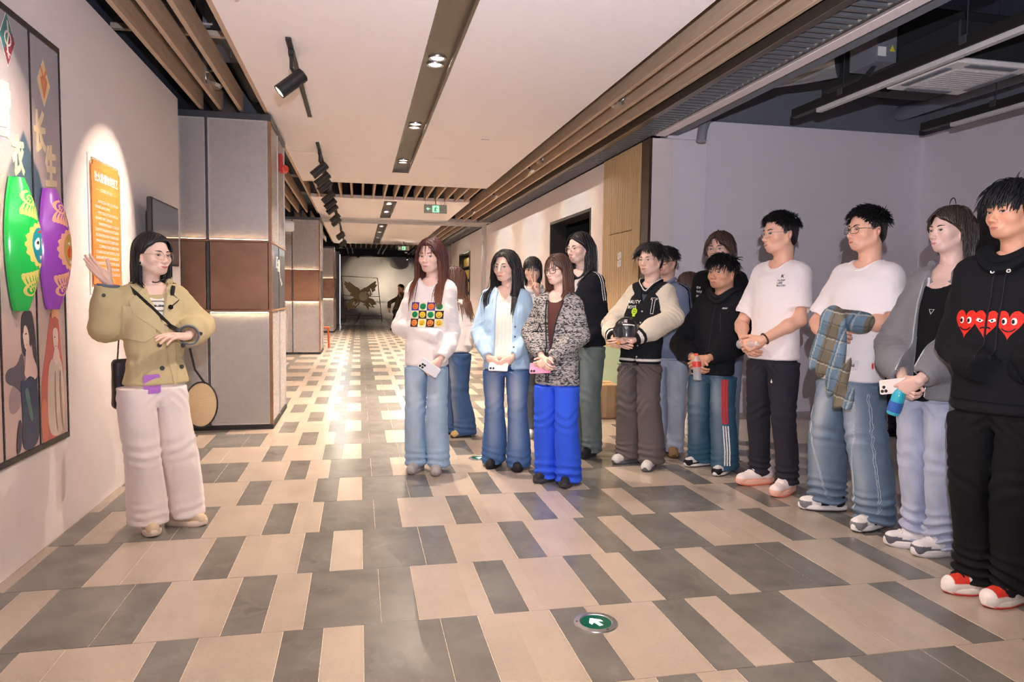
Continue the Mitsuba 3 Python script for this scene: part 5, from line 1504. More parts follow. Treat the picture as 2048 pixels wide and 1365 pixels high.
        for sd, a in s.arm.items():
            S, E, Wr = a['S'] + np.array([-sd * .022, 0, -.022]), a['E'], a['W']
            r = sleeves
            if short:
                c, dn, k1 = S + (E - S) * short, nrm(E - S), k_arm
                limb = [(S, c + dn * .03, r[0], r[1], 0)]
            else:
                c, dn, k1 = E + (Wr - E) * .93, nrm(Wr - E), .016
                rm = (r[1] * .62 + r[2] * .38) * (1 + cuff_bulge)
                limb = [(E, E + (c - E) * .55, r[1], rm, .016), (E + (c - E) * .55, c + dn * .03, rm, r[2], .014)]
                g.add(cone(S, E, r[0], r[1]), k_arm)
            def build(q):
                for A, B, ra, rb, k in limb:
                    q.add(cone(A, B, ra, rb), k)
                x, y, z = q.ax[0][:, None, None], q.ax[1][None, :, None], q.ax[2][None, None, :]
                dd = (x - c[0]) * dn[0] + (y - c[1]) * dn[1] + (z - c[2]) * dn[2]
                q.d = (-smin(-q.d, -dd.astype(f4), .004)).astype(f4)
                if a['hand']:
                    q.cut(cone(c - dn * .035, c + dn * .05, r[-1] - .015 if not short else r[1] - .021, r[-1] - .013 if not short else r[1] - .019), .004)
            P = np.array([l[0] for l in limb] + [limb[-1][1]])
            merge(g, P.min(0) - .13, P.max(0) + .13, k1, build)
        sp = [(a['S'], a['E'], a['W']) for a in s.arm.values()]
        def folds(p):
            v = fold * 1.1 * N3(p, (7, 7, 13), seed) + fold * .9 * N3(p, (16, 16, 26), seed + 3)
            for S, E, Wr in sp:
                for c, dirv, rad, lam, amp in ((E, Wr - S, .13, .030, .55), (Wr, Wr - E, .10, .024, .45), (S, E - S, .10, .036, .25)):
                    dv = nrm(dirv)
                    t = (p - c) @ dv
                    wgt = np.exp(-(((p - c) ** 2).sum(1)) / rad ** 2)
                    v = v + fold * amp * wgt * np.sin(t / lam * 6.28 + 9 * N3(p, (9, 9, 9), seed + 5))
            return v
        if fold:
            disp(g, folds)
        s.topg, s.hem, s.top_st = g, hem, st
        return g
    def torso_d(s, V):
        st = np.array(s.top_st)
        q = [np.interp(V[:, 2], st[:, 0], st[:, i]) for i in range(1, 6)]
        yy = V[:, 1] - q[1]
        k = ((np.abs(V[:, 0] - q[0]) / q[2]) ** 2.35 + (np.abs(yy) / np.where(yy > 0, q[3], q[4])) ** 2.35) ** (1 / 2.35)
        return (k - 1) * np.minimum(q[2], q[3])
    def carve(s, g, fn, depth):
        """Removes the skin of the garment, depth deep, where fn(x, y, z) < 0 (an opening)."""
        P = [g.ax[0][:, None, None], g.ax[1][None, :, None], g.ax[2][None, None, :]]
        o = fn(*P)
        g.d = np.maximum(g.d, -np.maximum(o, -(g.d + depth))).astype(f4)
    def neck_hole(s, g, r=.068, drop=.02, front=.008):
        """Opens the garment round the neck."""
        nb = s.neck0 + np.array([0, .0, .05 * s.hs])
        g.cut(cone(nb + np.array([0, .012 + front, -drop]), nb + np.array([0, .01, .14]), r * s.hs, (r + .006) * s.hs), .005)
    def ring_on(s, g, r=.082, n=40, lift=.0, tilt=.0, cy=.018, reach=.2):
        """Points of a neckline: a circle round the neck dropped onto the garment."""
        nb = s.neck0 + np.array([0, cy, .05 * s.hs])
        t = np.linspace(0, 2 * np.pi, n, endpoint=False)
        P = np.stack([nb[0] + r * s.hs * np.sin(t), nb[1] + r * s.hs * 1.05 * np.cos(t), np.full(n, nb[2] + .13)], -1)
        q = g.march(P, (0, 0, -1), reach, lift)
        for _ in range(3):
            q = .5 * q + .25 * (np.roll(q, 1, 0) + np.roll(q, -1, 0))
        return q
    def snap(s, g, P, off=.0, d=(0, -1, 0), start=.30):
        P = np.asarray(P, float) - np.asarray(d, float) * start
        return g.march(P, d, start + .35, off)
    def front(s, g, xz, off=.001):
        """Local (x, z) points carried onto the garment's front."""
        xz = np.asarray(xz, float)
        q = s.cx(xz[:, 1])
        P = np.stack([xz[:, 0], np.full(len(xz), q[:, 1].mean() + .28), xz[:, 1]], -1)
        return g.march(P, (0, -1, 0), .5, off)
    def decal(s, g, name, poly, origin, color, off=.0012, size=.012, d=(0, -1, 0), ex=(1, 0, 0), ez=(0, 0, 1), rough=None, parent=None, thick=.0008, mat=None, label=None):
        """A flat shape (metres) laid on the garment: x along ex, y along ez from origin."""
        m = slab(poly, thick)
        m = m.subdivide_to_size(size, max_iter=8)
        v = np.array(m.vertices)
        o = np.asarray(origin, float)
        ex, ez, d = np.asarray(ex, float), np.asarray(ez, float), nrm(d)
        P = o + v[:, :1] * ex + v[:, 1:2] * ez - d * .12
        q = g.march(P, d, .30, off)
        q = q - d * v[:, 2:3]
        return s.put(name, q, m.faces, mat or plain(s2l(*color), rough or .6, .2), None, False, parent, label)
    def word(s, g, name, text, origin, height, color, bold=True, **kw):
        """Lettering on the garment, read from the viewer's left to right (towards the person's left)."""
        m = meshkit.text_mesh(text, height, .0008, bold)
        v = np.array(m.vertices)
        ex = np.asarray(kw.get('ex', (-1, 0, 0)), float)
        ez = np.asarray(kw.get('ez', (0, 0, 1)), float)
        d = nrm(kw.get('d', (0, -1, 0)))
        P = np.asarray(origin, float) + v[:, :1] * ex + v[:, 1:2] * ez - d * .12
        q = g.march(P, d, .30, kw.get('off', .001))
        q = q - d * v[:, 2:3]
        return s.put(name, q, m.faces, plain(s2l(*color), .6, .2), None, False, kw.get('parent'))
    def trousers(s, hem=(.05, .05), r_hem=.10, r_knee=.09, r_thigh=.095, waist=None, crotch=.455, fold=.007, seed=0, color=None, mat='vertex_cloth', bend=(0, 0), depth=1.0, h=.0085, stack=.6, name='trousers', drape=.5):
        H = s.H
        k = H / 1.72
        zc = crotch * H
        if waist is None:
            waist = (s.hem + .03) / H
        q = s.cx(np.array(.5 * H))
        foot = [np.array([f[0], f[1] + .02]) for f in s.feet]
        lo = np.array([min(foot[0][0], foot[1][0], -.1) - .22, min(foot[0][1], foot[1][1], -.1) - .2, .0])
        hi = np.array([max(foot[0][0], foot[1][0], .1) + .22, max(foot[0][1], foot[1][1], .1) + .22, waist * H + .02])
        g = Grid(lo, hi, h)
        legs = []
        for i, sd in enumerate((1, -1)):
            hipx = q[0] * .4 + s.hip[0] + sd * .078 * s.W * k
            zh = hem[i]
            kz = .285 * H
            tk = .5
            kx = hipx * (1 - tk) + foot[i][0] * tk
            ky = foot[i][1] * tk - .004 + bend[i]
            st = [(zh, foot[i][0], foot[i][1] - .062, r_hem * .92, r_hem * depth * .98, r_hem * depth * 1.0),
                  (zh + .09 * H, foot[i][0] * .85 + kx * .15, foot[i][1] * .85 - .052, (r_hem * .75 + r_knee * .25) * .92, (r_hem * .75 + r_knee * .25) * depth, (r_hem * .75 + r_knee * .25) * depth),
                  (kz, kx, ky, r_knee * .92, r_knee * depth, r_knee * depth * .95),
                  (zc - .03, hipx * .9 + kx * .1, .004, r_thigh * .96, r_thigh * 1.04, r_thigh * 1.04),
                  (max(zc + .01, min(zc + .05 * H, waist * H)), hipx, .0, r_thigh * .9, r_thigh * 1.0, r_thigh * 1.06)]
            gl = Grid(lo, hi, h)
            gl.add(loft(st, 2.1, .012), 0)
            legs.append((gl, st))
        # legs stay apart below the crotch and join above it
        z = g.ax[2][None, None, :]
        x = g.ax[0][:, None, None]
        mid = .5 * (np.interp(z, [q_[0] for q_ in legs[0][1]], [q_[1] for q_ in legs[0][1]]) + np.interp(z, [q_[0] for q_ in legs[1][1]], [q_[1] for q_ in legs[1][1]])) + .012 * np.sin(z * 9 + seed)
        free = np.clip((z - (zc - .05)) / .07, 0, 1)
        for i_, sd_ in ((0, 1), (1, -1)):
            w_ = (sd_ * (mid - x) + .002 - free * .2)
            legs[i_][0].d = (-smin(-legs[i_][0].d, -np.broadcast_to(w_, g.d.shape).astype(f4), .035)).astype(f4)
        kk = np.clip((z - (zc - .06)) / .08, 0, 1) * .03 + .002
        a, b = legs[0][0].d, legs[1][0].d
        hh = np.maximum(kk - np.abs(a - b), 0) / kk
        g.d = (np.minimum(a, b) - hh * hh * kk * .25).astype(f4)
        qw = s.cx(np.array(waist * H))
        pel = [(zc + .01, q[0] * .4 + s.hip[0], 0, .150 * s.W * k, .096 * s.W * k, .112 * s.W * k), (.52 * H, q[0] * .6 + s.hip[0], q[1] * .5, .156 * s.W * k, .100 * s.W * k, .118 * s.W * k), (max(waist, .53) * H, qw[0], qw[1], .138 * s.W * k, .096 * s.W * k, .100 * s.W * k)]
        if waist < .54:
            wz = waist * H
            pel = [(zc + .0, q[0] * .4 + s.hip[0], 0, .142 * s.W * k, .092 * s.W * k, .108 * s.W * k), (max(wz, zc + .02), q[0] * .6 + s.hip[0], q[1] * .5, .142 * s.W * k, .092 * s.W * k, .108 * s.W * k)]
        g.add(loft(pel, 2.2, .012), .035)
        hz = min(hem)
        def folds(p):
            v = fold * (1.2 * N3(p, (11, 11, 3.6), seed) + .7 * N3(p, (24, 24, 7), seed + 1))
            zz = p[:, 2]
            v = v + fold * stack * np.exp(-((zz - hz - .05) / .10) ** 2) * np.sin(zz * 130 + 14 * N3(p, (6, 6, 3), seed + 2))
            v = v + fold * .5 * np.exp(-((zz - .285 * H) / .10) ** 2) * np.sin(zz * 85 + 16 * N3(p, (7, 7, 4), seed + 4))
            v = v + fold * drape * np.exp(-((zz - zc - .02) / .09) ** 2) * np.sin((np.abs(p[:, 0]) * 1.2 + zz) * 90 + 8 * N3(p, (6, 6, 6), seed + 6))
            return v
        if fold:
            disp(g, folds)
        if hasattr(s, 'topg'):
            # what is tucked under the upper garment stays inside it
            iz = int(np.clip((s.hem - .004 - g.lo[2]) / g.h, 0, g.n[2] - 1))
            P = np.stack(np.broadcast_arrays(g.ax[0][:, None, None], g.ax[1][None, :, None], g.ax[2][None, None, iz:]), -1)
            top = s.topg.sample(np.maximum(P, [-9, -9, s.hem + .02]))
            g.d[:, :, iz:] = np.maximum(g.d[:, :, iz:], (top + .012).astype(f4))
        V, F = g.mesh()
        s.legg = g
        s.leg_st = [l[1] for l in legs]
        c = color(V, s) if callable(color) else np.tile(s2l(*color), (len(V), 1))
        s.put(name, V, F, mat, c)
        return g
    def put_top(s, name, g, color, mat='vertex_cloth', label=None):
        g.soften()
        V, F = g.mesh()
        c = color(V, s) if callable(color) else np.tile(s2l(*color), (len(V), 1))
        return s.put(name, V, F, mat, c, True, None, label)
    def inner(s, name, color, shrink=.013, hem=None, neck=.068, drop=.02, w=(1, 1, 1, 1), d=(1, 1, 1, 1), v=None, mat='vertex_cloth', front=.02, fold=.003, belly=0.0):
        """A shirt under an open jacket: trunk only."""
        hem = hem or s.hem + .03
        st = [(z, a, b, max(c - shrink, .02), max(e - shrink, .02), max(f - shrink, .02)) for z, a, b, c, e, f in s.torso_stations(hem, w, d, belly)]
        q = s.cx(np.array(.7 * s.H))
        g = Grid((q[0] - .27, q[1] - .24, hem - .02), (q[0] + .27, q[1] + .24, .88 * s.H), .009)
        g.add(loft(st, 2.35, .012), 0)
        nb = s.neck0 + np.array([0, .0, .055 * s.hs])
        for sd, a in s.arm.items():
            g.add(cone(nb, a['S'] + np.array([-sd * .035, 0, -.03]), .046 * s.hs, .04), .05)
        if fold:
            disp(g, lambda p: fold * (N3(p, (8, 8, 12), 11) + .7 * N3(p, (20, 20, 26), 12)))
        if v:
            zt, zb, ww = v
            s.carve(g, lambda x, y, z: np.maximum(np.abs(x - s.cx(np.array(zt))[0]) - ww * np.clip((z - zb) / (zt - zb), 0, 1.6) + np.where(z < zb, .1, 0), q[1] - y).astype(f4), .03)
        s.neck_hole(g, neck, drop, front)
        s.put_top(name, g, color, mat)
        s.innerg = g
        return g
    # ---------------------------------------------------------------- shoes
    def shoes(s, color, sole=(230, 226, 220), yaw=(14, -14), L=None, sole_h=.028, laces=None, chunky=1.0, sole_color2=None, z=(0, 0)):
        L = L or (.285 if s.sex == 'm' else .252) * s.H / (1.75 if s.sex == 'm' else 1.62)
        k = L / .28
        for i, sd in enumerate((1, -1)):
            g = Grid((-.07, -.10, 0), (.07, .22, .14), .005)
            g.add(cone((0, .140, .036), (.002 * sd, .05, .050), .040, .040), 0)
            g.add(cone((.002 * sd, .05, .050), (0, -.035, .062), .041, .040), .02)
            g.add(cone((0, -.03, .05), (0, -.025, .105), .040, .037), .02)
            g.add(cone((0, .06, .06), (0, -.01, .10), .032, .036), .02)
            g.cut(ell((0, -.022, .15), (.032, .040, .035)), .005)
            g.cut(boxp((-.2, -.2, -.1), (.2, .3, .012)), .002)
            V, F = g.mesh()
            c = color(V, sd) if callable(color) else np.tile(s2l(*color), (len(V), 1))
            a = math.radians(yaw[i])
            R = rot_z(-a)
            o = np.array([s.feet[i][0], s.feet[i][1], z[i]]) - R @ np.array([0, .045 * k, 0])
            tr = lambda v: o + (np.asarray(v) * np.array([k * (1.0 if s.sex == 'm' else .93), k, k])) @ R.T
            sh = s.put('shoe', tr(V), F, 'vertex_matte', c)
            t = np.linspace(0, 2 * np.pi, 40, endpoint=False)
            wy = .046 + .132 * np.sin(t)
            wid = np.interp(wy, [-.09, -.05, .02, .09, .14, .18], [.030, .038, .037, .045, .042, .03]) * chunky
            out = sg.Polygon(np.c_[wid * np.sign(np.cos(t)) * np.abs(np.cos(t)) ** .8, wy]).buffer(.003 * chunky)
            prof = [(0, -.003), (.006, .001), (sole_h * .5, .003 * chunky), (sole_h * .85, .002), (sole_h, -.001)]
            rings = []
            for zz, off in prof:
                p = out.buffer(off)
                rings.append(np.array([np.array(p.exterior.interpolate(u, normalized=True).coords[0]) for u in np.linspace(0, 1, 49)[:-1]]))
            # start all rings at the same bearing
            VV = []
            for (zz, _), rg_ in zip(prof, rings):
                ang = np.arctan2(rg_[:, 1] - .046, rg_[:, 0])
                rg_ = np.roll(rg_, -int(np.argmin(np.abs(ang))), 0)
                toe = .010 * np.clip((rg_[:, 1] - .12) / .06, 0, 1) ** 2
                VV.append(np.c_[rg_, zz + toe])
            n = 48
            VV = np.vstack(VV + [[[0, .046, 0]], [[0, .046, sole_h]]])
            FF = []
            m_ = len(prof)
            ori = 1 if sg.LinearRing(rings[0]).is_ccw else -1
            for a_ in range(m_ - 1):
                for j in range(n):
                    j2 = (j + 1) % n
                    FF += [[a_ * n + j, a_ * n + j2, (a_ + 1) * n + j2], [a_ * n + j, (a_ + 1) * n + j2, (a_ + 1) * n + j]]
            for j in range(n):
                j2 = (j + 1) % n
                FF += [[m_ * n, j2, j], [m_ * n + 1, (m_ - 1) * n + j, (m_ - 1) * n + j2]]
            FF = np.array(FF)[:, ::ori]
            cs = np.tile(s2l(*sole), (len(VV), 1))
            if sole_color2 is not None:
                cs[VV[:, 2] < sole_h * .3] = s2l(*sole_color2)
            s.put('sole', tr(VV), FF, 'vertex_matte', cs, False, sh)
            if laces is not None:
                ms = []
                for j in range(5):
                    yy = .035 + .017 * j
                    P = g.march(np.stack([np.linspace(-.024, .024, 7), np.full(7, yy), np.full(7, .16)], -1), (0, 0, -1), .16, .002)
                    ms.append(tube(P, .0036, 6))
                m = cat(*ms)
                s.put('laces', tr(m.vertices), m.faces, plain(s2l(*laces), .7, .2), None, False, sh)
    # ---------------------------------------------------------------- hair
    def hair(s, color, layers, cap=.012, tip=None, line=HAIRLINE, seed=0, body=True, cap_color=.75, streak=.13, frame=None, name='hair'):
        col = np.array(s2l(*color))
        tipc = col if tip is None else np.array(s2l(*tip))
        E1, R1 = np.array([0, -.012, .034]), np.array([.074, .094, .084])
        E2, R2 = np.array([0, .012, -.022]), np.array([.0665, .072, .082])
        hx, hz = np.array(line[0]), np.array(line[1])
        edge = lambda y: np.interp(y, hx, hz)
        g = Grid((-.10, -.125, -.12), (.10, .115, .145), .0048)
        g.add(ell(E1, R1 + cap), 0)
        g.add(ell((0, -.028, -.02), (.068 + cap * .6, .075 + cap * .6, .07)), .02)
        x, y, z = g.ax[0][:, None, None], g.ax[1][None, :, None], g.ax[2][None, None, :]
        e = (edge(y) - z) * .75
        g.d = (-smin(-g.d, -np.broadcast_to(e, g.d.shape).astype(f4), .012)).astype(f4)
        disp(g, lambda p: .0028 * (N3(p, (60, 30, 22), seed) * 2))
        V, F = g.mesh()
        parts = [(V, F, np.tile(col * cap_color, (len(V), 1)))]
        tg = getattr(s, 'topg', None) if body else None
        def collide(t):
            def fn(p):
                k1 = (p - E1) / (R1 + t)
                l1 = np.linalg.norm(k1, axis=1)
                d1, n1 = (l1 - 1) * (R1 + t).min(), k1 / (R1 + t)
                k2 = (p - E2) / (R2 + t * .6)
                l2 = np.linalg.norm(k2, axis=1)
                d2, n2 = (l2 - 1) * (R2 + t * .6).min(), k2 / (R2 + t * .6)
                d, n = np.where(d1 < d2, d1, d2), np.where((d1 < d2)[:, None], n1, n2)
                # the neck
                q = p[:, :2] - np.array([0, -.035])
                l3 = np.linalg.norm(q, axis=1)
                d3 = np.where(p[:, 2] < -.05, l3 - (.054 + t * .6), 9)
                n3 = np.c_[q, 0 * l3]
                m = d3 < d
                d, n = np.where(m, d3, d), np.where(m[:, None], n3, n)
                n = n / (np.linalg.norm(n, axis=1, keepdims=True) + 1e-9)
                if tg is not None:
                    low = p[:, 2] < -.10
                    if low.any():
                        L = s.hd(p[low])
                        inside = np.all((L > tg.lo + tg.h) & (L < tg.lo + (tg.n - 2) * tg.h), axis=1)
                        dl = np.where(inside, tg.sample(L), 9) / s.hs - .006 - t * .3
                        nl = tg.grad(L) @ s.HR
                        nl = nl * np.array([.25, 1, .35]) + np.where(nl[:, 2:] > .3, 1.0, .1) * np.c_[0 * dl, .8 * np.sign(p[low][:, 1] + .03), 0 * dl]
                        nl /= np.linalg.norm(nl, axis=1, keepdims=True) + 1e-9
                        dd, nn = d[low], n[low]
                        m = dl < dd
                        d[low] = np.where(m, dl, dd)
                        nn[m] = nl[m]
                        n[low] = nn
                return d, n
            return fn
        lim = None
        if frame is not None:
            # long hair stays out of the face: no farther forward than frame = (right side, left side) below the brow
            def lim(q):
                ym = np.where(q[:, 0] > 0, frame[0], frame[1]) + np.clip((q[:, 2] - .0) / .07, 0, 1) * .08 + np.clip((-.10 - q[:, 2]) / .08, 0, 1) * .09
                o = q[:, 1] > ym
                q = q.copy()
                q[o, 1] = ym[o]
                return q
        rg = np.random.default_rng(seed + 5)
        for li, L in enumerate(layers):
            n = L['n']
            i = np.arange(n * 3) + .5
            ph = np.arccos(1 - 1.75 * i / (n * 3))
            th = np.pi * (1 + 5 ** .5) * i + li
            u = np.stack([np.sin(ph) * np.cos(th), np.sin(ph) * np.sin(th), np.cos(ph)], -1)
            p = E1 + u * (R1 + L.get('t', cap))
            ok = p[:, 2] > edge(p[:, 1]) + L.get('inset', .004)
            if 'where' in L:
                ok &= L['where'](p)
            p = p[ok]
            if len(p) > n:
                p = p[rg.permutation(len(p))[:n]]
            if not len(p):
                continue
            nrm_ = (p - E1) / (R1 ** 2)
            nrm_ /= np.linalg.norm(nrm_, axis=1, keepdims=True)
            d = L['flow'](p, nrm_)
            d = d / (np.linalg.norm(d, axis=1, keepdims=True) + 1e-9)
            d = d - nrm_ * (d * nrm_).sum(1, keepdims=True) * (1 - L.get('keep', 0)) + nrm_ * L.get('lift', 0.0)
            d += rg.normal(size=d.shape) * L.get('mess', .06)
            d[:, 2] = np.minimum(d[:, 2], .15 + L.get('lift', 0.0))
            d /= np.linalg.norm(d, axis=1, keepdims=True) + 1e-9
            ln = L['len'](p) if callable(L['len']) else rg.uniform(L['len'][0], L['len'][1], len(p))
            ln = ln * vary(len(p), seed + li, L.get('uneven', .08))
            paths = strands(p, d, ln, L.get('seg', 10), collide(L.get('t', cap)), L.get('gravity', .3), limit=lim if L.get('frame', True) else None, seed=seed + li, curl=L.get('curl', 0.0))
            V, F, sd = ribbon_mesh(paths, L.get('rad', .005) * vary(len(p), li, .3), L.get('sides', 5), L.get('flat', .5), E1, L.get('taper', .3))
            m, ns = len(p), paths.shape[1]
            sh = 1 + streak * (rg.random(m) * 2 - 1)
            tt = np.linspace(0, 1, ns)
            cc = (col * (1 - tt[:, None] ** 1.3) + tipc * tt[:, None] ** 1.3)[None] * sh[:, None, None]
            cc = np.repeat(cc[:, :, None], sd, 2).reshape(-1, 3)
            parts.append((V, F, cc))
        n, VV, FF, CC = 0, [], [], []
        for V, F, c in parts:
            VV.append(V)
            FF.append(F + n)
            CC.append(c)
            n += len(V)
        return s.put(name, s.hd(np.vstack(VV)), np.vstack(FF), 'vertex_hair', np.vstack(CC))


# flows of hair over the skull (p: roots, n: outward)
def flow_part(x0=0.0, fwd=.15, down=.5):
    return lambda p, n: np.stack([np.where(p[:, 0] > x0, 1.0, -1.0), np.full(len(p), 0.0) + fwd * np.sign(p[:, 1] + .02), np.full(len(p), -down)], -1)
def flow_crown(c=(0, -.05, .12), fwd=0.0):
    return lambda p, n: p - np.array(c) + np.array([0, fwd, 0])
def flow_dir(d):
    return lambda p, n: np.tile(np.asarray(d, float), (len(p), 1))
front_top = lambda p: (p[:, 1] > .02) & (p[:, 2] > .07)
# ------------------------------------------------------------------ the people
def denim(base, fade=(.1, .1), lo=.75, seed=0, bleach=1.0):
    """Jeans: worn paler down the front of the thighs, mottled."""
    b = np.array(s2l(*base))
    def fn(V, s):
        z = V[:, 2] / s.H
        n = meshkit.fbm(V * np.array([18, 18, 9]), 3, seed)
        fr = np.clip((V[:, 1] + .02) / .07, 0, 1)
        st = s.leg_st
        d = np.minimum(*[np.abs(V[:, 0] - np.interp(V[:, 2], [q[0] for q in l], [q[1] for q in l])) for l in st])
        w = np.exp(-(d / .045) ** 2) * fr * (np.exp(-((z - .36) / .10) ** 2) + .55 * np.exp(-((z - .16) / .10) ** 2)) * bleach
        k = (lo + .5 * (n - .5) * .8 + .25)[:, None]
        c = b * k
        return c + (np.array(s2l(205, 212, 218)) - c) * np.clip(w * .42, 0, .8)[:, None]
    return fn
def solid(c, amp=.08, scale=9, seed=3):
    b = np.array(s2l(*c))
    return lambda V, s: b * (1 + amp * 2 * (meshkit.noise(V * scale, seed) - .5))[:, None]
def phone(name_label, P, at, right, up, back, case, cams=3, w=.074, h=.152, bump=True):
    """A phone: at its centre (local), its width along right, its length along up, its back facing back."""
    ph = thing('phone', name_label, 'phone')
    ex, ez = nrm(right), nrm(up)
    ez = nrm(ez - ex * (ez @ ex))
    ey = np.cross(ex, ez)
    if ey @ np.asarray(back) < 0:
        ex = -ex
        ey = -ey
    r = sg.box(-w / 2 + .010, -h / 2 + .010, w / 2 - .010, h / 2 - .010).buffer(.010)
    def lay(m, mat, nm, smooth=False, parent=ph):
        m = basis(m, ex, ez, ey, at)
        return put(nm, trimesh.Trimesh(P.world(m.vertices), m.faces, process=False), mat, parent, smooth)
    b = slab(r, .0085)
    b.apply_translation([0, 0, -.0085])
    lay(b, plain(s2l(*case), .25, .5), 'case')
    sc = slab(r.buffer(-.004), .0006)
    sc.apply_translation([0, 0, -.0092])
    lay(sc, plain((.01, .01, .012), .1, .5), 'screen')
    if not cams:
        return ph
    isl = sg.box(-w / 2 + .007, h / 2 - .045, -w / 2 + .045, h / 2 - .007).buffer(.004)
    lay(slab(isl, .0022), plain(s2l(*[min(255, c + 6) for c in case]), .3, .5), 'camera_island')
    for i, (x, y) in enumerate([(-w / 2 + .016, h / 2 - .016), (-w / 2 + .016, h / 2 - .036), (-w / 2 + .036, h / 2 - .026), (-w / 2 + .036, h / 2 - .042)][:cams]):
        m = lathe([(0, .0042), (.0068, .0042), (.0078, .003), (.008, 0), (0, 0)], 18)
        m.apply_translation([x, y, .002])
        lay(m, plain((.012, .012, .016), .12, .6), 'lens')
    return ph
PEOPLE, LAST = [], {}
def someone(f):
    PEOPLE.append(f)
    return f
WHITE_SKIN, SKIN, TAN_SKIN = (236, 200, 184), (228, 188, 168), (216, 170, 146)

@someone
def red_haired_girl():
    s = Person('young woman with long dark red hair in a white sweater with smileys', [(832, 943), (872, 946)], (851, 513), 72, -12, -26, 'f', .93, -2, WHITE_SKIN, 2, hip=(0, .0))
    s.arms({'elbow': (802, 655), 'wrist': (886, 676), 'pose': 'relax', 'hand': False}, {'elbow': (902, 664), 'wrist': (878, 722), 'pose': 'grip', 'dir': (.35, .3, -.9), 'palm': (.75, -.65, .1), 'es': 'f'})
    g = s.top(.462 * s.H, (.072, .068, .043), w=(1.12, 1.22, 1.22, 1.12), d=(1.1, 1.22, 1.05, 1.05), fold=.008, shoulder_r=.066, cuff_bulge=.28, seed=2)
    disp(g, lambda p: .0030 * (np.sin(p[:, 0] * 210) * np.sin((p[:, 2] + .5 * p[:, 1]) * 210)) * (p[:, 2] > s.hem + .05))
    s.neck_hole(g)
    s.put_top('sweater', g, solid((238, 232, 230), .03))
    s.putm('neck_rib', tube(np.vstack([(q := s.ring_on(g)), q[:2]]), .006, 7), plain(s2l(240, 234, 232), .8, .2), 40)
    hemz = s.hem + .002
    # checkerboard panel of smileys
    sq, n, m_ = .058, 4, 3
    zc = .70 * s.H
    x0 = s.cx(np.array(zc))[0] + sq * 2 - .004
    cols = [[(72, 58, 150), (236, 226, 196), (72, 58, 150), (236, 226, 196)], [(236, 226, 196), (52, 44, 42), (236, 226, 196), (52, 44, 42)], [(52, 44, 42), (236, 226, 196), (52, 44, 42), (236, 226, 196)]]
    faces = [[(240, 132, 60), (16, 140, 84), (240, 124, 52), (16, 140, 84)], [(16, 140, 84), (238, 200, 60), (16, 140, 84), (238, 196, 66)], [(240, 132, 60), (238, 200, 60), (240, 132, 60), (238, 190, 60)]]
    for r in range(m_):
        for c in range(n):
            o = (x0 - sq * (c + 1), 0, zc + .05 - sq * (r + 1))
            q = s.decal(g, 'panel_square', sg.box(0, 0, sq, sq), (o[0], s.cx(np.array(zc))[1] + .15, o[2]), cols[r][c], .0022, .012)
            oc = (o[0] + sq / 2, s.cx(np.array(zc))[1] + .15, o[2] + sq / 2)
            s.decal(g, 'smiley', sg.Point(0, 0).buffer(sq * .38), oc, faces[r][c], .0032, .010, parent=q)
            mouth = sg.Point(0, 0).buffer(sq * .22).difference(sg.Point(0, 0).buffer(sq * .17)).intersection(sg.box(-1, -1, 1, -.004))
            eyes = shapely.union_all([affinity.scale(sg.Point(e * sq * .12, sq * .10).buffer(sq * .05), .7, 1.3) for e in (-1, 1)])
            s.decal(g, 'smiley_lines', mouth.union(eyes), oc, (40, 34, 30), .0042, .010, parent=q)
    s.trousers((.040, .040), .098, .088, .088, crotch=.46, fold=.006, color=denim((150, 178, 204), seed=2, bleach=1.2), seed=5, stack=.8)
    s.shoes((176, 170, 168), (150, 144, 142), (10, -10))
    s.hands_and_body()
    s.face_features((96, 62, 52), (210, 136, 132), gaze=(-.003, 0))
    rot = lambda p: np.where(p[:, 2] > 0, 1, 1)
    s.hair((54, 18, 24), [
        dict(n=430, flow=flow_part(.004, .1, .35), len=(.36, .44), gravity=.42, rad=.0048, flat=.4, t=.014, seg=14, where=lambda p: p[:, 2] > .0, mess=.05),
        dict(n=200, flow=flow_part(.004, -.2, .8), len=(.28, .36), gravity=.5, rad=.0055, flat=.4, t=.010, seg=12, where=lambda p: p[:, 1] < .03),
        dict(frame=False, n=34, flow=lambda p, n: np.stack([p[:, 0] * 9, np.full(len(p), 1.0), np.full(len(p), -.6)], -1), len=(.085, .125), gravity=.4, rad=.0034, t=.012, seg=9, where=lambda p: front_top(p) & (np.abs(p[:, 0]) < .05)),
    ], cap=.010, tip=(122, 74, 54), seed=2, cap_color=.9, frame=(.05, .05))
    q = s.arm[-1]
    phone('white phone with four camera lenses held low by the red-haired woman', s, q['W'] + np.array([.055, .075, -.045]), (.55, -.1, -.8), (.85, .12, .5), (0, 1, 0), (232, 234, 240), 4)

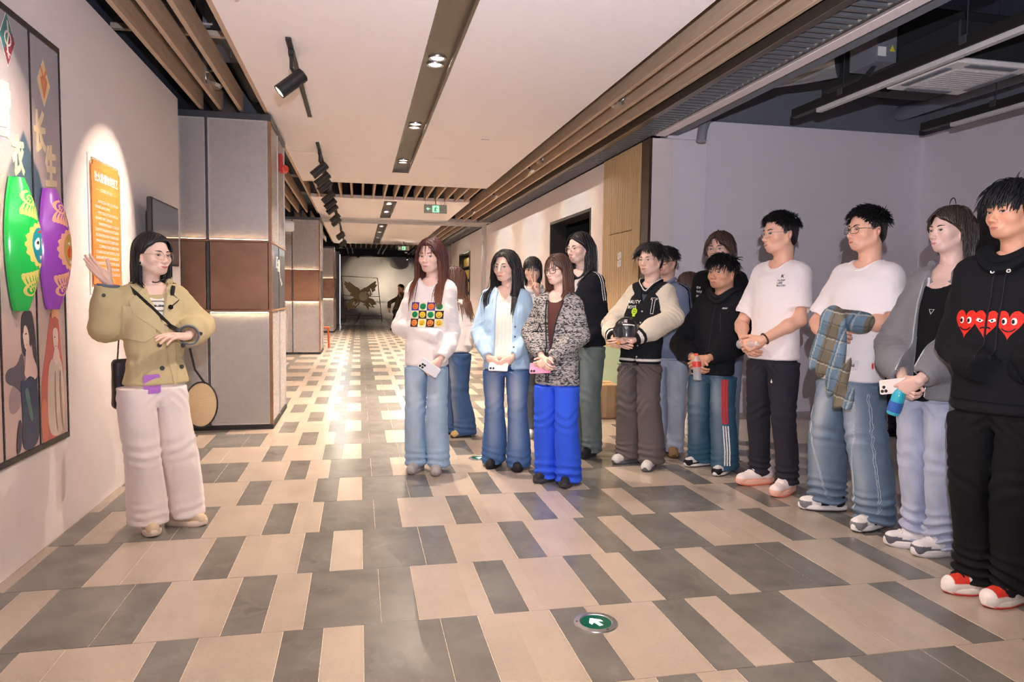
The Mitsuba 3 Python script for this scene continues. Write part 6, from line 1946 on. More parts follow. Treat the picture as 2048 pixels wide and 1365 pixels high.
@someone
def white_tee_man():
    s = LAST['tee'] = Person('tall young man in a white t-shirt and black trousers with coral-soled trainers', [(1510, 968), (1566, 988)], (1533, 468), 86, -36, -56, 'm', .98, 0, (226, 176, 150), 13, hip=(0, 0))
    s.arms({'elbow': (1483, 650), 'wrist': (1486, 676), 'pose': 'clasp', 'dir': (-.6, .35, -.6), 'palm': (-.3, -.9, -.2), 'front': .19}, {'elbow': (1600, 640), 'es': 'n', 'lu': 1.1, 'wrist': (1522, 682), 'pose': 'clasp', 'dir': (.8, .30, -.35), 'palm': (.1, -.95, .1), 'front': .23})
    g = s.top(.475 * s.H, (.072, .080, .05), w=(1.10, 1.08, 1.06, 1.04), d=(1.1, 1.08, 1.04, 1.0), fold=.005, short=.80, shoulder_r=.060, seed=7)
    s.neck_hole(g)
    s.put_top('t_shirt', g, solid((240, 232, 230), .02))
    s.putm('neck_rib', tube(np.vstack([(q := s.ring_on(g)), q[:2]]), .005, 7), plain(s2l(240, 234, 232), .8, .2), 40)
    c0 = s.cx(np.array(.65 * s.H))
    s.trousers((.055, .055), .074, .084, .102, crotch=.455, fold=.008, color=solid((42, 42, 50), .1), seed=9, stack=.9)
    s.decal(s.legg, 'small_logo', sg.Point(0, 0).buffer(.008).union(sg.box(-.002, .008, .003, .016)), (s.leg_st[1][3][1] + .01, .05, .40 * s.H), (224, 222, 220))
    s.word(g, 'lettering', 'K', (c0[0] - .062, c0[1] + .12, .768 * s.H), .020, (40, 38, 40))
    for k, w in enumerate(('FLOW', 'LIKE', 'WATER')):
        s.word(g, 'lettering', w, (c0[0] - .048, c0[1] + .12, (.755 - .0095 * k) * s.H), .0115, (60, 58, 60))
    s.shoes(lambda V, sd: np.where((V[:, 2] < .045)[:, None], np.array(s2l(240, 190, 170)), np.array(s2l(240, 226, 222))), (244, 190, 168), (18, -10), sole_h=.036, chunky=1.1, laces=(240, 232, 230), sole_color2=(236, 130, 100))
    s.hands_and_body(bare=1.08)
    a = s.arm[-1]
    at = a['W'] + (a['E'] - a['W']) * .10
    fx, fy = frame_of(a['W'] - a['E'])
    for k in range(16):
        t = k / 16 * 6.283
        s.putm('bracelet_bead', trimesh.creation.icosphere(1, .0068).apply_translation(at + (fx * math.cos(t) + fy * math.sin(t)) * .034), plain(s2l(70, 38, 30), .3, .5), True)
    s.face_features((30, 26, 26), (200, 130, 118), gaze=(-.003, 0))
    s.glasses((.55, .53, .52), True, 'square', .0010)
    s.hair((20, 19, 21), [dict(n=800, flow=flow_crown((0, -.06, .10), .05), len=(.026, .042), gravity=.06, rad=.0027, t=.014, seg=5, lift=.35, mess=.14, where=lambda p: p[:, 2] > .055),
                          dict(n=500, flow=flow_dir((0, .2, -1)), len=(.016, .026), gravity=.2, rad=.0026, t=.006, seg=4, mess=.1)], cap=.007, seed=3, body=False)

@someone
def tee_bottle():
    s = LAST['tee']
    b = thing('water_bottle', 'clear water bottle held sideways by the man in the white t-shirt and black trousers', 'bottle')
    W = s.arm[1]['W']
    at, ax = W + np.array([-.085, .055, -.035]), nrm((-1, .1, .10))
    prof = [(0, -.08), (.026, -.08), (.031, -.074)] + [(.0315 + .0012 * math.sin(z * 420), z) for z in np.linspace(-.07, .03, 22)] + [(.028, .045), (.014, .064), (.0125, .07), (0, .07)]
    pl = lambda m: trimesh.Trimesh(s.world(m.vertices), m.faces, process=False)
    put('bottle_body', pl(lathe(prof, 22, ax, at)), 'bottle_plastic', b, True)
    put('cap', pl(lathe([(0, .086), (.0145, .086), (.015, .068), (0, .068)], 16, ax, at)), WHITE, b)

LONG_BLACK = (26, 23, 25)
@someone
def blue_cardigan_girl():
    s = Person('young woman with long black hair in a pale blue cardigan and flared jeans', [(988, 933), (1034, 939)], (1000, 534), 66, -8, -30, 'f', 1.10, -3, (232, 194, 176), 4, cheeks=1.06, jaw=1.05)
    s.arms({'elbow': (958, 664), 'wrist': (978, 718), 'pose': 'clasp', 'dir': (-.75, .35, -.5), 'palm': (-.2, -.9, .1)}, {'elbow': (1064, 664), 'wrist': (1022, 718), 'pose': 'clasp', 'dir': (.75, .35, -.55), 'palm': (.2, -.9, .1)})
    g = s.top(.462 * s.H, (.062, .060, .038), w=(1.12, 1.10, 1.08, 1.04), d=(1.06, 1.1, 1.06, 1.05), fold=.006, cuff_bulge=.15, seed=12)
    c0 = s.cx(np.array(.65 * s.H))
    s.carve(g, lambda x, y, z: np.maximum(np.abs(x - c0[0] - .004) - np.interp(z, [s.hem, .60 * s.H, .80 * s.H], [.066, .062, .062]).astype(f4), c0[1] - .0 - y + 0 * z), .034)
    s.carve(g, lambda x, y, z: np.hypot(x - s.neck0[0], y - s.neck0[1] - .02) - .070 + 0 * z + np.where(z < .79 * s.H, 1, 0), .2)
    disp(g, lambda p: .0022 * np.sin(np.hypot(p[:, 0] - c0[0], .5 * p[:, 1]) * 260) * np.where(np.abs(p[:, 0] - c0[0]) > .05, 1, 0))
    s.put_top('cardigan', g, solid((176, 206, 232), .04))
    gi = s.inner('knit_top', lambda V, s: np.array(s2l(240, 234, 222)) * (1 - .10 * (np.abs(np.sin(V[:, 0] * 240)) > .85))[:, None], .016, s.hem + .055, .058, -.01, (1.1, 1.08, 1.06, 1.0), (1.05, 1.08, 1.05, 1.05), v=(.815 * s.H, .745 * s.H, .032))
    for k in range(3):
        P = s.front(g, [[c0[0] - .082, (.655 - .045 * k) * s.H]], .002)[0]
        s.putm('button', orient(lathe([(0, .004), (.006, .003), (.0065, 0), (0, 0)], 14), (0, 1, 0), P), plain((.05, .06, .08), .4), True)
    s.trousers((.022, .022), .112, .080, .098, crotch=.455, fold=.006, color=denim((66, 100, 150), seed=4, bleach=1.25), seed=15, stack=.7)
    s.shoes((38, 36, 38), (30, 28, 30), (12, -8), chunky=1.1)
    s.hands_and_body()
    s.face_features((44, 38, 38), (206, 130, 126), gaze=(-.004, .001))
    s.glasses((.60, .56, .54), True, 'round', .0010, 1.05)
    s.hair(LONG_BLACK, [
        dict(n=460, flow=flow_part(-.010, .12, .35), len=(.36, .46), gravity=.42, rad=.0048, flat=.4, t=.014, seg=14, where=lambda p: p[:, 2] > .0, mess=.04),
        dict(n=220, flow=flow_part(-.010, -.2, .8), len=(.30, .40), gravity=.5, rad=.0055, flat=.4, t=.010, seg=12, where=lambda p: p[:, 1] < .03)], cap=.010, seed=4, cap_color=.9, frame=(.05, .045))
    W = (s.arm[1]['W'] + s.arm[-1]['W']) / 2
    phone('phone in a pale case held flat by the woman in the blue cardigan', s, W + np.array([.004, .050, -.052]), (0, -.6, .8), (1, 0, .05), (0, .8, .6), (232, 222, 224), 2, .068, .138)

@someone
def grey_cardigan_girl():
    s = Person('young woman in a marled grey cardigan and bright blue trousers', [(1091, 962), (1131, 970)], (1100, 541), 64, -24, -42, 'f', .95, -2, (236, 202, 184), 6)
    s.arms({'elbow': (1063, 664), 'wrist': (1084, 716), 'pose': 'clasp', 'dir': (-.5, .5, -.6), 'palm': (-.4, -.9, .1)}, {'elbow': (1160, 672), 'wrist': (1098, 722), 'pose': 'clasp', 'dir': (.8, .3, -.4), 'palm': (.2, -.9, .1), 'es': 'mn'})
    g = s.top(.435 * s.H, (.070, .068, .040), w=(1.16, 1.22, 1.20, 1.08), d=(1.14, 1.2, 1.08, 1.05), fold=.007, cuff_bulge=.25, seed=21, shoulder_r=.066)
    c0 = s.cx(np.array(.65 * s.H))
    s.carve(g, lambda x, y, z: np.maximum(np.abs(x - c0[0] - .01) - np.interp(z, [s.hem, .58 * s.H, .70 * s.H, .81 * s.H], [.004, .006, .030, .060]).astype(f4), c0[1] - y + 0 * z), .03)
    s.carve(g, lambda x, y, z: np.hypot(x - s.neck0[0], y - s.neck0[1] - .02) - .066 + 0 * z + np.where(z < .79 * s.H, 1, 0), .2)
    disp(g, lambda p: .0018 * np.sin(p[:, 2] * 300))
    s.put_top('cardigan', g, 'marl', 'marled_knit') if False else s.put('cardigan', *g.soften().mesh(), 'marled_knit')
    s.inner('knit_top', solid((84, 52, 50), .05), .016, s.hem + .05, .066, .0, (1.1, 1.1, 1.1, 1.0), (1.05, 1.1, 1.05, 1.05))
    edge = lambda sd: [[c0[0] + .01 + sd * w, z * s.H] for z, w in zip(np.linspace(.45, .80, 26), np.interp(np.linspace(.45, .80, 26), [.435, .58, .70, .81], [.008, .012, .038, .066]))]
    for sd in (-1, 1):
        s.putm('band', tube(s.front(g, edge(sd), .002), .0065, 6, flat=.6), plain((.03, .03, .035), .8, .1), 40)
        zz = .665 * s.H
        P = s.front(g, [[c0[0] + .01 + sd * q, zz + r] for q, r in ((.065, .01), (.085, .055), (.11, .005), (.14, .0), (.145, -.01))], .002)
        s.putm('pocket_trim', tube(P, .004, 6, flat=.6), plain((.03, .03, .035), .8, .1), 40)
    hz = s.hem + .004
    s.trousers((.020, .020), .100, .092, .096, crotch=.45, fold=.007, color=solid((52, 92, 224), .07), seed=25, stack=1.0)
    s.shoes((42, 42, 46), (60, 60, 64), (16, -20), chunky=1.25, sole_h=.036)
    s.hands_and_body()
    s.face_features((84, 62, 54), (214, 132, 128), gaze=(-.004, .0))
    s.glasses((.03, .028, .028), False, 'square', .0019, .98)
    s.hair((62, 40, 33), [
        dict(n=430, flow=flow_part(.0, .1, .4), len=(.23, .275), gravity=.45, rad=.0048, flat=.4, t=.015, seg=11, where=lambda p: p[:, 2] > .0, mess=.05),
        dict(n=220, flow=flow_part(.0, -.2, .8), len=(.18, .24), gravity=.5, rad=.0055, flat=.4, t=.011, seg=10, where=lambda p: p[:, 1] < .03),
        dict(frame=False, n=90, flow=lambda p, n: np.stack([p[:, 0] * 8, np.full(len(p), 1.0), np.full(len(p), -.5)], -1), len=(.085, .105), gravity=.35, rad=.0036, t=.012, seg=9, where=lambda p: front_top(p) & (np.abs(p[:, 0]) < .055))], cap=.010, tip=(104, 68, 50), seed=6, cap_color=.9, frame=(.05, .03))
    W = (s.arm[1]['W'] + s.arm[-1]['W']) / 2
    phone('pink phone held by the woman in the marled grey cardigan', s, W + np.array([.03, .02, -.058]), (.1, -.3, .9), (1, 0, .1), (.2, .9, .2), (244, 160, 196), 2)

@someone
def tall_black_jacket_girl():
    s = Person('tall young woman in wire glasses, black track jacket and grey green jeans', [(1148, 908), (1177, 913)], (1142, 498), 64, -34, -46, 'f', 1.1, -2, (234, 198, 182), 7)
    s.arms({'elbow': (1118, 640), 'wrist': (1130, 690), 'hand': False}, {'elbow': (1203, 650), 'wrist': (1168, 690), 'hand': False, 'es': 'm'})
    g = s.top(.50 * s.H, (.070, .066, .045), w=(1.08, 1.12, 1.14, 1.1), d=(1.05, 1.1, 1.05, 1.05), fold=.007, seed=31)
    c0 = s.cx(np.array(.65 * s.H))
    s.carve(g, lambda x, y, z: np.maximum(np.abs(x - c0[0]) - np.interp(z, [.72 * s.H, .82 * s.H], [.0, .055]).astype(f4), c0[1] - y + 0 * z), .03)
    s.neck_hole(g)
    s.put_top('jacket', g, solid((22, 24, 32), .15))
    s.inner('shirt', solid((196, 192, 192), .03), .016, .66 * s.H)
    a = s.arm[-1]
    for off in (-.012, .012):
        P = np.array([a['S'] + (a['E'] - a['S']) * t + np.array([0, off, .02 * (1 - t)]) for t in np.linspace(-.1, .55, 14)])
        P = g.march(P + np.array([-.16, .04, .04]), (1, -.2, -.2), .25, .001)
        s.putm('stripe', tube(P, .005, 5, flat=.3), plain((.75, .73, .73), .6, .2))
    s.putm('collar', tube(np.vstack([(q := s.ring_on(g, .082, lift=.006)), q[:2]]), .014, 8, flat=.8), plain((.012, .013, .018), .7, .2), 40)
    s.trousers((.03, .03), .088, .088, .098, fold=.006, color=denim((104, 116, 112), seed=7, bleach=.3), seed=35)
    s.shoes((40, 42, 46), (50, 50, 54), (10, -10))
    s.hands_and_body()
    s.face_features((40, 36, 36), (206, 128, 124), gaze=(-.004, 0))
    s.glasses((.62, .58, .55), True, 'round', .0011, 1.02)
    s.hair((24, 22, 25), [
        dict(n=420, flow=flow_part(.012, .0, .45), len=(.28, .36), gravity=.4, rad=.0050, flat=.4, t=.016, seg=13, where=lambda p: p[:, 2] > .0, mess=.06, curl=.05),
        dict(n=240, flow=flow_part(.0, -.3, .8), len=(.26, .34), gravity=.5, rad=.006, flat=.4, t=.012, seg=11, where=lambda p: p[:, 1] < .02, curl=.05)], cap=.011, seed=7, cap_color=.9, frame=(.045, .0))

@someone
def peace_sign_girl():
    s = Person('young woman with a black fringe in a grey hoodie raising two fingers', [(1064, 874), (1088, 876)], (1064, 541), 52, -6, -2, 'f', 1.0, -4, (226, 184, 166), 5)
    s.arms({'elbow': (1036, 650), 'wrist': (1050, 690), 'hand': False}, {'elbow': (1096, 634), 'wrist': (1074, 585), 'pose': 'peace', 'dir': (.12, .1, 1), 'palm': (.1, 1, 0)})
    g = s.top(.48 * s.H, (.062, .058, .040), w=(1.05, 1.1, 1.1, 1.05), fold=.006, seed=41)
    s.neck_hole(g)
    s.put_top('hoodie', g, solid((186, 188, 194), .06))
    s.putm('hood', tube(np.vstack([(q := s.ring_on(g, .088, lift=.006)), q[:2]]), .020, 8), plain(s2l(178, 180, 186), .85, .1), 40)
    s.trousers((.03, .03), .085, .085, .09, fold=.005, color=solid((90, 92, 100)), seed=45)
    s.shoes((228, 226, 224), (236, 232, 228), (10, -10))
    s.hands_and_body()
    s.face_features((36, 32, 32), (206, 124, 118), gaze=(-.001, 0), smile=.6)
    s.glasses((.62, .52, .42), True, 'round', .0011, 1.08)
    s.hair((22, 20, 22), [
        dict(n=330, flow=flow_crown((0, -.05, .12)), len=(.13, .17), gravity=.4, rad=.0046, flat=.4, t=.013, seg=9, mess=.05, where=lambda p: (p[:, 1] < .035) | (p[:, 2] > .06)),
        dict(frame=False, n=150, flow=lambda p, n: np.stack([p[:, 0] * 7, np.full(len(p), 1.0), np.full(len(p), -.5)], -1), len=(.085, .10), gravity=.35, rad=.0042, t=.012, seg=9, where=lambda p: front_top(p) & (np.abs(p[:, 0]) < .06))], cap=.011, seed=5, cap_color=.9, frame=(.03, .03))

@someone
def white_blouse_girl():
    s = Person('young woman in a white blouse half hidden behind the red-haired woman', [(900, 868), (922, 874)], (887, 562), 56, -60, -100, 'f', 1.05, 0, (224, 182, 162), 8)
    s.arms({'elbow': (880, 660), 'wrist': (890, 700), 'hand': False}, {'elbow': (938, 655), 'wrist': (935, 700), 'hand': False, 'front': 0})
    g = s.top(.50 * s.H, (.070, .066, .048), w=(1.08, 1.2, 1.15, 1.05), d=(1.05, 1.15, 1.05, 1.05), fold=.008, seed=51)
    s.neck_hole(g)
    s.put_top('blouse', g, solid((236, 226, 220), .03))
    s.trousers((.02, .02), .105, .085, .095, fold=.007, color=denim((58, 84, 124), seed=9, bleach=.8), seed=55)
    s.shoes((196, 164, 110), (60, 54, 50), (10, -10))
    s.hands_and_body()
    s.face_features((60, 44, 40))
    s.hair((72, 50, 42), [
        dict(n=400, flow=flow_part(.0, .0, .4), len=(.36, .44), gravity=.42, rad=.0052, flat=.4, t=.015, seg=13, where=lambda p: p[:, 2] > .0, mess=.05),
        dict(n=240, flow=flow_part(.0, -.3, .8), len=(.32, .40), gravity=.5, rad=.006, flat=.4, t=.012, seg=12, where=lambda p: p[:, 1] < .03)], cap=.011, tip=(110, 76, 60), seed=8, cap_color=.9)

def short_hair(s, color, top=(.030, .045), lift=.3, n=700, side=(.018, .028), crown=(0, -.06, .10), fwd=.05, seed=1, fringe=None, t=.015, line=HAIRLINE, cap=.008, mess=.14):
    L = [dict(n=n, flow=flow_crown(crown, fwd), len=top, gravity=.08, rad=.0030, t=t, seg=6, lift=lift, mess=mess, where=lambda p: p[:, 2] > .05),
         dict(n=480, flow=flow_dir((0, .1, -1)), len=side, gravity=.2, rad=.0028, t=cap - .001, seg=5, mess=.1)]
    if fringe:
        L.append(fringe)
    s.hair(color, L, cap=cap, seed=seed, body=False, line=line)

@someone
def varsity_man():
    s = Person('young man in a black varsity jacket with cream sleeves holding a helmet', [(1252, 926), (1298, 938)], (1288, 520), 66, -26, -34, 'm', .93, 1, (232, 192, 172), 9)
    s.arms({'elbow': (1222, 650), 'wrist': (1229, 678), 'pose': 'soft', 'dir': (-.75, .35, -.25), 'palm': (-.3, -.9, 0), 'front': .26}, {'elbow': (1348, 636), 'wrist': (1262, 682), 'pose': 'soft', 'dir': (.85, .25, -.2), 'palm': (.1, -.95, .1), 'es': 'mn', 'front': .28})
    g = s.top(.470 * s.H, (.076, .074, .044), w=(1.14, 1.18, 1.16, 1.10), d=(1.12, 1.15, 1.06, 1.02), fold=.008, cuff_bulge=.32, seed=61, shoulder_r=.064, h=.0058)
    c0 = s.cx(np.array(.65 * s.H))
    s.carve(g, lambda x, y, z: np.maximum(np.abs(x - c0[0]) - np.interp(z, [s.hem, .50 * s.H, .73 * s.H, .82 * s.H], [.02, .0, .0, .05]).astype(f4) + .002, c0[1] - y + 0 * z), .028)
    s.neck_hole(g)
    arms = [(a['S'], a['E'], a['W'], sd) for sd, a in s.arm.items()]
    def col(V, s):
        c = np.tile(s2l(26, 28, 32), (len(V), 1))
        for S, E, Wr, sd in arms:
            A = S + np.array([-sd * .03, 0, .0])
            def dist(p, a, b):
                t = np.clip(((p - a) @ (b - a)) / ((b - a) @ (b - a)), 0, 1)
                return np.linalg.norm(p - a - t[:, None] * (b - a), axis=1), t
            d1, t1 = dist(V, A, E)
            d2, t2 = dist(V, E, Wr)
            d0 = np.abs(V[:, 0] - s.cx(V[:, 2])[:, 0])
            plane = (V - (S + np.array([-sd * .012, 0, .03]))) @ nrm([sd * .82, 0, -.57])
            m = ((d1 - .075 < s.torso_d(V) + .02) & (plane > 0) & (V[:, 0] * sd > s.cx(V[:, 2])[:, 0] * sd + .09)) | ((d2 - .068 < s.torso_d(V)) & (t2 > .02) & (d2 < .12))
            cream = np.array(s2l(212, 202, 184)) * (1 + .06 * (meshkit.noise(V[m] * 12, 3) - .5))[:, None]
            c[m] = cream
            cuff = m & (d2 < .1) & (t2 > .76)
            c[cuff] = s2l(26, 28, 32)
            c[m & (d2 < .1) & (t2 > .82) & (t2 < .88)] = s2l(226, 220, 210)
        z = V[:, 2]
        body = (c.sum(1) < .1)
        c[body & (z > s.hem + .018) & (z < s.hem + .034)] = s2l(220, 214, 206)
        return c
    s.put_top('varsity_jacket', g, col)
    s.putm('collar', tube(np.vstack([(q := s.ring_on(g, .082, lift=.004)), q[:2]]), .013, 8, flat=.9), plain(s2l(30, 32, 36), .8, .1), 40)
    s.putm('collar_stripe', tube(np.vstack([(q := s.ring_on(g, .088, lift=.014)), q[:2]]), .0045, 6), plain(s2l(222, 214, 204), .8, .1), 40)
    s.inner('t_shirt', solid((64, 72, 84), .05), .016, .60 * s.H)
    for k in range(5):
        P = s.front(g, [[c0[0] - .016, (.70 - .05 * k) * s.H]], .002)[0]
        s.putm('snap_button', orient(lathe([(0, .005), (.006, .004), (.0075, 0), (0, 0)], 14), (0, 1, 0), P), plain((.7, .68, .66), .3, .5, .3), True)
    yz = lambda x, z: (c0[0] + x, c0[1] + .12, z * s.H)
    s.word(g, 'lettering', 'NAUTY', yz(.128, .735), .024, (240, 238, 232))
    s.word(g, 'lettering', 'BOYS', yz(.122, .712), .022, (240, 238, 232))
    s.decal(g, 'green_badge', sg.Point(0, 0).buffer(.026).union(sg.box(-.012, -.04, .012, -.02)), yz(.052, .700), (176, 214, 40))
    s.decal(g, 'badge_face', shapely.union_all([sg.Point(-.008, .006).buffer(.004), sg.Point(.008, .006).buffer(.004), sg.box(-.010, -.012, .010, -.008)]), yz(.052, .700), (40, 50, 20), .0024)
    jj = sg.box(0, 0, .05, .10).difference(sg.box(.004, .004, .046, .096))
    s.decal(g, 'letter_patch', sg.Polygon([(0, .12), (.045, .12), (.045, .105), (.034, .105), (.034, .0), (.012, .0), (.012, .105), (0, .105)]).difference(sg.Polygon([(.004, .116), (.041, .116), (.041, .109), (.030, .109), (.030, .004), (.016, .004), (.016, .109), (.004, .109)])), yz(-.112, .69), (206, 202, 196), size=.008)
    s.trousers((.035, .035), .105, .098, .098, crotch=.455, fold=.011, color=solid((98, 90, 88), .08), seed=65, drape=1.2)
    s.shoes(lambda V, sd: np.where((np.abs(np.sin(V[:, 1] * 110)) > .93)[:, None] & (V[:, 1] < .1)[:, None], np.array(s2l(120, 122, 126)), np.array(s2l(214, 210, 206))), (92, 92, 94), (24, -12))
    s.hands_and_body()
    s.face_features((30, 27, 27), (206, 128, 118), gaze=(-.003, 0), smile=.3)
    s.glasses((.66, .60, .54), True, 'rect', .0010, 1.04)
    s.hair((24, 22, 24), [dict(n=560, flow=lambda p, n: np.stack([np.where(p[:, 0] > .012, .9, -.6) , np.full(len(p), .55) * (p[:, 1] > -.02) - .1, np.full(len(p), -.1)], -1), len=(.060, .088), gravity=.12, rad=.0036, flat=.5, t=.018, seg=9, lift=.34, mess=.10, where=lambda p: p[:, 2] > .05),
                          dict(n=420, flow=flow_dir((0, -.1, -1)), len=(.03, .05), gravity=.2, rad=.0032, t=.011, seg=6, mess=.1)], cap=.012, seed=9, body=False)
    # the helmet held against the belly
    hc = s.loc(1254, 662, 0)
    hc = s.loc(1254, 662, -(.21 - hc[1]) if False else -.20)
    hm = thing('helmet', 'glossy black motorcycle helmet held against the varsity jacket', 'helmet')
    R = rot_z(.35) @ rot_x(.15)
    gH = Grid((-.15, -.17, -.15), (.15, .17, .15), .007)
    gH.add(ell((0, -.01, .01), (.095, .115, .095)), 0)
    gH.cut(ell((0, .10, -.035), (.07, .06, .035)), .012)
    gH.cut(boxp((-.2, -.2, -.2), (.2, .2, -.075)), .01)
    V, F = gH.mesh()
    tr = lambda v: s.world(hc + np.asarray(v) @ R.T)
    put('shell', trimesh.Trimesh(tr(V), F, process=False), plain((.012, .012, .014), .10, .6, coat=.9), hm, True)
    vs = lathe([(.101, -.055), (.104, -.02), (.102, .02), (.100, .02), (.102, -.02), (.099, -.055)], 40)
    m = vs.triangles_center[:, 1] > .035
    vs.update_faces(m)
    vs.vertices[:, 1] *= 1.18
    put('visor', trimesh.Trimesh(tr(vs.vertices), vs.faces, process=False), plain((.02, .02, .024), .06, .7, coat=1.0), hm, True)
    fz = lambda x, z: gH.march(np.array([[x, .2, z]]), (0, -1, 0), .25, .002)[0]
    dec = cat(*[bar(fz(a[0], a[1]), fz(b[0], b[1]), .010, .004, up=(0, 1, 0)) for a, b in (((-.06, .032), (-.02, .034)), ((-.02, .034), (.02, .034)))])
    put('reflective_tape', trimesh.Trimesh(tr(dec.vertices), dec.faces, process=False), WHITE, hm)
    dec = cat(*[bar(fz(-.01, .055), fz(.012, .055), .016, .003, up=(0, 1, 0)), bar(fz(-.01, .07), fz(.012, .07), .006, .003, up=(0, 1, 0))])
    put('sticker', trimesh.Trimesh(tr(dec.vertices), dec.faces, process=False), plain((.55, .5, .5), .5), hm)
    st = tube([(-.05, .05, -.075), (-.02, .09, -.10), (.02, .085, -.11), (.06, .06, -.10), (.07, .04, -.085)], .011, 6, flat=.3)
    put('chin_strap', trimesh.Trimesh(tr(st.vertices), st.faces, process=False), BLACK, hm)
    bk = box(.035, .06, .07, .085, -.112, -.085, .003)
    put('buckle', trimesh.Trimesh(tr(bk.vertices), bk.faces, process=False), plain(s2l(200, 130, 60), .5), hm)

@someone
def black_jacket_man():
    s = Person('stocky young man in a black zip jacket and teal jeans with red stripes', [(1396, 932), (1444, 948)], (1428, 545), 72, -24, -38, 'm', 1.0, 0, (208, 156, 128), 10, cheeks=1.1, jaw=1.14)
    s.arms({'elbow': (1360, 688), 'wrist': (1386, 716), 'pose': 'clasp', 'dir': (-.5, .45, -.6), 'palm': (-.4, -.9, 0), 'front': .19}, {'elbow': (1474, 692), 'wrist': (1414, 718), 'pose': 'clasp', 'dir': (.75, .3, -.5), 'palm': (.2, -.95, .1), 'es': 'mn', 'front': .2})
    g = s.top(.450 * s.H, (.080, .076, .046), w=(1.10, 1.16, 1.16, 1.10), d=(1.16, 1.26, 1.12, 1.05), fold=.007, cuff_bulge=.22, seed=71, shoulder_r=.068)
    s.neck_hole(g)
    s.put_top('zip_jacket', g, solid((24, 25, 30), .12))
    for r, l, w in ((.086, .012, .020), (.100, .010, .020)):
        s.putm('hood', tube(np.vstack([(q := s.ring_on(g, r, lift=l, cy=.006)), q[:2]]), w, 8, flat=.9), plain(s2l(25, 26, 31), .75, .2), 40)
    c0 = s.cx(np.array(.65 * s.H))
    s.putm('zip', tube(s.front(g, [[c0[0] + .002 * math.sin(z * 40), z * s.H] for z in np.linspace(.46, .80, 26)], .001), .005, 5, flat=.4), plain((.07, .07, .085), .35, .5, .4))
    s.putm('pocket_zip', tube(s.front(g, [[c0[0] - .05 - .02 * t, (.735 - .09 * t) * s.H] for t in np.linspace(0, 1, 10)], .001), .003, 5), plain((.05, .05, .06), .35, .5, .4))
    s.word(g, 'lettering', 'mmr', (c0[0] - .052, c0[1] + .12, .752 * s.H), .013, (236, 234, 230))
    s.inner('t_shirt', solid((206, 202, 198), .03), .02, .70 * s.H)
    def teal(V, s):
        c = denim((46, 82, 104), seed=10, bleach=.8)(V, s)
        return c
    s.trousers((.035, .035), .105, .102, .105, crotch=.44, fold=.008, color=teal, seed=75)
    l = s.leg_st[1]
    for k in (-1, 0, 1):
        zs = np.linspace(.075, .435 * s.H, 46)
        c = np.stack([np.interp(zs, [q[0] for q in l], [q[1] for q in l]), np.interp(zs, [q[0] for q in l], [q[2] for q in l]), zs], -1)
        dv = nrm([-.55, .83, 0])
        tv = np.array([dv[1], -dv[0], 0])
        P = s.legg.march(c + dv * .25 + tv * (.017 * k), -dv, .3, .0015)
        cut = .235 * s.H
        s.putm('red_stripe', tube(P[zs >= cut - .01], .0062, 6, flat=.3, hint=dv), plain(s2l(190, 44, 46), .7, .2), 40)
        s.putm('white_stripe', tube(P[zs <= cut], .0050, 6, flat=.3, hint=dv), plain(s2l(232, 228, 226), .7, .2), 40)
    def panda(V, sd):
        x, y, z = V[:, 0], V[:, 1], V[:, 2]
        c = np.tile(s2l(226, 222, 218), (len(V), 1))
        c[(y > .125) & (z < .062) | (z < .040) & (y > .06) | (y < .005) & (z < .085)] = s2l(28, 28, 30)
        c[(np.abs(x) < .018) & (y > .02) & (y < .10) & (z > .055)] = s2l(30, 30, 32)
        sw = (y > -.02) & (y < .09) & (np.abs(z - .038 - .25 * np.clip(.06 - y, 0, 1) * .3) < .007)
        c[sw & (np.abs(x) > .02)] = s2l(28, 28, 30)
        return c
    s.shoes(panda, (232, 228, 222), (28, 2), sole_color2=(40, 40, 42), laces=(34, 34, 36))
    s.hands_and_body()
    s.face_features((28, 24, 24), (190, 118, 108), gaze=(-.003, 0), eye_h=.9)
    short_hair(s, (18, 17, 20), (.055, .085), .12, 620, (.03, .05), (0, -.06, .11), .05, 10, dict(frame=False, n=150, flow=lambda p, n: np.stack([p[:, 0] * 5 + .25, np.full(len(p), 1.0), np.full(len(p), -.3)], -1), len=(.06, .10), gravity=.25, rad=.0034, t=.014, seg=8, where=front_top, mess=.12), .016, cap=.012)
    W = s.arm[-1]['W']
    b = thing('water_bottle', 'clear plastic water bottle with a red label held by the man in the zip jacket', 'bottle')
    at, ax = W + np.array([.050, .055, -.055]), nrm((.10, -.05, 1))
    prof = [(0, -.10), (.024, -.10), (.029, -.095)] + [(.0295 + .0012 * math.sin(z * 420), z) for z in np.linspace(-.09, .03, 26)] + [(.028, .045), (.014, .068), (.0125, .078), (0, .078)]
    pl = lambda m: trimesh.Trimesh(s.world(m.vertices), m.faces, process=False)
    put('bottle_body', pl(lathe(prof, 22, ax, at)), 'bottle_plastic', b, True)
    put('label_band', pl(lathe([(.0306, -.005), (.0306, .035)], 22, ax, at)), plain(s2l(206, 70, 60), .4), b, True)
    put('cap', pl(lathe([(0, .094), (.0145, .094), (.015, .076), (0, .076)], 16, ax, at)), plain(s2l(220, 90, 70), .4), b)

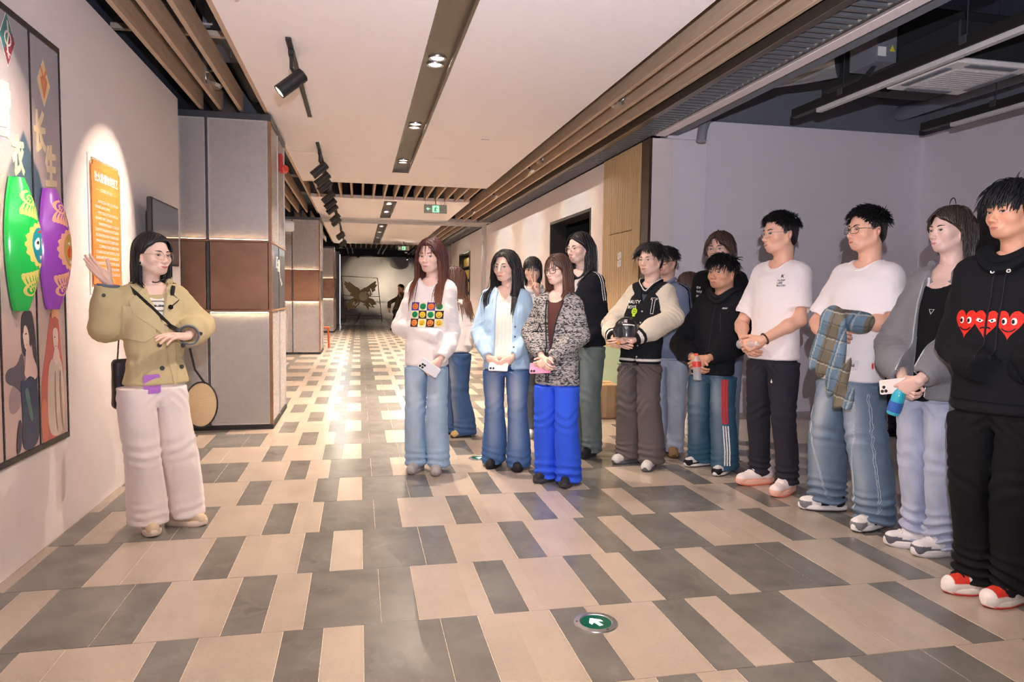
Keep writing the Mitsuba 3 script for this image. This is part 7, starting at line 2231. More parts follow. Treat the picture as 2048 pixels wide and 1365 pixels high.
@someone
def white_tee_man_two():
    s = Person('young man in a white t-shirt with a plaid shirt over his arm', [(1645, 1020), (1738, 1058)], (1704, 460), 92, -34, -54, 'm', 1.0, 1, (228, 176, 150), 14, jaw=1.06, cheeks=1.04, hip=(0, 0))
    s.arms({'elbow': (1636, 646), 'wrist': (1650, 676), 'pose': 'clasp', 'dir': (-.85, .4, .1), 'palm': (-.2, -.9, -.2), 'front': .22}, {'elbow': (1782, 648), 'wrist': (1690, 642), 'pose': 'clasp', 'dir': (.9, .2, .05), 'palm': (.1, -.95, -.1), 'es': 'n', 'lu': 1.0, 'front': .26})
    g = s.top(.452 * s.H, (.074, .084, .05), w=(1.12, 1.10, 1.06, 1.04), d=(1.14, 1.14, 1.06, 1.02), fold=.006, short=.86, shoulder_r=.061, seed=81)
    s.neck_hole(g)
    s.put_top('t_shirt', g, solid((238, 231, 230), .02))
    s.putm('neck_rib', tube(np.vstack([(q := s.ring_on(g)), q[:2]]), .006, 7), plain(s2l(238, 231, 230), .8, .2), 40)
    c0 = s.cx(np.array(.55 * s.H))
    lp = s.decal(g, 'label_patch', sg.box(-.034, -.024, .034, .024).buffer(.004), (c0[0] - .070, c0[1] + .12, .506 * s.H), (216, 210, 212))
    s.word(g, 'lettering', 'hold', (c0[0] - .046, c0[1] + .12, .501 * s.H), .016, (36, 34, 36), off=.0026, parent=lp)
    s.decal(g, 'side_tab', sg.box(-.006, -.016, .006, .016), (c0[0] - .150, c0[1] + .05, .505 * s.H), (220, 60, 64), d=(.75, -.6, 0), ex=(-.6, -.7, 0))
    jean = denim((98, 118, 138), seed=14, bleach=1.3)
    s.trousers((.045, .045), .112, .120, .116, crotch=.42, fold=.010, color=jean, seed=85, stack=1.3)
    for i, pts in ((0, [(.75, .36), (.3, .25), (-.2, .15), (-.7, .05)]), (1, [(-.2, .40), (-.1, .30), (.35, .20), (.55, .06)]), (1, [(-.75, .42), (-.8, .25), (-.75, .06)])):
        l = s.leg_st[i]
        t = np.linspace(0, 1, 40)
        pt = spl(t, np.linspace(0, 1, len(pts)), np.array(pts))
        zs = pt[:, 1] * s.H
        c = np.stack([np.interp(zs, [q[0] for q in l], [q[1] for q in l]) + pt[:, 0] * np.interp(zs, [q[0] for q in l], [q[3] for q in l]), np.full(40, .35), zs], -1)
        for dx in (0, .007):
            s.putm('seam', tube(s.legg.march(c + np.array([dx, 0, 0]), (0, -1, 0), .5, .0006), .0013, 5), plain(s2l(206, 210, 212), .8, .2))
    def strap_shoe(V, sd):
        x, y, z = V[:, 0], V[:, 1], V[:, 2]
        c = np.tile(s2l(232, 228, 226), (len(V), 1))
        c[(y > .115) & (z < .055)] = s2l(122, 122, 126)
        c[(y > .02) & (y < .065) | (y < -.02)] = s2l(32, 32, 36)
        return c
    s.shoes(strap_shoe, (238, 234, 230), (38, 2), sole_h=.034, sole_color2=(40, 40, 42))
    s.hands_and_body(bare=1.15)
    s.face_features((26, 22, 22), (198, 122, 110), gaze=(-.004, 0))
    s.glasses((.07, .06, .06), True, 'rect', .0013, 1.02)
    short_hair(s, (18, 17, 19), (.030, .048), .38, 850, (.016, .024), (0, -.06, .10), .06, 14)
    # the plaid shirt hanging over his forearms
    sh = thing('plaid_shirt', 'blue and olive plaid shirt draped over the forearms of the man in seamed jeans', 'shirt')
    A, B = s.arm[-1], s.arm[1]
    Wm = A['W']
    gp = Grid(Wm + np.array([-.28, -.20, -.62]), Wm + np.array([.22, .20, .16]), .0062)
    d = A['E'] - A['W']
    a0, a1 = A['W'] + d * .42, A['W'] - d * .25
    gp.add(cone(a0, a1, .056, .068), 0)
    fy = nrm((.15, 1, .1))
    gp.add(cone(a1 + np.array([.0, .01, .0]), a1 + np.array([.055, .02, -.20]), .062, .088, fy, .42), .03)
    gp.add(cone(a1 + np.array([-.02, .03, -.04]), a1 + np.array([-.01, .035, -.22]), .070, .096, fy, .36), .025)
    gp.add(cone(a1 + np.array([-.01, .03, -.16]), a1 + np.array([-.10, .03, -.44]), .072, .066, fy, .34), .02)
    gp.cut(boxp(a1 + np.array([-.35, -.2, -.7]), a1 + np.array([.3, .25, -.475])), .004)
    disp(gp, lambda p: .014 * N3(p, (14, 14, 5), 7) + .007 * np.sin(p[:, 0] * 85 + p[:, 2] * 18 + 6 * N3(p, (6, 6, 4), 9)) * np.clip((Wm[2] + .01 - p[:, 2]) / .06, 0, 1))
    V, F = gp.mesh()
    q = V - a1
    u, v = (q[:, 0] + .28 * q[:, 2] + .3 * q[:, 1]), (q[:, 2] - .25 * q[:, 0])
    base = np.where((np.sin(u * 42) > 0)[:, None], np.array(s2l(110, 134, 152)), np.array(s2l(118, 110, 94)))
    base = base * np.where((np.sin(v * 42 + 1) > .1)[:, None], 1.0, .78)
    ln = (np.abs(np.sin(u * 42 + .8)) < .16) | (np.abs(np.sin(v * 42 + .4)) < .16)
    base = np.where(ln[:, None], base * .5 + np.array(s2l(40, 48, 62)) * .5, base)
    ln2 = (np.abs(np.sin(u * 21 + 2.2)) < .06) | (np.abs(np.sin(v * 21 + 2.0)) < .06)
    base = np.where(ln2[:, None], base * .5 + np.array(s2l(206, 204, 190)) * .5, base)
    put('cloth', trimesh.Trimesh(s.world(V), F, process=False), 'vertex_cloth', sh, True, color=base)

@someone
def grey_hoodie_man():
    s = Person('young man in an open grey hoodie over a black top and pale jeans', [(1824, 1094), (1872, 1110)], (1870, 461), 96, -36, -48, 'm', .92, 2, (222, 186, 172), 15, jaw=.94)
    s.arms({'elbow': (1786, 690), 'es': 'c', 'wrist': (1806, 760), 'pose': 'grip', 'dir': (-.5, .45, -.6), 'palm': (-.5, -.85, 0), 'front': .18}, {'elbow': (1918, 690), 'wrist': (1838, 762), 'pose': 'grip', 'dir': (.7, .3, -.55), 'palm': (.3, -.9, .2), 'es': 'mn', 'front': .22})
    g = s.top(.452 * s.H, (.088, .090, .046), w=(1.12, 1.2, 1.16, 1.10), d=(1.12, 1.16, 1.06, 1.02), fold=.009, cuff_bulge=.38, seed=91, shoulder_r=.068)
    c0 = s.cx(np.array(.65 * s.H))
    s.carve(g, lambda x, y, z: np.maximum(np.abs(x - c0[0] + .0) - np.interp(z, [s.hem, .58 * s.H, .70 * s.H, .82 * s.H], [.045, .055, .075, .078]).astype(f4), c0[1] - y + 0 * z), .035)
    s.carve(g, lambda x, y, z: np.hypot(x - s.neck0[0], y - s.neck0[1] - .02) - .082 + 0 * z + np.where(z < .79 * s.H, 1, 0), .2)
    s.put_top('hoodie', g, solid((122, 122, 126), .08))
    s.putm('hood_lining', tube(s.ring_on(g, .092, lift=.004, n=40)[12:30], .020, 8, flat=.8), plain(s2l(206, 202, 204), .85, .1), 40)
    s.putm('hood', tube(s.ring_on(g, .108, lift=.006, n=40)[10:32], .026, 8, flat=.9), plain(s2l(120, 120, 124), .85, .1), 40)
    for sd in (-1, 1):
        ed = [[c0[0] + sd * w, z * s.H] for z, w in zip(np.linspace(.46, .80, 24), np.interp(np.linspace(.46, .80, 24), [.452, .58, .70, .82], [.050, .060, .080, .083]))]
        s.putm('zip', tube(s.front(g, ed, .001), .004, 5), plain((.5, .5, .5), .3, .5, .6))
        s.putm('lining_edge', tube(s.front(g, [[x - sd * .008, z] for x, z in ed if z > .62 * s.H], .0), .007, 6), plain(s2l(208, 204, 206), .85, .1), 40)
    s.inner('black_top', solid((18, 18, 22), .1), .016, s.hem - .02, .094, .02, (1.04, 1.02, 1.06, 1.0), (1.04, 1.04, 1.04, 1.02), front=.03)
    s.decal(s.innerg, 'emblem', sg.Polygon([(-.016, .014), (.016, .014), (0, -.014)]).difference(sg.Polygon([(-.011, .011), (.011, .011), (0, -.007)])), (c0[0], c0[1] + .10, .70 * s.H), (170, 170, 172), size=.008)
    s.trousers((.04, .04), .082, .086, .096, crotch=.445, fold=.009, color=denim((164, 172, 196), seed=15, bleach=.9), seed=95, stack=1.6)
    def skate(V, sd):
        x, y, z = V[:, 0], V[:, 1], V[:, 2]
        c = np.tile(s2l(224, 220, 220), (len(V), 1))
        c[(y > .105) & (z < .056) | (z < .045) & (y > .03) | (y < -.035) & (z < .08)] = s2l(92, 92, 100)
        return c
    s.shoes(skate, (226, 222, 222), (34, 14), sole_h=.036, laces=(226, 222, 222), chunky=1.08, sole_color2=(190, 188, 188))
    s.hands_and_body()
    s.face_features((50, 40, 38), (206, 134, 130), gaze=(-.004, 0))
    s.hair((52, 42, 38), [dict(n=520, flow=lambda p, n: np.stack([np.where(p[:, 0] > .0, .8, -.8), .5 - 3 * np.abs(p[:, 0]), np.full(len(p), -.25)], -1), len=(.10, .130), gravity=.26, rad=.0042, flat=.45, t=.017, seg=11, lift=.1, mess=.08, where=lambda p: p[:, 2] > .045),
                          dict(n=360, flow=flow_dir((0, -.25, -1)), len=(.10, .16), gravity=.35, rad=.0046, t=.013, seg=8, mess=.1, where=lambda p: p[:, 1] < .0)], cap=.013, seed=15, body=False, frame=(.03, .012))
    for sd in (1, -1):
        s.putm('earring', trimesh.creation.icosphere(2, .0035 * s.hs).apply_translation(s.hd((sd * .083, -.004, -.040))), plain((.85, .84, .82), .15, .6, .4), True)
    W = (s.arm[1]['W'] + s.arm[-1]['W']) / 2
    phone('white phone with three lenses held by the man in the grey hoodie', s, W + np.array([.060, .045, -.035]), (.22, -.1, .95), (.95, .1, -.25), (-.1, 1, .15), (226, 220, 216), 3)
    b = thing('water_bottle', 'turquoise drink bottle held low by the man in the grey hoodie', 'bottle')
    at, ax = W + np.array([.035, .05, -.115]), nrm((-.25, -.1, 1))
    pl = lambda m: trimesh.Trimesh(s.world(m.vertices), m.faces, process=False)
    put('bottle_body', pl(lathe([(0, -.065), (.024, -.065), (.030, -.058), (.032, -.02), (.030, .0), (.032, .03), (.026, .055), (.013, .075), (0, .075)], 22, ax, at)), plain((.03, .42, .55), .12, .6, coat=.6), b, True)
    put('label_band', pl(lathe([(.0328, -.046), (.0336, -.015), (.0326, .006)], 22, ax, at)), plain((.04, .12, .42), .3), b, True)

@someone
def heart_hoodie_man():
    s = Person('young man in a black hoodie with three red hearts', [(1945, 1185), (2012, 1207)], (1990, 424), 118, -22, -44, 'm', 1.02, 0, (222, 164, 132), 16, cheeks=1.05, jaw=1.06)
    s.arms({'elbow': (1915, 690), 'wrist': (1972, 742), 'hand': False, 'front': .17}, {'elbow': (2110, 690), 'wrist': (2046, 745), 'hand': False, 'front': .17})
    g = s.top(.455 * s.H, (.088, .086, .056), w=(1.14, 1.18, 1.14, 1.08), d=(1.14, 1.18, 1.08, 1.04), fold=.006, cuff_bulge=.1, seed=101, shoulder_r=.07)
    s.neck_hole(g)
    s.put_top('hoodie', g, solid((22, 23, 27), .12))
    for r, l, w, dz in ((.088, .010, .026, 0), (.106, .006, .030, 0)):
        s.putm('hood', tube(np.vstack([(q := s.ring_on(g, r, lift=l, cy=.012)), q[:2]]), w, 9, flat=.9), plain(s2l(22, 24, 28), .85, .1), 40)
    c0 = s.cx(np.array(.66 * s.H))
    for sd in (-1, 1):
        s.putm('drawstring', tube(s.front(g, [[c0[0] + sd * .022 + .003 * math.sin(z * 50), z * s.H] for z in np.linspace(.56, .785, 22)], .003), .0042, 6), plain((.012, .012, .015), .7, .2), 40)
        P = s.front(g, [[c0[0] + sd * .030, .79 * s.H]], .022)[0]
        s.putm('eyelet', orient(lathe([(.004, -.002), (.009, -.002), (.009, .002), (.004, .002)], 16), (0, 1, .3), P), STEEL)
    hp = lambda w: sg.Polygon([(w * .5 * 16 * math.sin(t) ** 3 / 16, w * .5 * (13 * math.cos(t) - 5 * math.cos(2 * t) - 2 * math.cos(3 * t) - math.cos(4 * t)) / 15) for t in np.linspace(0, 2 * math.pi, 60)[:-1]]).buffer(0)
    for i, x in enumerate((.112, .026, -.060)):
        o = (c0[0] + x, c0[1] + .13, .668 * s.H)
        ht = s.decal(g, 'heart', affinity.scale(hp(.098), 1, 1.3), o, (214, 44, 34), .0015, .010)
        if i == 1:
            ey = shapely.union_all([sg.Polygon([(e * .008, .012), (e * .034, .022), (e * .040, .010), (e * .022, .002)]) for e in (-1, 1)])
            pu = shapely.union_all([sg.Point(e * .024, .011).buffer(.004) for e in (-1, 1)])
            mo = sg.LineString([(-.018, -.022), (-.009, -.018), (0, -.022), (.009, -.018), (.018, -.022)]).buffer(.003)
        else:
            ey = shapely.union_all([affinity.scale(sg.Point(e * .017, .010).buffer(.010), 1, 1.5) for e in (-1, 1)])
            pu = shapely.union_all([affinity.scale(sg.Point(e * .017 + .003, .009).buffer(.0055), 1, 1.6) for e in (-1, 1)])
            mo = sg.LineString([(.026 * math.cos(t), -.012 + .020 * math.sin(t)) for t in np.linspace(-2.7, -.5, 10)]).buffer(.0022)
        s.decal(g, 'heart_eyes', ey, o, (238, 234, 226), .0028, .008, parent=ht)
        s.decal(g, 'heart_pupils', pu.union(mo), o, (22, 18, 20), .0040, .008, parent=ht)
    pk = sg.Polygon([(-.15, -.08), (.15, -.08), (.15, .0), (.105, .10), (-.105, .10), (-.15, .0)])
    s.decal(g, 'pouch_pocket', pk, (c0[0], c0[1] + .12, .53 * s.H), (20, 21, 25), .006, .012, mat=plain(s2l(24, 25, 29), .85, .1), thick=.003)
    s.trousers((.05, .05), .100, .108, .112, crotch=.44, fold=.009, color=solid((20, 20, 23), .12), seed=105, stack=1.2)
    P0 = s.cx(np.array(.5 * s.H))
    gl = s.legg
    s.word(gl, 'lettering', 'GIIN', (P0[0] - .135, .05, .418 * s.H), .020, (222, 220, 218), d=(.45, -.9, 0), ex=(-.9, -.45, 0))
    def red_toe(V, sd):
        x, y, z = V[:, 0], V[:, 1], V[:, 2]
        c = np.tile(s2l(232, 226, 222), (len(V), 1))
        c[(y > .085) & (y < .150) & (z > .050)] = s2l(206, 58, 44)
        c[(y < -.03) & (z > .03)] = s2l(206, 60, 46)
        return c
    s.shoes(red_toe, (232, 226, 220), (30, 12), sole_h=.030, laces=(24, 24, 28), sole_color2=(206, 60, 48))
    s.hands_and_body()
    s.face_features((26, 23, 23), (196, 122, 112), gaze=(-.004, 0), eye_h=.85)
    s.hair((20, 20, 24), [dict(n=700, flow=lambda p, n: np.stack([p[:, 0] * 6, np.where(p[:, 1] > -.05, 1.0, -.6), np.full(len(p), -.2)], -1), len=(.065, .10), gravity=.16, rad=.0038, flat=.5, t=.021, seg=9, lift=.22, mess=.16, where=lambda p: p[:, 2] > .05),
                          dict(n=160, flow=lambda p, n: np.stack([p[:, 0] * 5, np.full(len(p), 1.0), np.full(len(p), -.3)], -1), len=(.075, .10), gravity=.28, rad=.0040, t=.015, seg=8, where=front_top, mess=.12),
                          dict(n=420, flow=flow_dir((0, -.1, -1)), len=(.03, .055), gravity=.2, rad=.0036, t=.013, seg=6, mess=.12)], cap=.014, seed=16, body=False)

@someone
def red_glasses_man():
    s = Person('young man in black rimmed glasses and track jacket behind the varsity jacket', [(1318, 905), (1345, 912)], (1322, 524), 58, -10, -30, 'm', .98, -2, (220, 172, 150), 11)
    s.arms({'elbow': (1300, 650), 'wrist': (1310, 700), 'hand': False}, {'elbow': (1372, 660), 'wrist': (1352, 706), 'hand': False, 'front': .05})
    g = s.top(.47 * s.H, (.070, .066, .046), w=(1.08, 1.12, 1.12, 1.08), fold=.006, seed=111)
    s.neck_hole(g)
    a = s.arm[-1]
    def col(V, s):
        c = np.tile(s2l(112, 122, 146), (len(V), 1)) * (1 + .1 * (meshkit.noise(V * 9, 4) - .5))[:, None]
        A, B = s.neck0 + np.array([-.05, 0, .05]), a['S']
        for P, Q in ((A, B), (B, a['E'])):
            t = ((V - P) @ (Q - P)) / ((Q - P) @ (Q - P))
            off = V[:, 1] - (P[1] + t * (Q[1] - P[1]))
            m = (t > -.1) & (t < 1.05) & (V[:, 0] < -.06)
            for k in (-.02, .012, .044):
                c[m & (np.abs(off - k) < .009)] = s2l(28, 30, 40)
        return c
    s.put_top('track_jacket', g, col)
    s.putm('collar', tube(np.vstack([(q := s.ring_on(g, .078, lift=.012)), q[:2]]), .014, 8), plain(s2l(120, 130, 152), .8, .1), 40)
    s.trousers((.03, .03), .09, .09, .1, fold=.006, color=denim((176, 182, 196), seed=16, bleach=.5), seed=115)
    s.shoes((132, 104, 74), (86, 66, 48), (10, -16))
    s.hands_and_body()
    s.face_features((30, 26, 26), (200, 112, 104), gaze=(-.003, 0), smile=.8)
    s.glasses((.035, .02, .024), False, 'square', .0022, 1.0)
    short_hair(s, (38, 35, 35), (.05, .07), .2, 560, (.02, .03), seed=11, t=.016, cap=.011)

@someone
def tall_back_man():
    s = Person('young man with a brown bowl cut and metal glasses behind the stocky man', [(1420, 900), (1452, 906)], (1430, 498), 72, -14, -22, 'm', 1.06, 2, (226, 182, 162), 12)
    s.arms({'elbow': (1382, 650), 'wrist': (1400, 700), 'hand': False}, {'elbow': (1492, 650), 'wrist': (1460, 700), 'hand': False})
    g = s.top(.48 * s.H, (.078, .072, .05), w=(1.1, 1.12, 1.12, 1.1), fold=.006, seed=121)
    s.neck_hole(g)
    s.put_top('jacket', g, solid((20, 21, 25), .1))
    s.putm('collar', tube(np.vstack([(q := s.ring_on(g, .078, lift=.012)), q[:2]]), .014, 8), plain(s2l(22, 23, 27), .8, .1), 40)
    c0 = s.cx(np.array(.75 * s.H))
    for k, w in enumerate(('the', 'holy', 'our')):
        s.word(g, 'lettering', w, (c0[0] + .175, c0[1] + .12, (.745 - .019 * k) * s.H), .020, (228, 226, 224))
    s.decal(g, 'chest_patch', sg.box(-.03, -.03, .03, .03).difference(sg.box(-.024, -.024, .024, .024)).union(sg.Point(0, 0).buffer(.012)), (c0[0] - .13, c0[1] + .12, .735 * s.H), (150, 152, 160))
    s.trousers((.03, .03), .095, .095, .1, fold=.006, color=denim((128, 138, 156), seed=17, bleach=.5), seed=125)
    s.shoes((188, 186, 186), (210, 208, 206), (10, -10))
    s.hands_and_body()
    s.face_features((60, 44, 40), gaze=(-.001, 0))
    s.glasses((.62, .60, .58), True, 'square', .0014, 1.05)
    s.hair((66, 48, 42), [dict(n=520, flow=lambda p, n: np.stack([np.where(p[:, 0] > .008, 1.0, -1.0), .6 - 4 * np.abs(p[:, 0]), np.full(len(p), -.2)], -1), len=(.085, .115), gravity=.24, rad=.0042, flat=.45, t=.017, seg=10, lift=.08, mess=.07, where=lambda p: p[:, 2] > .04),
                          dict(n=320, flow=flow_dir((0, -.1, -1)), len=(.05, .08), gravity=.35, rad=.0042, t=.013, seg=6, mess=.1)], cap=.013, seed=12, body=False, frame=(.045, .045))

@someone
def hidden_white_jacket_girl():
    s = Person('brown-haired young woman in a white jacket mostly hidden behind the stocky man', [(1395, 880), (1415, 882)], (1399, 572), 54, 70, 100, 'f', 1.0, 0, (224, 182, 162), 17)
    s.arms({'elbow': (1378, 680), 'wrist': (1385, 720), 'hand': False, 'front': 0}, {'elbow': (1415, 680), 'wrist': (1412, 720), 'hand': False, 'front': 0})
    g = s.top(.48 * s.H, (.068, .064, .045), w=(1.05, 1.1, 1.1, 1.05), fold=.006, seed=131)
    s.neck_hole(g)
    s.put_top('jacket', g, solid((232, 224, 222), .03))
    s.trousers((.03, .03), .085, .085, .092, fold=.005, color=solid((214, 208, 206)), seed=135)
    s.shoes((220, 216, 214), yaw=(10, -10))
    s.hands_and_body()
    s.face_features((60, 44, 40))
    s.hair((78, 58, 50), [dict(n=420, flow=flow_part(.0, .0, .4), len=(.34, .42), gravity=.42, rad=.0052, flat=.4, t=.015, seg=12, mess=.05),
                          dict(n=200, flow=flow_part(.0, -.3, .8), len=(.30, .38), gravity=.5, rad=.006, flat=.4, t=.012, seg=11, where=lambda p: p[:, 1] < .03)], cap=.011, seed=17, cap_color=.9)

@someone
def far_man():
    s = Person('distant man in a dark brown jacket and black trousers near the far wall', [(786, 661), (800, 664)], (797, 577), 15.5, -120, -60, 'm', 1.0, 0, (196, 146, 124), 18)
    s.arms({'elbow': (779, 606), 'wrist': (778, 618), 'hand': True, 'front': 0}, {'elbow': (806, 604), 'wrist': (800, 592), 'front': 0})
    g = s.top(.46 * s.H, (.070, .066, .046), fold=.005, seed=141, h=.012)
    s.neck_hole(g)
    s.put_top('jacket', g, solid((64, 52, 46), .1))
    s.trousers((.03, .03), .085, .085, .09, fold=.004, color=solid((24, 24, 28)), seed=145, h=.013)
    s.shoes((30, 30, 32), (40, 40, 42), (10, -10))
    s.hands_and_body()
    s.face_features((30, 26, 26))
    short_hair(s, (22, 20, 22), (.03, .045), .3, 200, (.02, .03), seed=18)

@someone
def crouching_person():
    s = Person('person in dark navy clothes almost hidden between plaid shirt and grey hoodie', [(1790, 872), (1806, 880)], (1786, 606), 50, -30, -30, 'm', .9, 0, (214, 168, 146), 19)
    s.arms({'elbow': (1770, 690), 'wrist': (1780, 730), 'hand': False}, {'elbow': (1806, 690), 'wrist': (1796, 730), 'hand': False})
    g = s.top(.48 * s.H, (.068, .064, .046), fold=.005, seed=161)
    s.neck_hole(g)
    s.put_top('jacket', g, solid((34, 36, 52), .1))
    s.trousers((.04, .04), .085, .085, .092, fold=.006, color=solid((36, 36, 54), .1), seed=165)
    s.shoes((26, 26, 30), (30, 30, 34), (14, -10))
    s.hands_and_body()
    s.face_features((30, 26, 26))
    short_hair(s, (20, 18, 20), (.03, .045), .3, 300, (.02, .03), seed=19)
@someone
def presenter():
    s = Person('woman with a black bob in a khaki jacket and white trousers, arm raised', [(302, 1064), (372, 1050)], (328, 511), 87, 14, 40, 'f', 1.0, 1, (238, 204, 188), 1, cheeks=1.06, jaw=1.04, hip=(.05, 0))
    s.arms({'elbow': (212, 655), 'wrist': (217, 566), 'es': 'c', 'ws': 'mn', 'pose': 'open', 'dir': (.62, .12, .74), 'palm': (-.45, .75, .35), 'front': 0}, {'elbow': (398, 652), 'wrist': (376, 672), 'es': 'c', 'pose': 'soft', 'dir': (.95, .30, .05), 'palm': (.05, -.25, -.95), 'front': .22})
    g = s.top(.500 * s.H, (.078, .080, .058), w=(1.20, 1.10, 1.12, 1.08), d=(1.22, 1.16, 1.10, 1.05), fold=.007, cuff_bulge=.12, seed=151, shoulder_r=.066)
    c0 = s.cx(np.array(.66 * s.H))
    zb = .700 * s.H
    s.carve(g, lambda x, y, z: np.maximum(np.abs(x - c0[0] + .012) - np.interp(z, [zb, .80 * s.H, .84 * s.H], [.0, .050, .062]).astype(f4) + np.where(z < zb, .1, 0), c0[1] - y + 0 * z), .03)
    s.carve(g, lambda x, y, z: np.hypot(x - s.neck0[0], y - s.neck0[1] - .02) - .070 + 0 * z + np.where(z < .80 * s.H, 1, 0), .2)
    # gathered waist
    wz = .585 * s.H
    disp(g, lambda p: -.010 * np.exp(-((p[:, 2] - wz) / .018) ** 2) + .0045 * np.exp(-((p[:, 2] - wz) / .035) ** 2) * np.sin(p[:, 0] * 150 + 4 * N3(p, (9, 9, 9), 2)))
    KH = (196, 181, 140)
    s.put_top('trench_jacket', g, solid(KH, .05))
    khaki, dark = plain(s2l(200, 185, 144), .8, .2), plain(s2l(60, 62, 66), .6, .3)
    st = lambda V, s: np.where((np.abs(np.mod(V[:, 2] / .024, 1) - .5) < .12)[:, None], np.array(s2l(34, 36, 44)), np.array(s2l(240, 236, 232)))
    s.inner('striped_t_shirt', st, .016, .63 * s.H, .070, .0, (1.1, 1.06, 1.08, 1.0), (1.1, 1.08, 1.06, 1.05))
    # lapels, collar, flap, placket: laid on the jacket
    ox, oz = c0[0] - .012, 0
    yF = c0[1] + .16
    pc = lambda name, pts, off=.004, th=.003, col=khaki: s.decal(g, name, sg.Polygon(pts).buffer(.003), (ox, yF, 0), KH, off, .012, mat=col, thick=th)
    H = s.H
    pc('lapel', [(.055, .822 * H), (.135, .775 * H), (.125, .735 * H), (-.010, .665 * H), (-.004, .705 * H)], .005, .004)
    pc('lapel', [(-.055, .822 * H), (-.130, .775 * H), (-.118, .745 * H), (-.060, .690 * H), (-.004, .705 * H)], .005, .004)
    pc('storm_flap', [(.040, .745 * H), (.165, .760 * H), (.168, .655 * H), (.085, .645 * H), (.035, .665 * H)], .003, .003)
    pc('placket', [(-.030, .68 * H), (-.012, .66 * H), (-.040, .505 * H), (-.052, .505 * H), (-.058, .68 * H)], .002, .0025)
    s.putm('collar', tube(s.ring_on(g, .090, lift=.008, n=44)[10:36], .017, 8, flat=.7), khaki, 40)
    for x, z in ((.020, .632), (-.085, .632), (.014, .556), (-.088, .556)):
        P = s.front(g, [[ox + x, z * H]], .004)[0]
        s.putm('button', orient(lathe([(0, .003), (.010, .004), (.0115, .001), (.0115, -.002), (0, -.002)], 18), (0, 1, 0), P), dark, 40)
    for sd in (1, -1):
        A = s.arm[sd]
        P = [A['S'] + np.array([-sd * (.075 - .06 * t), .0, .10]) for t in np.linspace(0, 1, 6)]
        P = g.march(np.array(P), (0, 0, -1), .2, .004)
        s.putm('epaulette', tube(P, .016, 6, flat=.25), khaki, 40)
        # turned cuff showing the grey lining, and its tab
        dn = nrm(A['W'] - A['E'])
        c = A['E'] + (A['W'] - A['E']) * .93
        s.putm('cuff_lining', orient(lathe([(.047, -.012), (.056, .004), (.052, .008), (.043, -.008)], 22), dn, c), plain(s2l(112, 122, 138), .8, .2), 40)
        q = c - dn * .05
        s.putm('cuff_button', orient(lathe([(0, .004), (.009, .003), (.0095, 0), (0, 0)], 14), (0, 1, 0), g.march(np.array([q + np.array([sd * .03, .15, 0])]), (0, -1, 0), .25, .002)[0]), dark, 40)
    s.trousers((.045, .045), .118, .110, .106, crotch=.455, fold=.0055, color=solid((236, 226, 224), .025), seed=155, stack=.4, drape=.5)
    s.shoes(lambda V, sd: np.where(((V[:, 2] > .05) & (V[:, 1] > .02) & (V[:, 1] < .09))[:, None], np.array(s2l(232, 190, 176)), np.array(s2l(206, 184, 158))), (226, 208, 190), (6, -46), chunky=1.22, sole_h=.036)
    s.hands_and_body(hand_size=s.hs * .98)
    s.face_features((44, 36, 34), (212, 128, 124), gaze=(.003, 0), smile=1.0)
    s.glasses((.74, .62, .46), True, 'round', .0010, 1.1)
    s.hair((20, 20, 24), [
        dict(n=480, flow=flow_part(-.020, .05, .5), len=(.195, .222), gravity=.42, rad=.0050, flat=.4, t=.018, seg=11, where=lambda p: p[:, 2] > .0, mess=.03, uneven=.04),
        dict(n=300, flow=flow_part(-.02, -.3, .8), len=(.15, .175), gravity=.45, rad=.006, flat=.4, t=.015, seg=10, where=lambda p: p[:, 1] < .03, mess=.04)], cap=.013, seed=1, cap_color=.9, streak=.1, frame=(-.012, .034))
    e = s.hd((.084, -.002, -.044))
    s.putm('earring', orient(cat(box(-.006, .006, -.006, .006, -.001, .002, .002), lathe([(.007, 0), (.009, 0), (.009, .002), (.007, .002)], 14)), (1, .6, 0), e), plain((.02, .02, .022), .2, .6), True)
    s.putm('earring_rim', orient(lathe([(.0085, -.001), (.011, -.001), (.011, .003), (.0085, .003)], 16), (1, .6, 0), e), plain((.8, .78, .75), .2, .6, .5), True)
    # headset microphone on the collar
    m0 = s.front(g, [[ox - .075, .812 * H]], .018)[0]
    m1 = s.front(g, [[ox - .050, .757 * H]], .022)[0]
    mk = s.putm('microphone_clip', orient(box(-.012, .012, -.010, .010, -.028, .028, .005), (-.15, .1, 1), m0), BLACK)
    s.putm('microphone', trimesh.creation.icosphere(2, .0125).apply_translation(m1), plain((.012, .012, .012), .9, .1), True, mk)
    s.putm('boom', tube([m0 + [0, .005, -.02], m0 + [-.028, .012, -.05], (m0 + m1) / 2 + [-.03, .012, -.01], m1], .0028, 6), BLACK, True, mk)
    s.putm('neck_band', tube(np.vstack([s.ring_on(g, .062, lift=.02, n=40)[12:40], s.ring_on(g, .062, lift=.02, n=40)[0:3]]), .0032, 6), BLACK, True, mk)
    # shoulder bag: strap across the chest, bag behind the hip
    bg = thing('shoulder_bag', 'black shoulder bag on a narrow strap behind the woman in khaki', 'bag')
    wl = lambda m: trimesh.Trimesh(s.world(m.vertices), m.faces, process=False)
    P = s.front(g, [[ox + .112 - .20 * t, (.806 - .150 * t) * H] for t in np.linspace(0, 1, 22)], .0105)
    over = np.array([P[0] + [.01, -.05, .022], P[0] + [.012, -.12, .0]])
    put('strap', wl(tube(np.vstack([over[::-1], P]), .0125, 6, flat=.22, hint=(0, 1, 0))), BLACK, bg, 40)
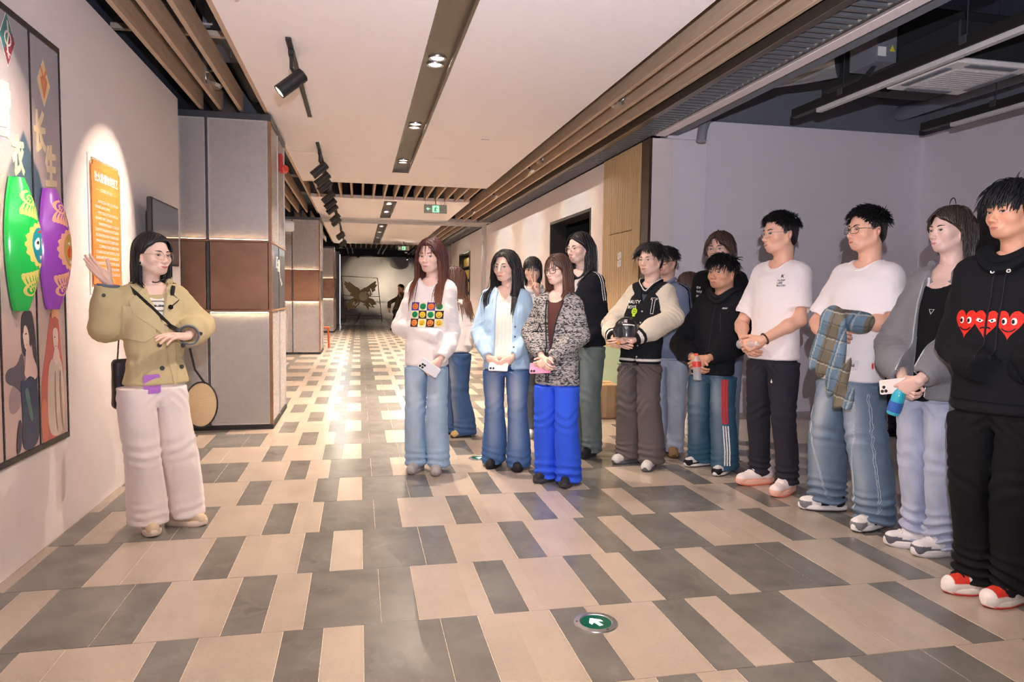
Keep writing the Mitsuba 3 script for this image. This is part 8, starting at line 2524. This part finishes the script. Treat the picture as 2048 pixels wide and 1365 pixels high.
    bc = np.array([.085 * s.W + c0[0], -.25, .50 * H])
    gb = Grid(bc - [.12, .08, .20], bc + [.12, .08, .16], .008)
    gb.add(boxp(bc - [.09, .045, .16], bc + [.09, .045, .12], .03), 0)
    disp(gb, lambda p: .008 * N3(p, (18, 18, 18), 4))
    put('bag_body', wl(trimesh.Trimesh(*gb.mesh(), process=False)), BLACK, bg, True)
    put('back_strap', wl(tube([bc + [.06, 0, .12], bc + [.05, .02, .30], P[0] + [.012, -.12, -.02]], .0125, 6, flat=.25)), BLACK, bg, 40)
    # straw fan hat hanging on her other side
    ht = thing('straw_hat', 'round straw hat with a black rim hanging behind the woman in khaki', 'hat')
    hc = s.loc(402, 810, .10)
    ax = nrm(s.R @ (np.array([-.35, -1, .12])))
    def straw(p, n, uv):
        a = dr.sin((p.x + p.z) * 900) * dr.sin((p.x - p.z) * 900)
        return mix(mi.Color3f(.52, .36, .19), mi.Color3f(.70, .54, .33), a * .5 + .5)
    procmat('straw', straw, .8, .15)
    D = lathe([(0, .012), (.05, .012), (.10, .006), (.125, 0), (.126, -.003), (.10, .002), (.05, .008), (0, .008)], 44)
    D.vertices[:, 0] *= .78
    put('brim', wl(orient(D, ax, hc)), 'straw', ht, True)
    t = np.linspace(0, 2 * np.pi, 45)
    rim = tube(np.c_[.098 * np.cos(t), .126 * np.sin(t), 0 * t], .0045, 7, False)
    put('rim', wl(orient(rim, ax, hc)), BLACK, ht, True)
    put('cord', wl(tube([hc + nrm([-.2, 0, 1]) * .12, hc + np.array([.03, .0, .2]), hc + np.array([.06, .02, .32])], .006, 6)), BLACK, ht, True)
    at = s.loc(281, 764, 0)
    at = s.legg.march(np.array([[at[0], .35, at[2]]]), (0, -1, 0), .5, .006)[0]
    phone('purple phone case sticking out below the khaki trench jacket', s, at + np.array([0, .003, .012]), (1, 0, -.05), (0, .02, 1), (0, 1, 0), (186, 122, 214), 0, .080, .10)
    # far-side hat and bag belong to her belongings
for _f in PEOPLE:
    _f()
